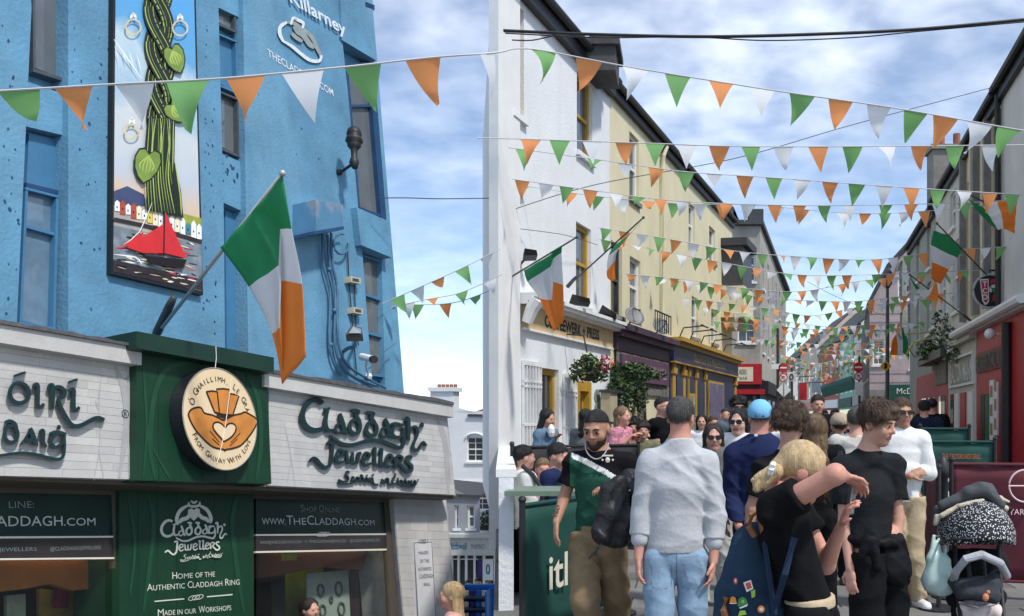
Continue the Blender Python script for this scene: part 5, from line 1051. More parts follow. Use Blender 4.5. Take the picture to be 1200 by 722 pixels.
mb = MB(); mb.ball(RS.at(RU(1180), 3.15, .3), .1, n=12); mb.tube([RS.at(RU(1180), 3.15, .05), RS.at(RU(1180), 3.15, .25)], .02, 6); tag(mb.build('globe_lamp', M_WHITE), 'small white globe lamp over the red pub front', 'lamp')
# house with the white panelled shop
u0, u1 = RU(1129.6), RU(1097)
qo = [(u0+.7, u0+1.6, 4.2, 5.9), (u0+2.8, u0+3.7, 4.2, 5.9), (u0+1.2, u0+2.0, 6.3, 7.2), (u0+4.6, u0+5.5, 4.2, 5.9)]
RC = house('pale_right_house', RS, u0, u1, 7.65, qo, M_OFFW, 'pale grey house with a white panelled sign beside the red pub', depth=7, rise=2.2)
for o in qo: sash(RC, RS, o, M_WHITE, glass=M_GLASS2, set_=-.1)
mb = MB(); mb.obox(RS, RU(1147), RU(1114), 0, 3.3, 0, .055); mb.obox(RS, RU(1147), RU(1114), 3.3, 3.42, 0, .2); mb.build('shop_front', mat('grey_white_shop', (.52, .51, .47), .7, .1, 4), RC)
mb = MB(); A_, B_ = RU(1145), RU(1116.5); t_ = .05; z0, z1 = 2.35, 3.05
mb.obox(RS, A_, B_, z0, z0+t_, .055, .11); mb.obox(RS, A_, B_, z1-t_, z1, .055, .11); mb.obox(RS, A_, A_+t_, z0+t_, z1-t_, .055, .11); mb.obox(RS, B_-t_, B_, z0+t_, z1-t_, .055, .11); mb.build('sign_frame', M_WHITE, RC)
mb = MB(); mb.obox(RS, A_+t_, B_-t_, z0+t_, z1-t_, .055, .062); sg3 = mb.build('sign_board', mat('sage_sign_panel', srgb(140, 146, 132), .6, .15), RC)
mb = MB(); text_on(mb, 'BALTON MANN', lambda u, v, o: RS.at(B_-.12-u, v, o), 0, 2.47, w=abs(A_-B_)-.26, h=.44, align='l', off=.075, bold=.015); mb.build('lettering', M_WHITE, sg3)
for x0, x1, m_ in ((1143, 1138, M_WHITE), (1135.5, 1129, M_RED), (1126, 1122, M_WHITE), (1121, 1117.5, M_GLASS)):
    mb = MB(); mb.obox(RS, RU(x0), RU(x1), .1, 2.2, .055, .08); mb.build('panel', m_, RC)
# red fronted house further along
u0, u1 = RU(1096.7), RU(1066)
xo = [(u0+1.0+2.6*k, u0+1.9+2.6*k, z, z+1.5) for k in range(4) for z in (4.1, 6.0)]
RD = house('far_red_front_house', RS, u0, u1, 7.5, xo, mat('grey_green_render', (.36, .38, .34), .85, .15, 2, .3, 20, dirt=.3), 'grey green house with a red shop front further down on the right', depth=7, rise=2.2)
for o in xo: sash(RD, RS, o, M_WHITE, t=.06)
mb = MB(); mb.obox(RS, RU(1113.5), RU(1076), 0, 2.9, 0, .06); mb.build('shop_front', M_RED, RD)
mb = MB(); mb.obox(RS, RU(1113), RU(1100), 2.5, 3.4, .06, .1); mb.build('grey_panel', M_STONE, RD)
for x0, x1 in ((1111, 1108), (1106.5, 1103.5), (1098, 1091), (1088, 1083)): mb = MB(); mb.obox(RS, RU(x0), RU(x1), .5, 2.2, .06, .075); mb.build('pane', M_GLASS2, RD)
# chimneys on the right roofs
for (x, Y, z, lab) in ((1090, 30, 9.3, 'chimney stack above the right hand roofs near the mauve gable'),):
    p = P(x, CY, Y); r_ = thing('chimney_stack', (p.x+.5, Y, 8.0), lab, 'chimney'); mb = MB(); mb.box(p.x, p.x+1.2, Y-.4, Y+.4, 7.5, z+.8); mb.box(p.x-.08, p.x+1.28, Y-.48, Y+.48, z+.8, z+.95); mb.build('stack', M_STONE, r_); mb = MB()
    for k in range(2): mb.tube([(p.x+.35+k*.5, Y, z+.95), (p.x+.35+k*.5, Y, z+1.4)], .12, 8)
    mb.build('pot', mat('terracotta_pot', (.3, .12, .07), .8, .2), r_)
# ---------------------------------------------------------------- mauve gable house
Yp = 46.0; MP, mw = frontal('x', 1019, 1098, Yp, 0, None, None, '', slope=0)
MP = Plane(P(1019, CY, Yp)-Vector((0, 0, EYE)), (1, -.18, 0), (0, 0, 1), n=(-.18, -1, 0)); mw = 3.6
PZ = lambda y: EYE+(CY-y)/F*Yp
MH = thing('mauve_gable_house', tuple(MP.at(2, 0, -4)), 'mauve stone gable house with an arched window at the bend of the street', 'building')
M_MST = mat('mauve_rendered_stone', srgb(176, 160, 160), .85, .15, 2.5, .5, 14, dirt=.4, dirtcol=srgb(130, 118, 118))
eL = PZ(350); ap = PZ(255)
mo_ = [(1.35, 2.15, PZ(352), PZ(318)), (.15, .7, PZ(428), PZ(398)), (1.9, 2.9, 4.0, 5.6)]
mb = MB(); wall_with(mb, MP, 0, 4.6, 3.0, PZ(358), mo_[1:], .15); wall_with(mb, MP, .9, 4.6, PZ(358), PZ(318), mo_[:1], .15)
mb.add([MP.at(0, PZ(358)), MP.at(.9, PZ(358)), MP.at(.9, PZ(318))], [(0, 1, 2)]); mb.add([MP.at(.9, PZ(318)), MP.at(4.6, PZ(318)), MP.at(4.6, PZ(258)), MP.at(3.1, PZ(262))], [(0, 1, 2, 3)])
mb.build('wall', M_MST, MH)
for o in mo_: sash(MH, MP, o, M_WHITE, t=.07, vbar=True)
mb = MB(); cxm = (mo_[0][0]+mo_[0][1])/2; r_ = .42; mb.prism([MP.at(cxm+r_*math.cos(k*math.pi/10), PZ(318)+r_*1.1*math.sin(k*math.pi/10), .02) for k in range(11)], MP.n*-.1); mb.build('window_arch', M_GLASS, MH)
mb = MB(); n = 12
mb.tube([MP.at(cxm+(r_+.05)*math.cos(k*math.pi/n), PZ(318)+(r_+.05)*1.1*math.sin(k*math.pi/n), .03) for k in range(n+1)], .06, 6); mb.build('arch_trim', M_STONE, MH)
for k in range(9):
    z = PZ(368)-k*.42
    mb = MB(); mb.obox(MP, .02, 4.58, z-.02, z+.02, .002, .012); 
    if not any(o[2]-.1 < z < o[3]+.1 for o in mo_): mb.build('stone_course', M_STONE, MH)
# verge and roof
mb = MB(); L1 = [MP.at(-.15, PZ(362), .15), MP.at(.82, PZ(316), .15), MP.at(3.1, PZ(256), .15)]
for p, q in zip(L1[:-1], L1[1:]): mb.prism([p, q, q-MP.n*10, p-MP.n*10], (0, 0, .22))
mb.prism([MP.at(3.1, PZ(256), .15), MP.at(4.7, PZ(254), .15), MP.at(4.7, PZ(254), -10), MP.at(3.1, PZ(256), -10)], (0, 0, .2)); mb.build('roof', M_SLATE, MH)
mb = MB(); mb.obox(MP, 0, 4.6, 0, 3.0, -.4, 0); mb.build('shop_wall', M_STONE, MH)
mb = MB(); mb.obox(MP, .95, 2.75, 2.55, 3.25, 0, .14); mb.build('shop_fascia', mat('bottle_green_fascia', (.012, .07, .05), .5, .2), MH)
mb = MB(); text_on(mb, 'McDAID', MP.at, 2.0, 2.8, h=.28, off=.145); mb.build('lettering', M_LETTER, MH)
mb = MB(); mb.obox(MP, 1.1, 1.9, .2, 2.45, 0, .05); mb.build('pane', M_GLASS, MH)
for x in (.3, .75, 2.2, 2.8): mb = MB(); mb.obox(MP, x, x+.28, 0, 2.5, 0, .1); mb.build('pilaster', M_STONE, MH)
# left flank of the gable house runs away up the street
ms_ = Plane(MP.at(0, 0, 0), (0.16, 1, 0), (0, 0, 1), n=(-1, .16, 0))
fo = [(1.5+2.6*k, 2.4+2.6*k, z, z+1.4) for k in range(5) for z in (3.6, 5.4)]
mb = MB(); wall_with(mb, ms_, 0.02, 14, 0, 7.0, fo, .12); mb.build('side_wall', M_STONE, MH)
for o in fo: sash(MH, ms_, o, M_WHITE, t=.06)
# ---------------------------------------------------------------- far terrace closing the view
far = [(1009, 1000, 62, 395, 'white_terrace_house', M_OFFW, 'far white terrace house left of the mauve gable', 3), (1000, 984, 70, 403, 'green_terrace_house', mat('mint_render', (.22, .46, .34), .8, .1), 'far mint green terrace house', 3),
       (984, 959, 79, 412, 'brick_terrace_house', mat('red_brick_wall', (.36, .13, .10), .85, .2, 4), 'far red brick terrace house with white windows', 4), (959, 938, 90, 412, 'cream_terrace_house', mat('buff_render', (.55, .48, .38), .85, .1), 'far buff terrace house at the end of the street', 3),
       (938, 918, 104, 426, 'grey_terrace_house', M_STONE, 'farthest grey terrace house closing the street', 2)]
for x0, x1, Y, ytop, nm, m_, lab, nw in far:
    A = P(x0, CY, Y); B = P(x1, CY, Y+(9 if Y < 85 else 14)); A.z = B.z = 0; d = (A-B); wdt = d.length; pl = Plane(B, d.normalized(), (0, 0, 1)); 
    if pl.n.x > 0: pl.n = -pl.n
    zt = EYE+(CY-ytop)/F*(Y+4)+.6
    fo = [(wdt*(k+.3)/nw, wdt*(k+.72)/nw, z, z+1.25) for k in range(nw) for z in (3.6, 5.4)]
    r_ = house(nm, pl, 0, wdt, zt, [o for o in fo if o[3] < zt-.2], m_, lab, depth=7, rise=3.2, reveal=.1)
    for o in fo:
        if o[3] < zt-.2: sash(r_, pl, o, M_WHITE, t=.1, sill=False, set_=-.06)
    mb = MB(); mb.obox(pl, .2, wdt-.2, 2.5, 3.2, 0, .15); mb.build('shop_fascia', random.choice([M_RED, M_DGREEN, M_NAVY, M_WHITE]), r_); mb = MB(); mb.obox(pl, .3, wdt-.3, .3, 2.3, 0, .04); mb.build('shop_window', M_GLASS, r_)
# ---------------------------------------------------------------- white Georgian house and pharmacy at the end of the side lane
Yl = 44.0; GL = Plane(P(512, CY, Yl)-Vector((0, 0, EYE)), (1, -.05, 0), (0, 0, 1), n=(-.05, -1, 0))
def gz(y, Y=Yl): return EYE+(CY-y)/F*Y
def gu(x): return (x-512)/F*Yl
zb = -9.5
GE = thing('white_georgian_house', tuple(GL.at(2, zb, -3)), 'white Georgian house with small paned sash windows down the side lane', 'building')
lo_ = [(gu(547.5), gu(567), gz(541), gz(512)), (gu(556), gu(575), gz(598), gz(570)), (gu(580), gu(592), gz(541), gz(512))]
mb = MB(); wall_with(mb, GL, -.4, 4.6, zb, gz(482), lo_, .18); mb.add([GL.at(-.4, gz(482)), GL.at(gu(560), gz(484)), GL.at(gu(524), gz(474)), GL.at(-.4, gz(474))], [(0, 1, 2, 3)]); mb.build('wall', M_WREND, GE)
for o in lo_[:2]: sash(GE, GL, o, M_WHITE, t=.06, vbar=True)
mb = MB(); mb.obox(GL, -.4, 4.6, gz(566), gz(563), .003, .06); mb.build('string_course', M_WHITE, GE)
for o in lo_[:2]: mb = MB(); mb.tube([GL.at((o[0]+o[1])/2+(o[1]-o[0])*.55*math.cos(k*math.pi/8), o[3]-.05+.22*math.sin(k*math.pi/8), .03) for k in range(9)], .05, 6); mb.build('window_arch', M_WHITE, GE)
mb = MB(); mb.prism([GL.at(gu(549), gz(488), .1), GL.at(4.7, gz(490), .1), GL.at(4.7, gz(476), -3), GL.at(gu(566), gz(474), -3)], (0, 0, .1)); mb.build('roof', M_SLATE, GE)
mb = MB(); mb.obox(GL, gu(496), gu(524), gz(500), gz(458), -2.0, -1.0); mb.obox(GL, gu(494), gu(527), gz(458), gz(453), -2.1, -.9); ch_ = mb.build('chimney', M_WREND, GE)
mb = MB()
for k in range(5): mb.tube([GL.at(gu(503+k*5), gz(453), -1.5), GL.at(gu(503+k*5), gz(449), -1.5)], .09, 8)
mb.build('pot', mat('terracotta_pot', (.3, .12, .07), .8, .2), ch_)
Yk = 36.0; KL = Plane(P(508, CY, Yk)-Vector((0, 0, EYE)), (1, -.04, 0), (0, 0, 1), n=(-.04, -1, 0))
kz = lambda y: EYE+(CY-y)/F*Yk; ku = lambda x: (x-508)/F*Yk
KP = thing('pharmacy_house', tuple(KL.at(1.2, kz(760), -3)), 'two storey grey pharmacy with a pale sign board down the side lane', 'building')
ko = [(ku(512), ku(522), kz(619), kz(588)), (ku(533), ku(538.5), kz(619), kz(592)), (ku(548), ku(557), kz(619), kz(592))]
mb = MB(); wall_with(mb, KL, -1, ku(563), kz(624), kz(580), ko, .12); mb.add([KL.at(-1, kz(580)), KL.at(ku(546), kz(580)), KL.at(ku(533), kz(573)), KL.at(-1, kz(571))], [(0, 1, 2, 3)]); mb.build('wall', mat('blue_grey_render', srgb(150, 152, 160), .85, .1, 2, .3, 20), KP)
for o in ko: sash(KP, KL, o, M_WHITE, t=.07, glass=M_GLASS2)
mb = MB(); mb.prism([KL.at(-1, kz(580), .1), KL.at(ku(564), kz(583), .1), KL.at(ku(564), kz(580), -4), KL.at(-1, kz(571), -4)], (0, 0, .1)); mb.build('roof', M_SLATE, KP)
mb = MB(); mb.obox(KL, -1, ku(582), kz(629), kz(625), 0, .3); mb.obox(KL, -1, ku(582), kz(650), kz(629.2), 0, .16); kf = mb.build('shop_fascia', mat('pale_grey_fascia', srgb(190, 190, 188), .6, .08), KP)
mb = MB(); text_on(mb, 'kidswell', KL.at, ku(530.5), kz(643), w=ku(548.5)-ku(530.5), h=.26, align='l', off=.165, bold=.02, mi=0); text_on(mb, 'PHARMACY', KL.at, ku(554), kz(642.5), w=ku(570.5)-ku(554), h=.2, align='l', off=.165, mi=1); text_on(mb, '@', KL.at, ku(521.5), kz(642), h=.2, off=.165, mi=1)
mb.build('lettering', [mat('teal_letter', srgb(20, 110, 140), .5, .1), mat('grey_letter', srgb(110, 112, 116), .5, .1)], kf)
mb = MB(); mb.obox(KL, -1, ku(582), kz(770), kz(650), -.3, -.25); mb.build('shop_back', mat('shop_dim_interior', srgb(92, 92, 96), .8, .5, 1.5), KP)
mb = MB()
for x in (512, 521, 529, 537, 546, 556, 567, 580): mb.obox(KL, ku(x)-.04, ku(x)+.04, kz(770), kz(650), -.2, -.05)
mb.obox(KL, -1, ku(582), kz(656), kz(655), -.2, -.06); mb.build('shop_mullions', M_WHITE, KP)
mb = MB(); mb.quad(KL.at(-1, kz(770), -.15), KL.at(ku(582), kz(770), -.15), KL.at(ku(582), kz(650), -.15), KL.at(-1, kz(650), -.15)); mb.build('shop_glass', M_SHOPGLASS, KP)
mb = MB(); mb.obox(KL, ku(559.5), ku(566), kz(676), kz(655), -.12, -.06); mb.build('window_poster', mat('purple_poster', srgb(64, 44, 110), .5, .2), KP)
mb = MB(); mb.obox(KL, ku(568), ku(578), kz(680), kz(655), -.12, -.055); wp_ = mb.build('window_poster', M_WHITE, KP); mb = MB(); mb.tube([KL.at(ku(572)+.06*math.cos(k*.6), kz(667)+.18*math.sin(k*.6), -.045) for k in range(11)], .025, 5, close=True); mb.build('poster_mark', MATS['teal_letter'], wp_)
# planter of greenery on the Georgian sill
# ================================================================ plants
M_LEAF = [mat('foliage_%s' % n, c, .6, .3, 9) for n, c in (('dark', (.022, .05, .018)), ('mid', (.045, .095, .03)), ('light', (.12, .20, .04)))]
M_FLOW = [mat('flower_%s' % n, c, .6, .2, 9) for n, c in (('pink', (.62, .05, .16)), ('cream', (.7, .62, .3)), ('white', (.75, .74, .72)), ('red', (.5, .03, .03)))]
def leaves(root, name, c, rx, ry, rz, n, size, mats, seed, droop=0.0, wts=None):
    r_ = random.Random(seed); mb = MB(); c = Vector(c)
    for k in range(n):
        while True:
            p = Vector((r_.uniform(-1, 1), r_.uniform(-1, 1), r_.uniform(-1, 1)))
            if .25 < p.length < 1: break
        p = Vector((p.x*rx, p.y*ry, p.z*rz)); p.z -= droop*r_.random()*(abs(p.x)/rx); q = c+p; s = size*r_.uniform(.6, 1.3)
        a = Vector((r_.uniform(-1, 1), r_.uniform(-1, 1), r_.uniform(-.6, .8))).normalized(); b = a.cross(Vector((r_.uniform(-1, 1), r_.uniform(-1, 1), r_.uniform(-1, 1)))).normalized(); nn = a.cross(b)*.15*s
        mb.add([q-a*s, q+b*s*.45+nn, q+a*s, q-b*s*.45+nn], [(0, 1, 2), (0, 2, 3)], r_.choices(range(len(mats)), wts)[0] if wts else r_.randrange(len(mats)))
    o = mb.build(name, mats, root); return tag(o, kind='stuff') if n > 300 else o
bk = P(690, 430, 16.3); HB = thing('hanging_basket', tuple(bk-Vector((0, 0, .3))), 'hanging basket of pink and cream flowers on the white house', 'hanging basket')
leaves(HB, 'foliage', bk, .36, .30, .24, 520, .055, M_LEAF+[M_FLOW[0], M_FLOW[1]], 1, .2, (4, 4, 1.2, .55, .7)); mb = MB()
mb.ball(bk-Vector((0, 0, .12)), .2, .2, .14, 12); mb.tube([bk+Vector((0, 0, .1)), bk+Vector((-.1, .1, .55)), bk+Vector((-.42, .12, .58))], .015, 6); mb.build('basket', M_BLACK, HB)
leaves(HB, 'flowers', bk+Vector((.3, -.05, .05)), .14, .14, .16, 70, .045, [M_FLOW[0], M_FLOW[3]], 5)
cr_ = LS.hit(738, 450, .25); CP = thing('creeper', (cr_.x, cr_.y, 0), 'dark green creeper trailing over the stone pub door', 'creeper')
for i, (x, y, rx, rz, n) in enumerate(((734, 437, .6, .22, 500), (742, 432, .34, .12, 180), (727, 465, .3, .5, 380), (748, 462, .22, .55, 300), (762, 440, .4, .12, 160))): leaves(CP, 'foliage', LS.hit(x, y, .3), rx, .16, rz, n, .06, M_LEAF, 10+i, 0, (5, 4, .6) if i != 1 else (1, 2, 6))
mb = MB(); mb.tube([LS.at(U(727), 0, .14), LS.at(U(728), 1.2, .2), LS.at(U(732), 2.2, .25)], .035, 6); mb.tube([LS.at(U(748), 0, .14), LS.at(U(747), 1.1, .2), LS.at(U(742), 2.3, .25)], .03, 6); mb.build('stem', mat('bark', (.06, .045, .035), .9, .3), CP)
mb = MB(); c = LS.px(719.5, 476, .3); mb.obox(LS, c[0]-.22, c[0]+.22, c[1]-.3, c[1]+.26, .1, .3); LN = thing('wall_lantern', tuple(LS.at(c[0], c[1], .2)), 'pale square lantern box on the wall beside the stone pub', 'lamp'); mb.build('case', mat('parchment_lamp', srgb(176, 166, 140), .6, .1), LN)
mb = MB(); mb.obox(LS, c[0]-.26, c[0]+.26, c[1]+.263, c[1]+.32, .08, .34); mb.build('cap', M_DGREY, LN); mb = MB(); mb.obox(LS, c[0]-.26, c[0]+.26, c[1]-.35, c[1]-.303, .08, .34); mb.build('base', M_DGREY, LN)
fb_ = P(1096, 408, 24); FB = thing('flower_box', tuple(fb_-Vector((0, 0, .3))), 'window boxes overflowing with pale flowers on the right hand houses', 'flower box')
for i, (x, y, Y, rx, rz, n, ms) in enumerate(((1095, 412, 25, .5, .35, 420, M_LEAF), (1112, 402, 23, .3, .45, 260, M_LEAF+[M_FLOW[2]]), (1104, 385, 24, .3, .5, 200, M_LEAF+[M_FLOW[2]]), (1120, 412, 22, .25, .3, 120, [M_FLOW[2], M_LEAF[1]]))): leaves(FB, 'foliage', P(x, y, Y), rx, .35, rz, n, .07, ms, 30+i)
mb = MB(); mb.obox(RS, RU(1122), RU(1092), 3.1, 3.3, .05, .4); mb.build('trough', M_DGREY, FB)
gp = GL.at(gu(574), gz(607), .3); WG = thing('window_planter', tuple(gp), 'small green window planter on the white Georgian house', 'planter'); leaves(WG, 'foliage', gp, .5, .25, .4, 220, .09, M_LEAF, 50, 0, (4, 3, .5)); mb = MB(); mb.obox(GL, gu(565), gu(580), gz(620), gz(615), .05, .4); mb.build('trough', M_BLACK, WG)

# ================================================================ hanging signs and road signs
Yr = 17.6; rc = P(1159.5, 341.5, Yr); RR = 19.5*Yr/F
RG = thing('round_bar_sign', tuple(rc), 'round black hanging sign with a red lettered panel over the red pub', 'sign')
def rp(a, b, o=0): return rc+Vector((a*RR, 0.0, b*RR))+Vector((0, -1, 0))*o
mb = MB(); mb.prism([rp(math.cos(k*math.pi/20), math.sin(k*math.pi/20), .03) for k in range(40)], (0, .06, 0)); mb.build('disc', M_BLACK, RG)
mb = MB(); mb.tube([rp(math.cos(k*math.pi/20), math.sin(k*math.pi/20), .03) for k in range(40)], .022, 6, close=True); mb.build('rim', mat('pale_metal_rim', srgb(170, 172, 172), .4, .1), RG)
mb = MB(); 
mb.add([rp(*p, .034) for p in ((-.62, .72), (-.08, .74), (-.06, -.6), (-.2, -.8), (-.32, -.82), (-.46, -.6))], [tuple(range(6))], 1)
mb.add([rp(*p, .037) for p in ((-.55, .64), (-.14, .66), (-.12, -.56), (-.26, -.74), (-.4, -.56))], [tuple(range(5))], 0)
for ch, y in (('T', .28), ('C', -.12), ('O', -.5)): text_on(mb, ch, lambda s, t_, o: rp(-.32+s, y+t_, o), 0, 0, h=.3, off=.041, mi=1, bold=.03)
for pts, mi in ((((.0, .6), (.12, .76), (.3, .7), (.42, .5), (.2, .48), (.02, .44)), 0), (((.05, .36), (.5, .44), (.74, .62), (.66, .3), (.5, .2), (.1, .18)), 1), (((.12, .14), (.5, .16), (.56, -.1), (.3, -.14), (.1, 0)), 2), (((.18, -.2), (.5, -.16), (.56, -.5), (.3, -.62), (.12, -.56)), 0), (((-.02, .3), (.1, .1), (.08, -.1), (-.04, 0)), 1)):
    mb.add([rp(*p, .036) for p in pts], [tuple(range(len(pts)))], mi)
mb.build('sign_face', [mat('sign_red', srgb(190, 50, 60), .5, .1), mat('sign_white', srgb(220, 216, 214), .5, .1), mat('sign_green', srgb(50, 140, 80), .5, .1)], RG)
mb = MB(); mb.tube([rp(0, 1, 0), rp(0.0, 1.25), rp(1.9, 1.3)], .02, 6); mb.tube([rp(.9, -.35), rp(1.5, .15), rp(2.2, .3)], .015, 6); mb.build('bracket', M_BLACK, RG)
def disc(c, r, nrm_y=-1, n=28, m=0, mb=None, o=0.0): mb.prism([(c.x+r*math.cos(2*math.pi*k/n), c.y-o, c.z+r*math.sin(2*math.pi*k/n)) for k in range(n)], (0, .004, 0), m)
M_SRED = mat('road_sign_red', (.55, .02, .03), .4, .08); M_SWH = mat('road_sign_white', (.78, .78, .78), .4, .05); M_SYL = mat('road_sign_amber', (.75, .38, .02), .4, .08)
def roadpole(x, Y, h, label, items, cat='road sign'):
    b = P(x, CY, Y); b.z = 0; r_ = thing('road_sign', tuple(b), label, cat); mb = MB(); mb.tube([b, b+Vector((0, 0, h))], .04, 8); mb.build('post', M_DGREY, r_)
    for kind, px, py, spx in items:
        c = P(px, py, Y-.06); s = spx*Y/F; mb = MB()
        if kind == 'noentry': disc(c, s, m=0, mb=mb); mb.box(c.x-s*.72, c.x+s*.72, c.y-.008, c.y-.0045, c.z-s*.17, c.z+s*.17, 1)
        elif kind == 'noturn':
            disc(c, s, m=0, mb=mb); disc(c, s*.76, m=1, mb=mb, o=.004); mb.tube([(c.x+s*.3*math.cos(k*.5+.3), c.y-.012, c.z+s*.3*math.sin(k*.5+.3)) for k in range(8)], s*.07, 5, 2); mb.prism([(c.x-s*.6, c.y-.02, c.z+s*.5), (c.x-s*.5, c.y-.02, c.z+s*.6), (c.x+s*.6, c.y-.02, c.z-s*.5), (c.x+s*.5, c.y-.02, c.z-s*.6)], (0, .003, 0), 0)
        elif kind == 'diamondw': mb.prism([(c.x, c.y, c.z+s), (c.x+s, c.y, c.z), (c.x, c.y, c.z-s), (c.x-s, c.y, c.z)], (0, .01, 0), 1); mb.box(c.x-s*.05, c.x+s*.05, c.y-.006, c.y-.001, c.z-s*.9, c.z+s*.9, 2)
        elif kind == 'diamondy': mb.prism([(c.x, c.y, c.z+s), (c.x+s, c.y, c.z), (c.x, c.y, c.z-s), (c.x-s, c.y, c.z)], (0, .01, 0), 3); mb.box(c.x-s*.2, c.x+s*.2, c.y-.006, c.y-.001, c.z-s*.4, c.z+s*.4, 2)
        elif kind == 'plate': mb.box(c.x-s, c.x+s, c.y, c.y+.01, c.z-s*.55, c.z+s*.55, 1)
        elif kind == 'tall': mb.box(c.x-s*.6, c.x+s*.6, c.y, c.y+.01, c.z-s, c.z+s, 1)
        elif kind == 'num': mb.box(c.x-s, c.x+s, c.y, c.y+.01, c.z-s*1.1, c.z+s*1.1, 1); mb.tube([(c.x+s*.4*math.cos(k*.628), c.y-.01, c.z+s*.6*math.sin(k*.628)) for k in range(10)], s*.14, 5, 2, close=True)
        mb.build('plate', [M_SRED, M_SWH, M_BLACK, M_SYL], r_)
roadpole(911.5, 27, 4.2, 'post with red no entry and no turn discs and a white diamond at left', [('plate', 909.5, 429.5, 5.5), ('noentry', 918, 431, 5.6), ('noturn', 918, 442.5, 5.2), ('diamondw', 918.5, 457, 8.5)])
roadpole(1007, 30, 3.6, 'post with red no entry disc and tall white plates near the mauve gable', [('noentry', 1006, 430.5, 6), ('noturn', 1006, 441, 5), ('tall', 1006.5, 455.5, 8)])
roadpole(928, 33, 3.4, 'small white square plate with a dark ring on its own post', [('num', 927.5, 441.5, 5)])
b = P(1040, CY, 32); b.z = 0; SLm = thing('street_lamp', tuple(b), 'tall grey street lamp post with an amber diamond before the mauve gable', 'street lamp')
mb = MB(); mb.tube([b, b+Vector((0, 0, 4)), P(1040, 335, 32)], [.09, .07, .05], 8); mb.build('post', M_DGREY, SLm)
mb = MB(); hd = P(1040, 338, 32); mb.tube([hd, hd+Vector((0, 0, .15)), hd+Vector((0, 0, .5)), hd+Vector((0, 0, .7))], [.06, .16, .2, .05], 8); mb.build('lamp_head', M_DGREY, SLm)
mb = MB(); c = P(1038, 429, 31.9); s = .2; mb.prism([(c.x, c.y, c.z+s), (c.x+s, c.y, c.z), (c.x, c.y, c.z-s), (c.x-s, c.y, c.z)], (0, .01, 0), 0); mb.box(c.x-.05, c.x+.05, c.y-.006, c.y-.001, c.z-.09, c.z+.09, 1); mb.build('amber_plate', [M_SYL, M_BLACK], SLm)
# yellow scroll bracket sign
c = P(1078, 408, 27); mb = MB(); mb.tube([P(1062, 416, 27), P(1070, 402, 27), P(1084, 398, 27), P(1094, 406, 27), P(1096, 418, 27)], .03, 6); mb.tube([P(1060, 392, 27), P(1100, 388, 27)], .02, 6)
tag(mb.build('sign_bracket', mat('gilded_iron', srgb(190, 170, 60), .5, .2)), 'curly gilded sign bracket on the right hand houses', 'sign bracket')
# hanging banners far along the street
for i, (x, y, Y, wpx, hpx, m_, lab) in enumerate(((941, 459, 45, 9, 20, M_RED, 'red hanging banner low over the far street'), (972, 448, 60, 8, 18, mat('coral_banner', (.5, .13, .08), .7, .1), 'coral hanging banner over the far street'), (956, 452, 58, 9, 16, mat('blue_grey_banner', (.2, .26, .36), .7, .1), 'blue grey hanging banner over the far street'), (932, 453, 44, 5, 22, M_SWH, 'white hanging banner left of the red one'))):
    p = P(x, y, Y); s = Y/F; mb = MB(); mb.box(p.x-wpx*s/2, p.x+wpx*s/2, Y-.02, Y+.02, p.z-hpx*s/2, p.z+hpx*s/2); r_ = thing('hanging_banner', tuple(p), lab, 'banner'); mb.build('cloth', m_, r_); mb = MB(); mb.tube([(p.x-wpx*s/2, Y, p.z+hpx*s/2), (p.x+wpx*s/2+.8, Y, p.z+hpx*s/2+.05)], .02, 5); mb.build('bracket', M_BLACK, r_)
# green awning far right of street
p = P(985, 458, 52); mb = MB(); s = 52/F; mb.prism([P(965, 462, 52), P(1003, 450, 50), P(1003, 456, 49), P(965, 466, 51)], (0, 1.2, .5)); tag(mb.build('shop_awning', mat('green_awning', (.02, .12, .09), .7, .15)), 'dark green shop awning at the far right of the street', 'awning')

# ================================================================ street furniture
def barrier(name, label, A, B, z0, z1, m, posts=True, sag=0.02):
    """canvas cafe screen between two posts (ground points A and B)"""
    A = Vector(A); B = Vector(B); d = (B-A).normalized(); nn = Vector((d.y, -d.x, 0)); L_ = (B-A).length
    r_ = thing(name, tuple((A+B)/2), label, 'cafe barrier', 'cafe barriers'); mb = MB(); n = 14; k_ = 8
    for i in range(n+1):
        for j in range(k_+1):
            s_, t_ = i/n, j/k_; w_ = sag*math.sin(s_*math.pi*3+t_*2)*math.sin(math.pi*t_); p = A+d*L_*s_+nn*w_; mb.v.append((p.x, p.y, z0+(z1-z0)*t_-(.012*math.sin(math.pi*s_) if j == k_ else 0)))
    mb.f = [(i*(k_+1)+j, (i+1)*(k_+1)+j, (i+1)*(k_+1)+j+1, i*(k_+1)+j+1) for i in range(n) for j in range(k_)]; mb.m = [0]*len(mb.f)
    o = mb.build('canvas', m, r_, True); o.modifiers.new('thickness', 'SOLIDIFY').thickness = .006
    mb = MB(); mb.tube([(A.x, A.y, z1+.01), (B.x, B.y, z1+.01)], .016, 8); mb.build('rail', m, r_); mb = MB(); mb.tube([(A.x, A.y, z0), (B.x, B.y, z0)], .014, 8); mb.build('rail', m, r_)
    if posts:
        for q in (A, B):
            mb = MB(); mb.tube([(q.x, q.y, .02), (q.x, q.y, z1+.03)], .022, 8); mb.tube([(q.x, q.y, .0), (q.x, q.y, .03)], .17, 14); mb.ball((q.x, q.y, z1+.05), .03, n=8); mb.build('post', M_BLACK, r_)
    return r_, A, d, nn, L_
def gxy(px, Y): p = P(px, CY, Y); return (p.x, p.y, 0)
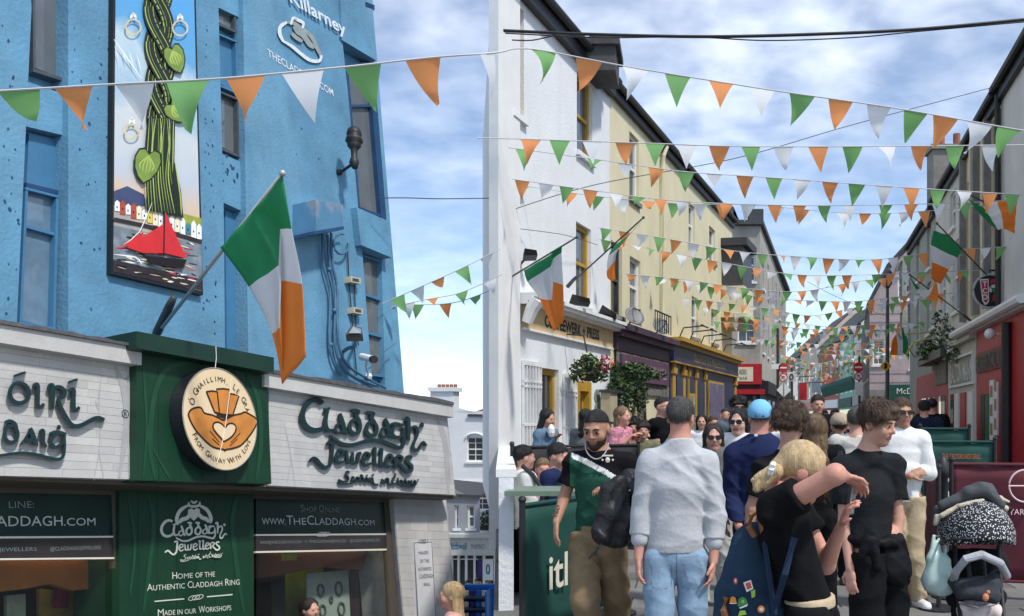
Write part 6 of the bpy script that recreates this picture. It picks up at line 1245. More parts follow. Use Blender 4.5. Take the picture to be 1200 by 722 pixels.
# near left green screen reading itl...
gb_, A, d, nn, L_ = barrier('cafe_barrier', 'green canvas barrier with cream letters in the left foreground behind the khaki trousers', gxy(612, 6.55), gxy(722, 7.7), .1, 1.0, M_DGREEN)
mb = MB(); tp = lambda s_, t_, o: Vector((A.x, A.y, 0))+d*s_+nn*(-.0 + o)+Vector((0, 0, t_))
text_on(mb, 'itl', lambda s_, t_, o: Vector((A.x, A.y, 0))+d*s_+nn*o+Vector((0, 0, t_)), L_*.22, .38, h=.25, align='l', off=.032, bold=.012)
mb.build('lettering', M_LETTER, gb_)
# right green screens
g1, A, d, nn, L_ = barrier('cafe_barrier', 'front green canvas barrier with small orange lettering at right', gxy(1085, 11.2), gxy(1166, 11.0), .12, 1.33, M_DGREEN)
mb = MB(); text_on(mb, 'THE CROSSROADS GRILL', lambda s_, t_, o: Vector((A.x, A.y, 0))+d*s_+nn*o+Vector((0, 0, t_)), L_*.52, 1.14, w=L_*.56, h=.06, off=.03); mb.build('lettering', mat('orange_print', (.6, .16, .06), .6, .1), g1)
mb = MB(); 
for k in range(7): mb.ball((A.x+d.x*(L_*.42)+random.uniform(-.1, .12), A.y-.04, .98+random.uniform(-.1, .1)), .05, .015, .06, 8)
mb.build('emblem', M_LETTER, g1)
barrier('cafe_barrier', 'rear green canvas barrier standing behind the lettered one', gxy(1078, 12.4), gxy(1136, 12.2), .12, 1.47, M_DGREEN)
m1, A, d, nn, L_ = barrier('cafe_barrier', 'maroon canvas barrier with pink ring logo behind the pushchair', gxy(1115, 8.4), gxy(1230, 8.2), .18, 1.2, M_MAROON)
mb = MB(); ac = P(1199, 569, 8.2); pts = [(ac.x+.14*math.cos(k*math.pi/16), ac.y-.05, ac.z+.14*math.sin(k*math.pi/16)) for k in range(32)]; mb.tube(pts, .008, 5, close=True); mb.tube([(ac.x-.14, ac.y-.05, ac.z), (ac.x+.14, ac.y-.05, ac.z)], .007, 5); mb.tube([(ac.x, ac.y-.05, ac.z-.14), (ac.x, ac.y-.05, ac.z+.14)], .007, 5)
text_on(mb, 'YARD', lambda s_, t_, o: Vector((ac.x-.14+s_, ac.y-.05-o, ac.z-.25+t_)), 0, 0, h=.05, align='l', off=.0); mb.build('ring_logo', mat('pale_pink_print', srgb(226, 190, 196), .6, .05), m1)
m2, A, d, nn, L_ = barrier('cafe_barrier', 'narrow maroon canvas barrier end turned beside the white sweater', gxy(1086, 8.9), gxy(1100, 7.9), .12, 1.16, M_MAROON)
mb = MB(); c = P(1104.5, CY, 9.6); 
bo = thing('bollard', (c.x, c.y, 0), 'black cast iron bollard between the maroon barriers', 'bollard'); mb.tube([(c.x, c.y, 0), (c.x, c.y, .2), (c.x, c.y, .22), (c.x, c.y, 1.0), (c.x, c.y, 1.03), (c.x, c.y, 1.1), (c.x, c.y, 1.2), (c.x, c.y, 1.24)], [.1, .1, .07, .055, .09, .09, .05, .02], 12); mb.build('body', M_BLACK, bo, True)
for k, zc in enumerate((.5, .75, 1.0)):
    mb = MB(); a = P(1098, CY, 10.2); b = P(1116, CY, 10.2); mb.box(a.x, b.x, 10.2, 10.23, zc, zc+.07); 
    tag(mb.build('bench_slat', M_SWH), '%s pale slat seen behind the bollard' % ('lowest', 'middle', 'top')[k], 'slat')
# dark planter screen behind the seated people at left, tables
mb = MB(); a = P(590, CY, 10.4); b = P(742, CY, 11.4); 
barrier('cafe_barrier', 'long black canvas barrier round the seated drinkers at left', gxy(600, 10.6), gxy(748, 11.6), .1, 1.28, mat('black_canvas', (.012, .012, .014), .7, .2))
tb = P(640, 572, 8.0); TB = thing('cafe_table', (tb.x, tb.y, 0), 'small green topped cafe table behind the left green barrier', 'table')
mb = MB(); mb.box(tb.x-.3, tb.x+.34, tb.y-.3, tb.y+.3, .98, 1.02); mb.build('table_top', mat('sage_table_top', (.16, .22, .17), .5, .15), TB); mb = MB(); mb.tube([(tb.x, tb.y, .03), (tb.x, tb.y, .98)], .03, 8); mb.tube([(tb.x, tb.y, 0), (tb.x, tb.y, .03)], .22, 14); mb.build('leg', M_DGREY, TB)
# blue display stand in the lane
bs = P(560, 705, 20.0); BSx = thing('display_stand', (bs.x, bs.y, lane_z(20)), 'bright blue street display stand with white cards in the lower lane', 'display stand')
sx = 20.0/F; z_ = lambda y: EYE+(CY-y)/F*20; M_CYB = mat('bright_blue_panel', srgb(30, 110, 200), .45, .1)
mb = MB(); mb.box(bs.x-17*sx, bs.x+20*sx, 20.1, 20.2, lane_z(20), z_(686)); mb.box(bs.x-19*sx, bs.x-17*sx, 19.6, 20.2, lane_z(20), z_(688)); mb.box(bs.x+13*sx, bs.x+15*sx, 19.6, 20.1, lane_z(20), z_(690)); mb.build('frame', M_CYB, BSx)
for k in range(3):
    mb = MB(); mb.box(bs.x-17*sx, bs.x+13*sx, 19.65, 20.1, z_(698+k*13), z_(696+k*13)); mb.build('shelf', M_DGREY, BSx)
    for j in range(4): mb = MB(); x = bs.x+(-14+j*7)*sx; mb.box(x, x+.1, 19.8, 19.83, z_(696+k*13), z_(690+k*13)); mb.build('card', [M_SWH, MATS['purple_poster'], M_CYB, M_SWH][j], BSx)
# ================================================================ people: smooth distance fields turned into one continuous mesh each
class Vox:
    def __init__(s, h): s.h = h; s.pr = []; s.cuts = []; s.nz = None
    def cone(s, a, b, ra, rb, k=.02, flat=None, op='u', clip=False):
        s.pr.append(('c', np.array(a, np.float32), np.array(b, np.float32), ra, rb, k, flat, op, clip)); return s
    def ell(s, c, r, R, k=.02, op='u'):
        s.pr.append(('e', np.array(c, np.float32), np.array(r, np.float32), np.array(R, np.float32), 0, k, None, op, False)); return s
    def cut(s, p, n, ball=None): s.cuts.append((np.array(p, np.float32), np.array(n, np.float32)/np.linalg.norm(n), ball)); return s
    def noise(s, amp, f=14.0, seed=0, vs=.6): s.nz = (amp, f, seed, vs); return s
    def mesh(s, name, mats, parent, colour=None, smooth=True):
        h = s.h; lo = np.full(3, 1e9); hi = -lo
        bb = []
        for q in s.pr:
            if q[0] == 'c':
                r = max(q[3], q[4]); l_, h_ = np.minimum(q[1], q[2])-r, np.maximum(q[1], q[2])+r
            else:
                r = float(np.max(q[2])); l_, h_ = q[1]-r, q[1]+r
            bb.append((l_, h_))
            if q[7] == 'u': lo = np.minimum(lo, l_); hi = np.maximum(hi, h_)
        pad = 3*h+(s.nz[0]*2 if s.nz else 0)+.01; lo -= pad; hi += pad; n = np.ceil((hi-lo)/h).astype(int)+1
        ax = [np.arange(n[i], dtype=np.float32)*h+np.float32(lo[i]) for i in range(3)]
        D = np.full(tuple(n), .15, np.float32)
        for q, (l_, h_) in zip(s.pr, bb):
            k = q[5]; m = k+4*h; i0 = np.clip(((l_-m-lo)/h).astype(int), 0, n-1); i1 = np.clip(((h_+m-lo)/h).astype(int)+2, 1, n)
            sl_ = tuple(slice(a, b) for a, b in zip(i0, i1)); X = ax[0][sl_[0]][:, None, None]; Y = ax[1][sl_[1]][None, :, None]; Z = ax[2][sl_[2]][None, None, :]
            if q[0] == 'c':
                a, b = q[1], q[2]; px, py, pz = X-a[0], Y-a[1], Z-a[2]; ba = b-a
                if q[6] is not None:
                    f, fac = np.array(q[6][0], np.float32), q[6][1]; dt = (px*f[0]+py*f[1]+pz*f[2])*(1/fac-1); px, py, pz = px+f[0]*dt, py+f[1]*dt, pz+f[2]*dt; ba = ba+f*float(ba@f)*(1/fac-1)
                L2 = max(float(ba@ba), 1e-8); t0 = (px*ba[0]+py*ba[1]+pz*ba[2])/L2; t = np.clip(t0, 0, 1)
                d = np.sqrt((px-t*ba[0])**2+(py-t*ba[1])**2+(pz-t*ba[2])**2)-(q[3]+t*(q[4]-q[3]))
                if q[8]: d = np.maximum(d, (t0-1)*math.sqrt(L2))
            else:
                px, py, pz = X-q[1][0], Y-q[1][1], Z-q[1][2]; R = q[3]; r = q[2]
                u = (px*R[0][0]+py*R[0][1]+pz*R[0][2]); v = (px*R[1][0]+py*R[1][1]+pz*R[1][2]); w_ = (px*R[2][0]+py*R[2][1]+pz*R[2][2])
                k0 = np.sqrt((u/r[0])**2+(v/r[1])**2+(w_/r[2])**2); k1 = np.sqrt((u/r[0]**2)**2+(v/r[1]**2)**2+(w_/r[2]**2)**2)+1e-9; d = k0*(k0-1)/k1
            A = D[sl_]
            if q[7] == 'u':
                hh = np.clip(.5+.5*(A-d)/k, 0, 1); D[sl_] = A*(1-hh)+d*hh-k*hh*(1-hh)
            else:
                d = -d; hh = np.clip(.5-.5*(A-d)/k, 0, 1); D[sl_] = A*(1-hh)+d*hh+k*hh*(1-hh)
        if s.nz:
            amp, f, seed, vs = s.nz; rr = np.random.RandomState(seed); X, Y, Z = ax[0][:, None, None], ax[1][None, :, None], ax[2][None, None, :]
            wq = rr.uniform(0, 6, 12)
            if f > 100:
                q1 = np.sin(f*.6*X+f*.5*Y+f*.55*Z+wq[0]); q2 = np.sin(-f*.5*X+f*.7*Y+f*.6*Z*vs+wq[1])
                D += amp*(.5*np.sin(f*X+1.6*q2+f*.4*vs*Z+wq[2])*np.sin(f*vs*Z+1.4*q1+wq[3])+.35*np.sin(f*1.9*Y+f*1.3*vs*Z+1.2*q1+wq[4]))
            else:       # cloth: creases in slanting families that come and go
                q1 = np.sin(7*X+5*Y+6*Z+wq[0]); q2 = np.sin(-6*X+8*Y+9*Z+wq[1])
                for a_, c_, (ux, uy, uz) in ((.9, 0, (.55, .35, .75)), (.8, 2, (-.6, .45, .65)), (.6, 4, (.2, .3, 1.0)), (.5, 6, (.95, .5, .25))):
                    mask = np.clip(.5+.8*np.sin(9*X*(1-.2*c_)+7*Z+5*Y+wq[c_+2]+1.2*q2), 0, 1)
                    D += amp*a_*mask*(np.abs(np.sin(f*.55*(ux*X+uy*Y+uz*Z)+1.5*q1+wq[c_+3]))**.7-.6)
        for p, nn, ball in s.cuts:
            X, Y, Z = ax[0][:, None, None]-p[0], ax[1][None, :, None]-p[1], ax[2][None, None, :]-p[2]; d = X*nn[0]+Y*nn[1]+Z*nn[2]
            if ball is not None: d = np.where(X*X+Y*Y+Z*Z < ball*ball, d, -1.0)
            D = np.maximum(D, d)
        # surface nets
        I = D < 0; c = np.zeros(tuple(n-1), np.int8)
        for dx_ in (0, 1):
            for dy_ in (0, 1):
                for dz_ in (0, 1): c += I[dx_:n[0]-1+dx_, dy_:n[1]-1+dy_, dz_:n[2]-1+dz_]
        mask = (c > 0) & (c < 8); ci = np.argwhere(mask); idx = np.full(mask.shape, -1, np.int32); idx[mask] = np.arange(len(ci))
        acc = np.zeros((len(ci), 3), np.float32); cnt = np.zeros(len(ci), np.float32)
        cor = [(a, b, e) for a in (0, 1) for b in (0, 1) for e in (0, 1)]
        for i, p in enumerate(cor):
            for q in cor[i+1:]:
                if sum(abs(p[k]-q[k]) for k in range(3)) != 1: continue
                va = D[ci[:, 0]+p[0], ci[:, 1]+p[1], ci[:, 2]+p[2]]; vb = D[ci[:, 0]+q[0], ci[:, 1]+q[1], ci[:, 2]+q[2]]; cr = (va < 0) != (vb < 0); t = np.where(cr, va/(va-vb+1e-12), 0)
                for k in range(3): acc[:, k] += np.where(cr, p[k]+t*(q[k]-p[k]), 0)
                cnt += cr
        V = (ci+acc/cnt[:, None])*h+lo; Q = []
        for axis in range(3):
            sh = [slice(None)]*3; sa = list(sh); sb = list(sh); sa[axis] = slice(0, -1); sb[axis] = slice(1, None); chg = I[tuple(sa)] != I[tuple(sb)]; e_ = np.argwhere(chg); o1, o2 = [(1, 2), (2, 0), (0, 1)][axis]
            ok = (e_[:, o1] > 0) & (e_[:, o2] > 0) & (e_[:, o1] < n[o1]-1) & (e_[:, o2] < n[o2]-1); e_ = e_[ok]; ins = I[tuple(e_.T)]; qd = []
            for d1, d2 in ((-1, -1), (0, -1), (0, 0), (-1, 0)):
                t = e_.copy(); t[:, o1] += d1; t[:, o2] += d2; qd.append(idx[tuple(t.T)])
            qd = np.stack(qd, 1); qd[~ins] = qd[~ins][:, ::-1]; Q.append(qd)
        Q = np.concatenate(Q); o_ = wloc(parent) if parent is not None else Vector((0, 0, 0)); Vl = (V-np.array(o_[:])).astype(np.float32)
        me = bpy.data.meshes.new(name); me.vertices.add(len(Vl)); me.vertices.foreach_set('co', Vl.ravel()); me.loops.add(len(Q)*4); me.loops.foreach_set('vertex_index', Q.ravel().astype(np.int32))
        me.polygons.add(len(Q)); me.polygons.foreach_set('loop_start', np.arange(0, len(Q)*4, 4, dtype=np.int32)); me.polygons.foreach_set('loop_total', np.full(len(Q), 4, np.int32))
        mats = mats if isinstance(mats, (list, tuple)) else [mats]
        for m_ in mats: me.materials.append(m_)
        if colour is not None: me.polygons.foreach_set('material_index', colour(V[Q].mean(1)).astype(np.int32))
        me.polygons.foreach_set('use_smooth', np.ones(len(Q), bool)); me.update(); me.validate()
        ob = bpy.data.objects.new(name, me); COL.objects.link(ob); ob.parent = parent; return ob
def skinmat(name, col):
    m = mat(name, col, .5, .1, 9, .12, 120, spec=.35); b = m.node_tree.nodes['Principled BSDF']; b.inputs['Subsurface Weight'].default_value = .12; b.inputs['Subsurface Radius'].default_value = (.012, .005, .003); b.inputs['Subsurface Scale'].default_value = .6; return m
SK = {'fair': skinmat('fair_skin', (.56, .30, .22)), 'pink': skinmat('pink_skin', (.58, .28, .21)), 'tan': skinmat('tan_skin', (.42, .22, .145)), 'pale': skinmat('pale_skin', (.60, .36, .28))}
LIP = mat('lips', (.36, .12, .10), .5, .1)
def clothmat(name, col, rough=.9, var=.14, wv=260): return mat(name, col, rough, var, 16, .18, 45, spec=.12)
def hairmat(name, col, hi=None):
    if name in MATS: return MATS[name]
    m = mat(name, col, .45, .35, 22, .5, 90, spec=.4); t = m.node_tree
    for nd in t.nodes:
        if nd.type == 'TEX_NOISE':
            mp = t.nodes.new('ShaderNodeMapping'); mp.inputs['Scale'].default_value = (3.2, 3.2, .35); l_ = nd.inputs['Vector'].links[0].from_socket; t.links.new(l_, mp.inputs[0]); t.links.new(mp.outputs[0], nd.inputs['Vector'])
    return m
H_BLACK = hairmat('black_hair', (.012, .010, .010)); H_DBR = hairmat('dark_brown_hair', (.03, .019, .014)); H_BR = hairmat('brown_hair', (.085, .05, .03)); H_BLOND = hairmat('blonde_hair', (.52, .37, .20)); H_LBR = hairmat('light_brown_hair', (.20, .13, .07)); H_GREY = hairmat('grey_flecked_hair', (.085, .08, .075))
def axes(yaw, pitch=0, roll=0):
    """head frame rows: right (x), forward (y), up (z); yaw 0 faces the camera, 90 faces picture right"""
    ps, th, ro = math.radians(yaw), math.radians(pitch), math.radians(roll)
    f = Vector((math.sin(ps), -math.cos(ps), 0)); r = Vector((-math.cos(ps), -math.sin(ps), 0)); u = Vector((0, 0, 1))
    f2 = f*math.cos(th)-u*math.sin(th); u2 = u*math.cos(th)+f*math.sin(th); r2 = r*math.cos(ro)+u2*math.sin(ro); u3 = u2*math.cos(ro)-r*math.sin(ro)
    return r2, f2, u3
class Fig: pass
def figure(label, x, ytop, Y, yaw=0, H=None, zg=0.0, ov=None, build=1.0, female=False, hyaw=None, hpitch=0, hroll=0, skin='fair', h=None, name='person', group=None, head=None, hs=1.0, arm=1.0):
    g = Fig(); top = P(x, ytop, Y); H = H or (top.z-zg); sc = H/1.75; g.sc = sc; g.Y = Y; g.arm = arm; g.H = H; g.female = female
    base = Vector((top.x, Y, zg)); g.root = thing(name, tuple(base), label, 'person', group); g.skin = SK[skin]
    g.h = h or max(.0075, .0011*Y); ps = math.radians(yaw); R = Vector((math.cos(ps), math.sin(ps), 0)); Fd = Vector((math.sin(ps), -math.cos(ps), 0)); g.R, g.F = R, Fd
    z = lambda v: Vector((0, 0, v*sc)); sw = .165 if female else .19
    J = {'head': base+z(1.635)+Fd*.02*sc, 'neck': base+z(1.475)-Fd*.015*sc, 'chest': base+z(1.29), 'waist': base+z(1.08), 'pelvis': base+z(.95)}
    for s, k in ((-1, 'l'), (1, 'r')):
        J['s'+k] = base+z(1.425)+R*s*sw*sc; J['e'+k] = base+z(1.13)+R*s*(sw+.05)*sc; J['w'+k] = base+z(.88)+R*s*(sw+.06)*sc+Fd*.06*sc; J['d'+k] = base+z(.72)+R*s*(sw+.06)*sc+Fd*.09*sc
        J['h'+k] = base+z(.92)+R*s*.09*sc; J['k'+k] = base+z(.49)+R*s*.10*sc+Fd*.02; J['a'+k] = base+z(.08)+R*s*.11*sc
    for k, v in (ov or {}).items(): J[k] = P(v[0], v[1], Y+(v[2] if len(v) > 2 else 0))
    if head: J['head'] = P(head[0], head[1], Y+(head[2] if len(head) > 2 else 0))
    g.J = J; g.ax = axes(yaw if hyaw is None else hyaw, hpitch, hroll); g.hs = sc*hs*(.96 if female else 1.0); g.b = build*sc*(.88 if female else 1.0)
    return g
def hp(g, x, y, z_): r, f, u = g.ax; return g.J['head']+(r*x+f*y+u*z_)*g.hs
def add_hand(v, wr, dr, nrm, s, curl=.35, k=.006, spread=.021):
    """palm and five separate fingers; dr = pointing direction, nrm = palm side"""
    d = Vector(dr).normalized(); n = Vector(nrm); n = (n-d*n.dot(d)).normalized(); w_ = d.cross(n)
    v.cone(wr, wr+d*.05*s, .026*s, .036*s, .015, (n, .5)); v.cone(wr+d*.045*s, wr+d*.09*s, .037*s, .036*s, .012, (n, .42))
    for i, (ln, o) in enumerate(((.066, -1.5), (.076, -.5), (.072, .5), (.056, 1.5))):
        p = wr+d*.088*s+w_*o*spread*s; dd = d.copy()
        for seg, fr_ in ((0, .44), (1, .32), (2, .24)):
            a = curl*(seg+.6); dd = (d*math.cos(a)+n*math.sin(a)).normalized(); q = p+dd*ln*1.12*s*fr_; v.cone(p, q, .0092*s*(1-.08*seg), .0085*s*(1-.1*seg), k); p = q
    p = wr+d*.03*s-w_*.034*s; q = p+(d*.7-w_*.75+n*.2).normalized()*.036*s; v.cone(p, q, .013*s, .0105*s, .01); v.cone(q, q+(d*.95-w_*.2+n*.35).normalized()*.034*s, .0105*s, .009*s, k)
def body(g, legs=True, arms=True, hands=(True, True), handdir=None, curls=(.35, .35), palm=None, feet=False):
    J, b, F_, hs = g.J, g.b, g.F, g.hs; v = Vox(g.h); fl_ = (F_, .66)
    v.cone(J['pelvis'], J['waist'], .145*b, .125*b, .04, fl_).cone(J['waist'], J['chest'], .125*b, .15*b, .04, fl_).cone(J['chest'], (J['sl']+J['sr'])/2-Vector((0, 0, .05)), .15*b, .12*b, .04, fl_).cone(J['sl'], J['sr'], .058*b, .058*b, .05)
    v.cone(J['neck'], hp(g, 0, -.015, -.05), .062*b, .054*b, .03)
    v.cone(J['neck']-Vector((0, 0, .02)), J['sl'], .055*b, .05*b, .05).cone(J['neck']-Vector((0, 0, .02)), J['sr'], .055*b, .05*b, .05)
    for i, k in enumerate('lr'):
        if legs: v.cone(J['h'+k], J['k'+k], .082*b, .055*b, .03).cone(J['k'+k], J['a'+k], .055*b, .036*b, .02)
        if arms:
            v.cone(J['s'+k], J['e'+k], .050*b*g.arm, .041*b*g.arm, .02).cone(J['e'+k], J['w'+k], .043*b*g.arm, .026*b, .015)
            if hands[i]:
                dr = (J['d'+k]-J['w'+k]); nrm = (palm[i] if palm and palm[i] is not None else (J['pelvis']-J['w'+k])); add_hand(v, J['w'+k], dr, nrm, g.sc*(.9 if g.female else 1), curls[i])
    R = [tuple(a) for a in g.ax]; e = lambda c, r, k=.02, op='u': v.ell(hp(g, *c), [q*hs for q in r], R, k, op)
    e((0, -.012, .030), (.075, .094, .086)); e((0, .022, -.035), (.061, .072, .078), .03); e((0, .066, -.095), (.024, .022, .02), .03)
    v.cone(hp(g, -.034, .082, .022), hp(g, .034, .082, .022), .012*hs, .012*hs, .015); v.cone(hp(g, 0, .09, .014), hp(g, 0, .108, -.024), .007*hs, .012*hs, .01); v.cone(hp(g, -.012, .094, -.028), hp(g, .012, .094, -.028), .008*hs, .008*hs, .008)
    for s in (-1, 1):
        e((s*.031, .103, .004), (.017, .014, .011), .01, 's'); e((s*.031, .081, .003), (.014, .014, .011), .004); e((s*.076, -.008, -.008), (.011, .024, .032), .008); e((s*.04, .06, -.03), (.022, .022, .022), .03)
    v.cone(hp(g, -.02, .085, -.056), hp(g, .02, .085, -.056), .008*hs, .008*hs, .008); v.cone(hp(g, -.016, .084, -.068), hp(g, .016, .084, -.068), .008*hs, .008*hs, .008)
    A = np.array(R); c0 = np.array(g.J['head'])
    def colour(Cn):
        q = (Cn-c0)@A.T/hs; return ((abs(q[:, 0]) < .026) & (q[:, 2] < -.049) & (q[:, 2] > -.074) & (q[:, 1] > .078)).astype(int)+2*((np.hypot(np.abs(q[:, 0])-.031, q[:, 2]-.003) < .009) & (q[:, 1] > .08)).astype(int)
    o = v.mesh('body', [g.skin, LIP, H_DBR], g.root, colour); g.body = o; return o
def garment_top(g, m, name='shirt', loose=.018, sleeve=.5, fore=0.0, hem=None, folds=.006, seed=1, collar=.0, colour=None, f=46, neck=True, arms='lr', hood=False):
    """sleeve: fraction of the upper arm covered; fore: fraction of the forearm covered"""
    J, b, F_ = g.J, g.b, g.F; v = Vox(g.h*1.1); fl_ = (F_, .68); lo = loose
    hz = hem if hem is not None else J['pelvis'].z-.02; bt = J['pelvis'].copy(); bt = bt+(J['pelvis']-J['waist']).normalized()*max(0, (J['pelvis'].z-hz))
    v.cone(bt, J['waist'], .142*b+lo, .126*b+lo, .05, fl_).cone(J['waist'], J['chest'], .126*b+lo, .150*b+lo*.8, .05, fl_).cone(J['chest'], (J['sl']+J['sr'])/2-Vector((0, 0, .05)), .155*b+lo, .124*b+lo*.8, .05, fl_).cone(J['sl'], J['sr'], .060*b+lo*.6, .060*b+lo*.6, .05)
    if neck: v.cone(J['neck']-Vector((0, 0, .035)), J['neck']+Vector((0, 0, -.005+collar)), .068*b+lo*.3, .066*b+.006, .03, clip=True)
    v.cone(J['neck']-Vector((0, 0, .04)), J['sl'], .055*b+lo*.4, .052*b+lo*.5, .05).cone(J['neck']-Vector((0, 0, .04)), J['sr'], .055*b+lo*.4, .052*b+lo*.5, .05)
    for k in arms:
        e = J['s'+k].lerp(J['e'+k], min(1, sleeve)); r0 = .056*b+lo; r1 = (.056-.011*sleeve)*b+lo*(1.1 if sleeve < .9 else .8)
        if sleeve > 0: v.cone(J['s'+k], e, r0*g.arm, r1*g.arm, .018, clip=(fore == 0))
        if fore > 0: w_ = J['e'+k].lerp(J['w'+k], fore); v.cone(J['e'+k], w_, .045*b+lo*.8, (.045-.016*fore)*b+lo*.75, .015, clip=True)
    if folds: v.noise(folds, f, seed)
    v.cut((0, 0, hz), (0, 0, -1))
    return v.mesh(name, m, g.root, colour)
def trousers(g, m, loose=.018, seed=2, top=None, bottom=.06, folds=.007, name='trousers', f=44, colour=None):
    J, b, F_ = g.J, g.b, g.F; v = Vox(g.h*1.15); tz = top if top is not None else J['waist'].z-.02
    v.cone(J['pelvis']-Vector((0, 0, .02)), J['pelvis'].lerp(J['waist'], .9), .150*b+loose*.5, .128*b+loose*.4, .05, (F_, .70))
    for k in 'lr':
        v.cone(J['h'+k], J['k'+k], .084*b+loose, .056*b+loose*1.2, .016); v.cone(J['k'+k], J['a'+k]+Vector((0, 0, bottom-.06)), .056*b+loose*1.2, .044*b+loose*1.2, .02, clip=True)
    if folds: v.noise(folds, f, seed, .9)
    v.cut((0, 0, tz), (0, 0, 1)); return v.mesh(name, m, g.root, colour)
def shoes(g, m):
    for k in 'lr':
        v = Vox(max(.008, g.h)); a = g.J['a'+k]; gz_ = g.root.location.z; v.cone((a.x, a.y, gz_+.05), Vector((a.x, a.y, gz_+.045))+g.F*.15*g.sc, .045, .042, .03).cone((a.x, a.y, gz_+.05), Vector((a.x, a.y, gz_+.09))-g.F*.02, .043, .045, .03); v.cut((0, 0, gz_+.004), (0, 0, -1)); v.mesh('shoe', m, g.root)
def hair(g, m, style='short', seed=0, size=1.0, name='hair', cut_=(.022, .55)):
    hs = g.hs; v = Vox(max(.0065, g.h*.9)); R = [tuple(a) for a in g.ax]; e = lambda c, r, k=.02, op='u': v.ell(hp(g, *c), [q*hs for q in r], R, k, op); rr = random.Random(seed); r_, f_, u_2 = g.ax
    def hairline(z0, sl): v.cut(hp(g, 0, 0, z0), -(u_2)+f_*sl)
    if style == 'crop': e((0, -.014, .036), (.0768, .0955, .0865)); v.noise(.001, 170, seed); hairline(cut_[0], cut_[1])
    elif style == 'short': e((0, -.014, .040), (.083, .101, .092)); v.noise(.003, 150, seed); hairline(cut_[0], cut_[1])
    elif style == 'tousled':
        e((0, -.016, .045), (.092, .108, .096))
        for k in range(26): a = rr.uniform(0, 6.28); q = rr.uniform(.3, 1); e((.08*math.cos(a)*q, -.01+.09*math.sin(a)*q, .09+.04*(1-q)+rr.uniform(-.02, .012)), (.03, .034, .022), .015)
        for k in range(9): e((-.06+.015*k, .082+rr.uniform(-.01, .006), .055+rr.uniform(-.014, .012)), (.018, .016, .03), .012)
        v.noise(.006, 130, seed); hairline(-.004, .50)
    elif style == 'curly':
        e((0, -.016, .04), (.09, .105, .092))
        for k in range(150):
            a = rr.uniform(0, 6.28); t = rr.uniform(-.5, 1); c = math.sqrt(max(0, 1-t*t)); y_ = -.012+.112*c*math.sin(a)
            if y_ > .05 and t < .35: continue
            e((.098*c*math.cos(a), y_, .04+.10*t), (rr.uniform(.016, .026),)*3, .008)
        hairline(-.045, .62)
    elif style in ('long', 'longback', 'tied'):
        e((0, -.016, .036), (.086, .104, .093)); front = []
        if style != 'tied':
            L_ = .30*size
            for k in range(11 if style == 'long' else 9):
                a = math.radians(-100+20*k) if style == 'long' else math.radians(-72+18*k); x_ = .068*math.sin(a); y_ = -.07*math.cos(a)-.01
                v.cone(hp(g, x_, y_, .03), hp(g, x_*1.18+rr.uniform(-.01, .01), y_*1.05-.01, -.10-L_*.35), .022*hs, .024*hs, .02); v.cone(hp(g, x_*1.18, y_*1.05-.01, -.10-L_*.35), hp(g, x_*1.12+rr.uniform(-.015, .015), y_*.95-.005, -.10-L_*rr.uniform(.85, 1.05)), .024*hs, .010*hs, .02)
        else:
            hairline(-.035, .50)
            e((0, -.10, -.03), (.05, .04, .05), .03)
        v.noise(.0045 if style != 'tied' else .0022, 170, seed, .12)
        # keep the face clear
        e((0, .105, -.012), (.060, .070, .112), .012, 's'); v.cone(hp(g, 0, .10, .10), hp(g, 0, .0, .135), .006, .004, .02, op='s')
    ho = v.mesh(name, m, g.root)
    if g.Y < 16 and style != 'tied':
        nn_ = 1400 if g.Y < 9 else 500; b_ = g.ax; wd = max(.003, .0006*g.Y)
        if style in ('crop',): strands(g, ho, m, nn_*2, .012, .8, -b_[2]+b_[1]*.3, wd*.8, seed)
        elif style == 'short': strands(g, ho, m, nn_*2, .026, .5, -b_[2]*.8-b_[1]*.2, wd, seed, .8)
        elif style == 'tousled': strands(g, ho, m, nn_*2, .048, .38, -b_[2]*.5+b_[1]*.5, wd, seed, 1.0, 0, .06)
        elif style == 'curly': strands(g, ho, m, nn_*2, .03, 1.0, -b_[2], wd, seed, 1.5, .006)
        else: strands(g, ho, m, nn_*3, .09 if style != 'tied' else .075, .03 if style != 'tied' else .0, -b_[2]-b_[1]*.25 if style != 'tied' else -b_[1]-b_[2]*.2, wd*.7, seed, .12 if style != 'tied' else .03, 0, .035 if style != 'tied' else .075)
    return ho
def brows(g, m, w_=.005):
    mb = MB()
    for s in (-1, 1): mb.tube([hp(g, s*.014, .096, .022), hp(g, s*.03, .095, .027), hp(g, s*.048, .084, .022)], [w_*g.hs*.9, w_*g.hs, w_*g.hs*.5], 6)
    mb.build('eyebrows', m, g.root)
def shades(g, m=M_BLACK, big=1.0):
    hs = g.hs; mb = MB(); 
    for s in (-1, 1):
        pts = [hp(g, s*(.033+.026*big*math.cos(k*math.pi/7)*(1 if abs(math.cos(k*math.pi/7)) < .9 else .96)), .109-.008*abs(s*.033+.02*math.cos(k*math.pi/7)-0)/.05, .004+.019*big*math.sin(k*math.pi/7)) for k in range(14)]; r, f, u = g.ax; mb.prism(pts, f*-.006*hs)
        mb.tube([hp(g, s*.058, .10, .012), hp(g, s*.078, .06, .01), hp(g, s*.082, -.01, .008)], .0035*hs, 5)
    mb.tube([hp(g, -.012, .11, .01), hp(g, 0, .113, .013), hp(g, .012, .11, .01)], .004*hs, 5); mb.build('sunglasses', m, g.root)
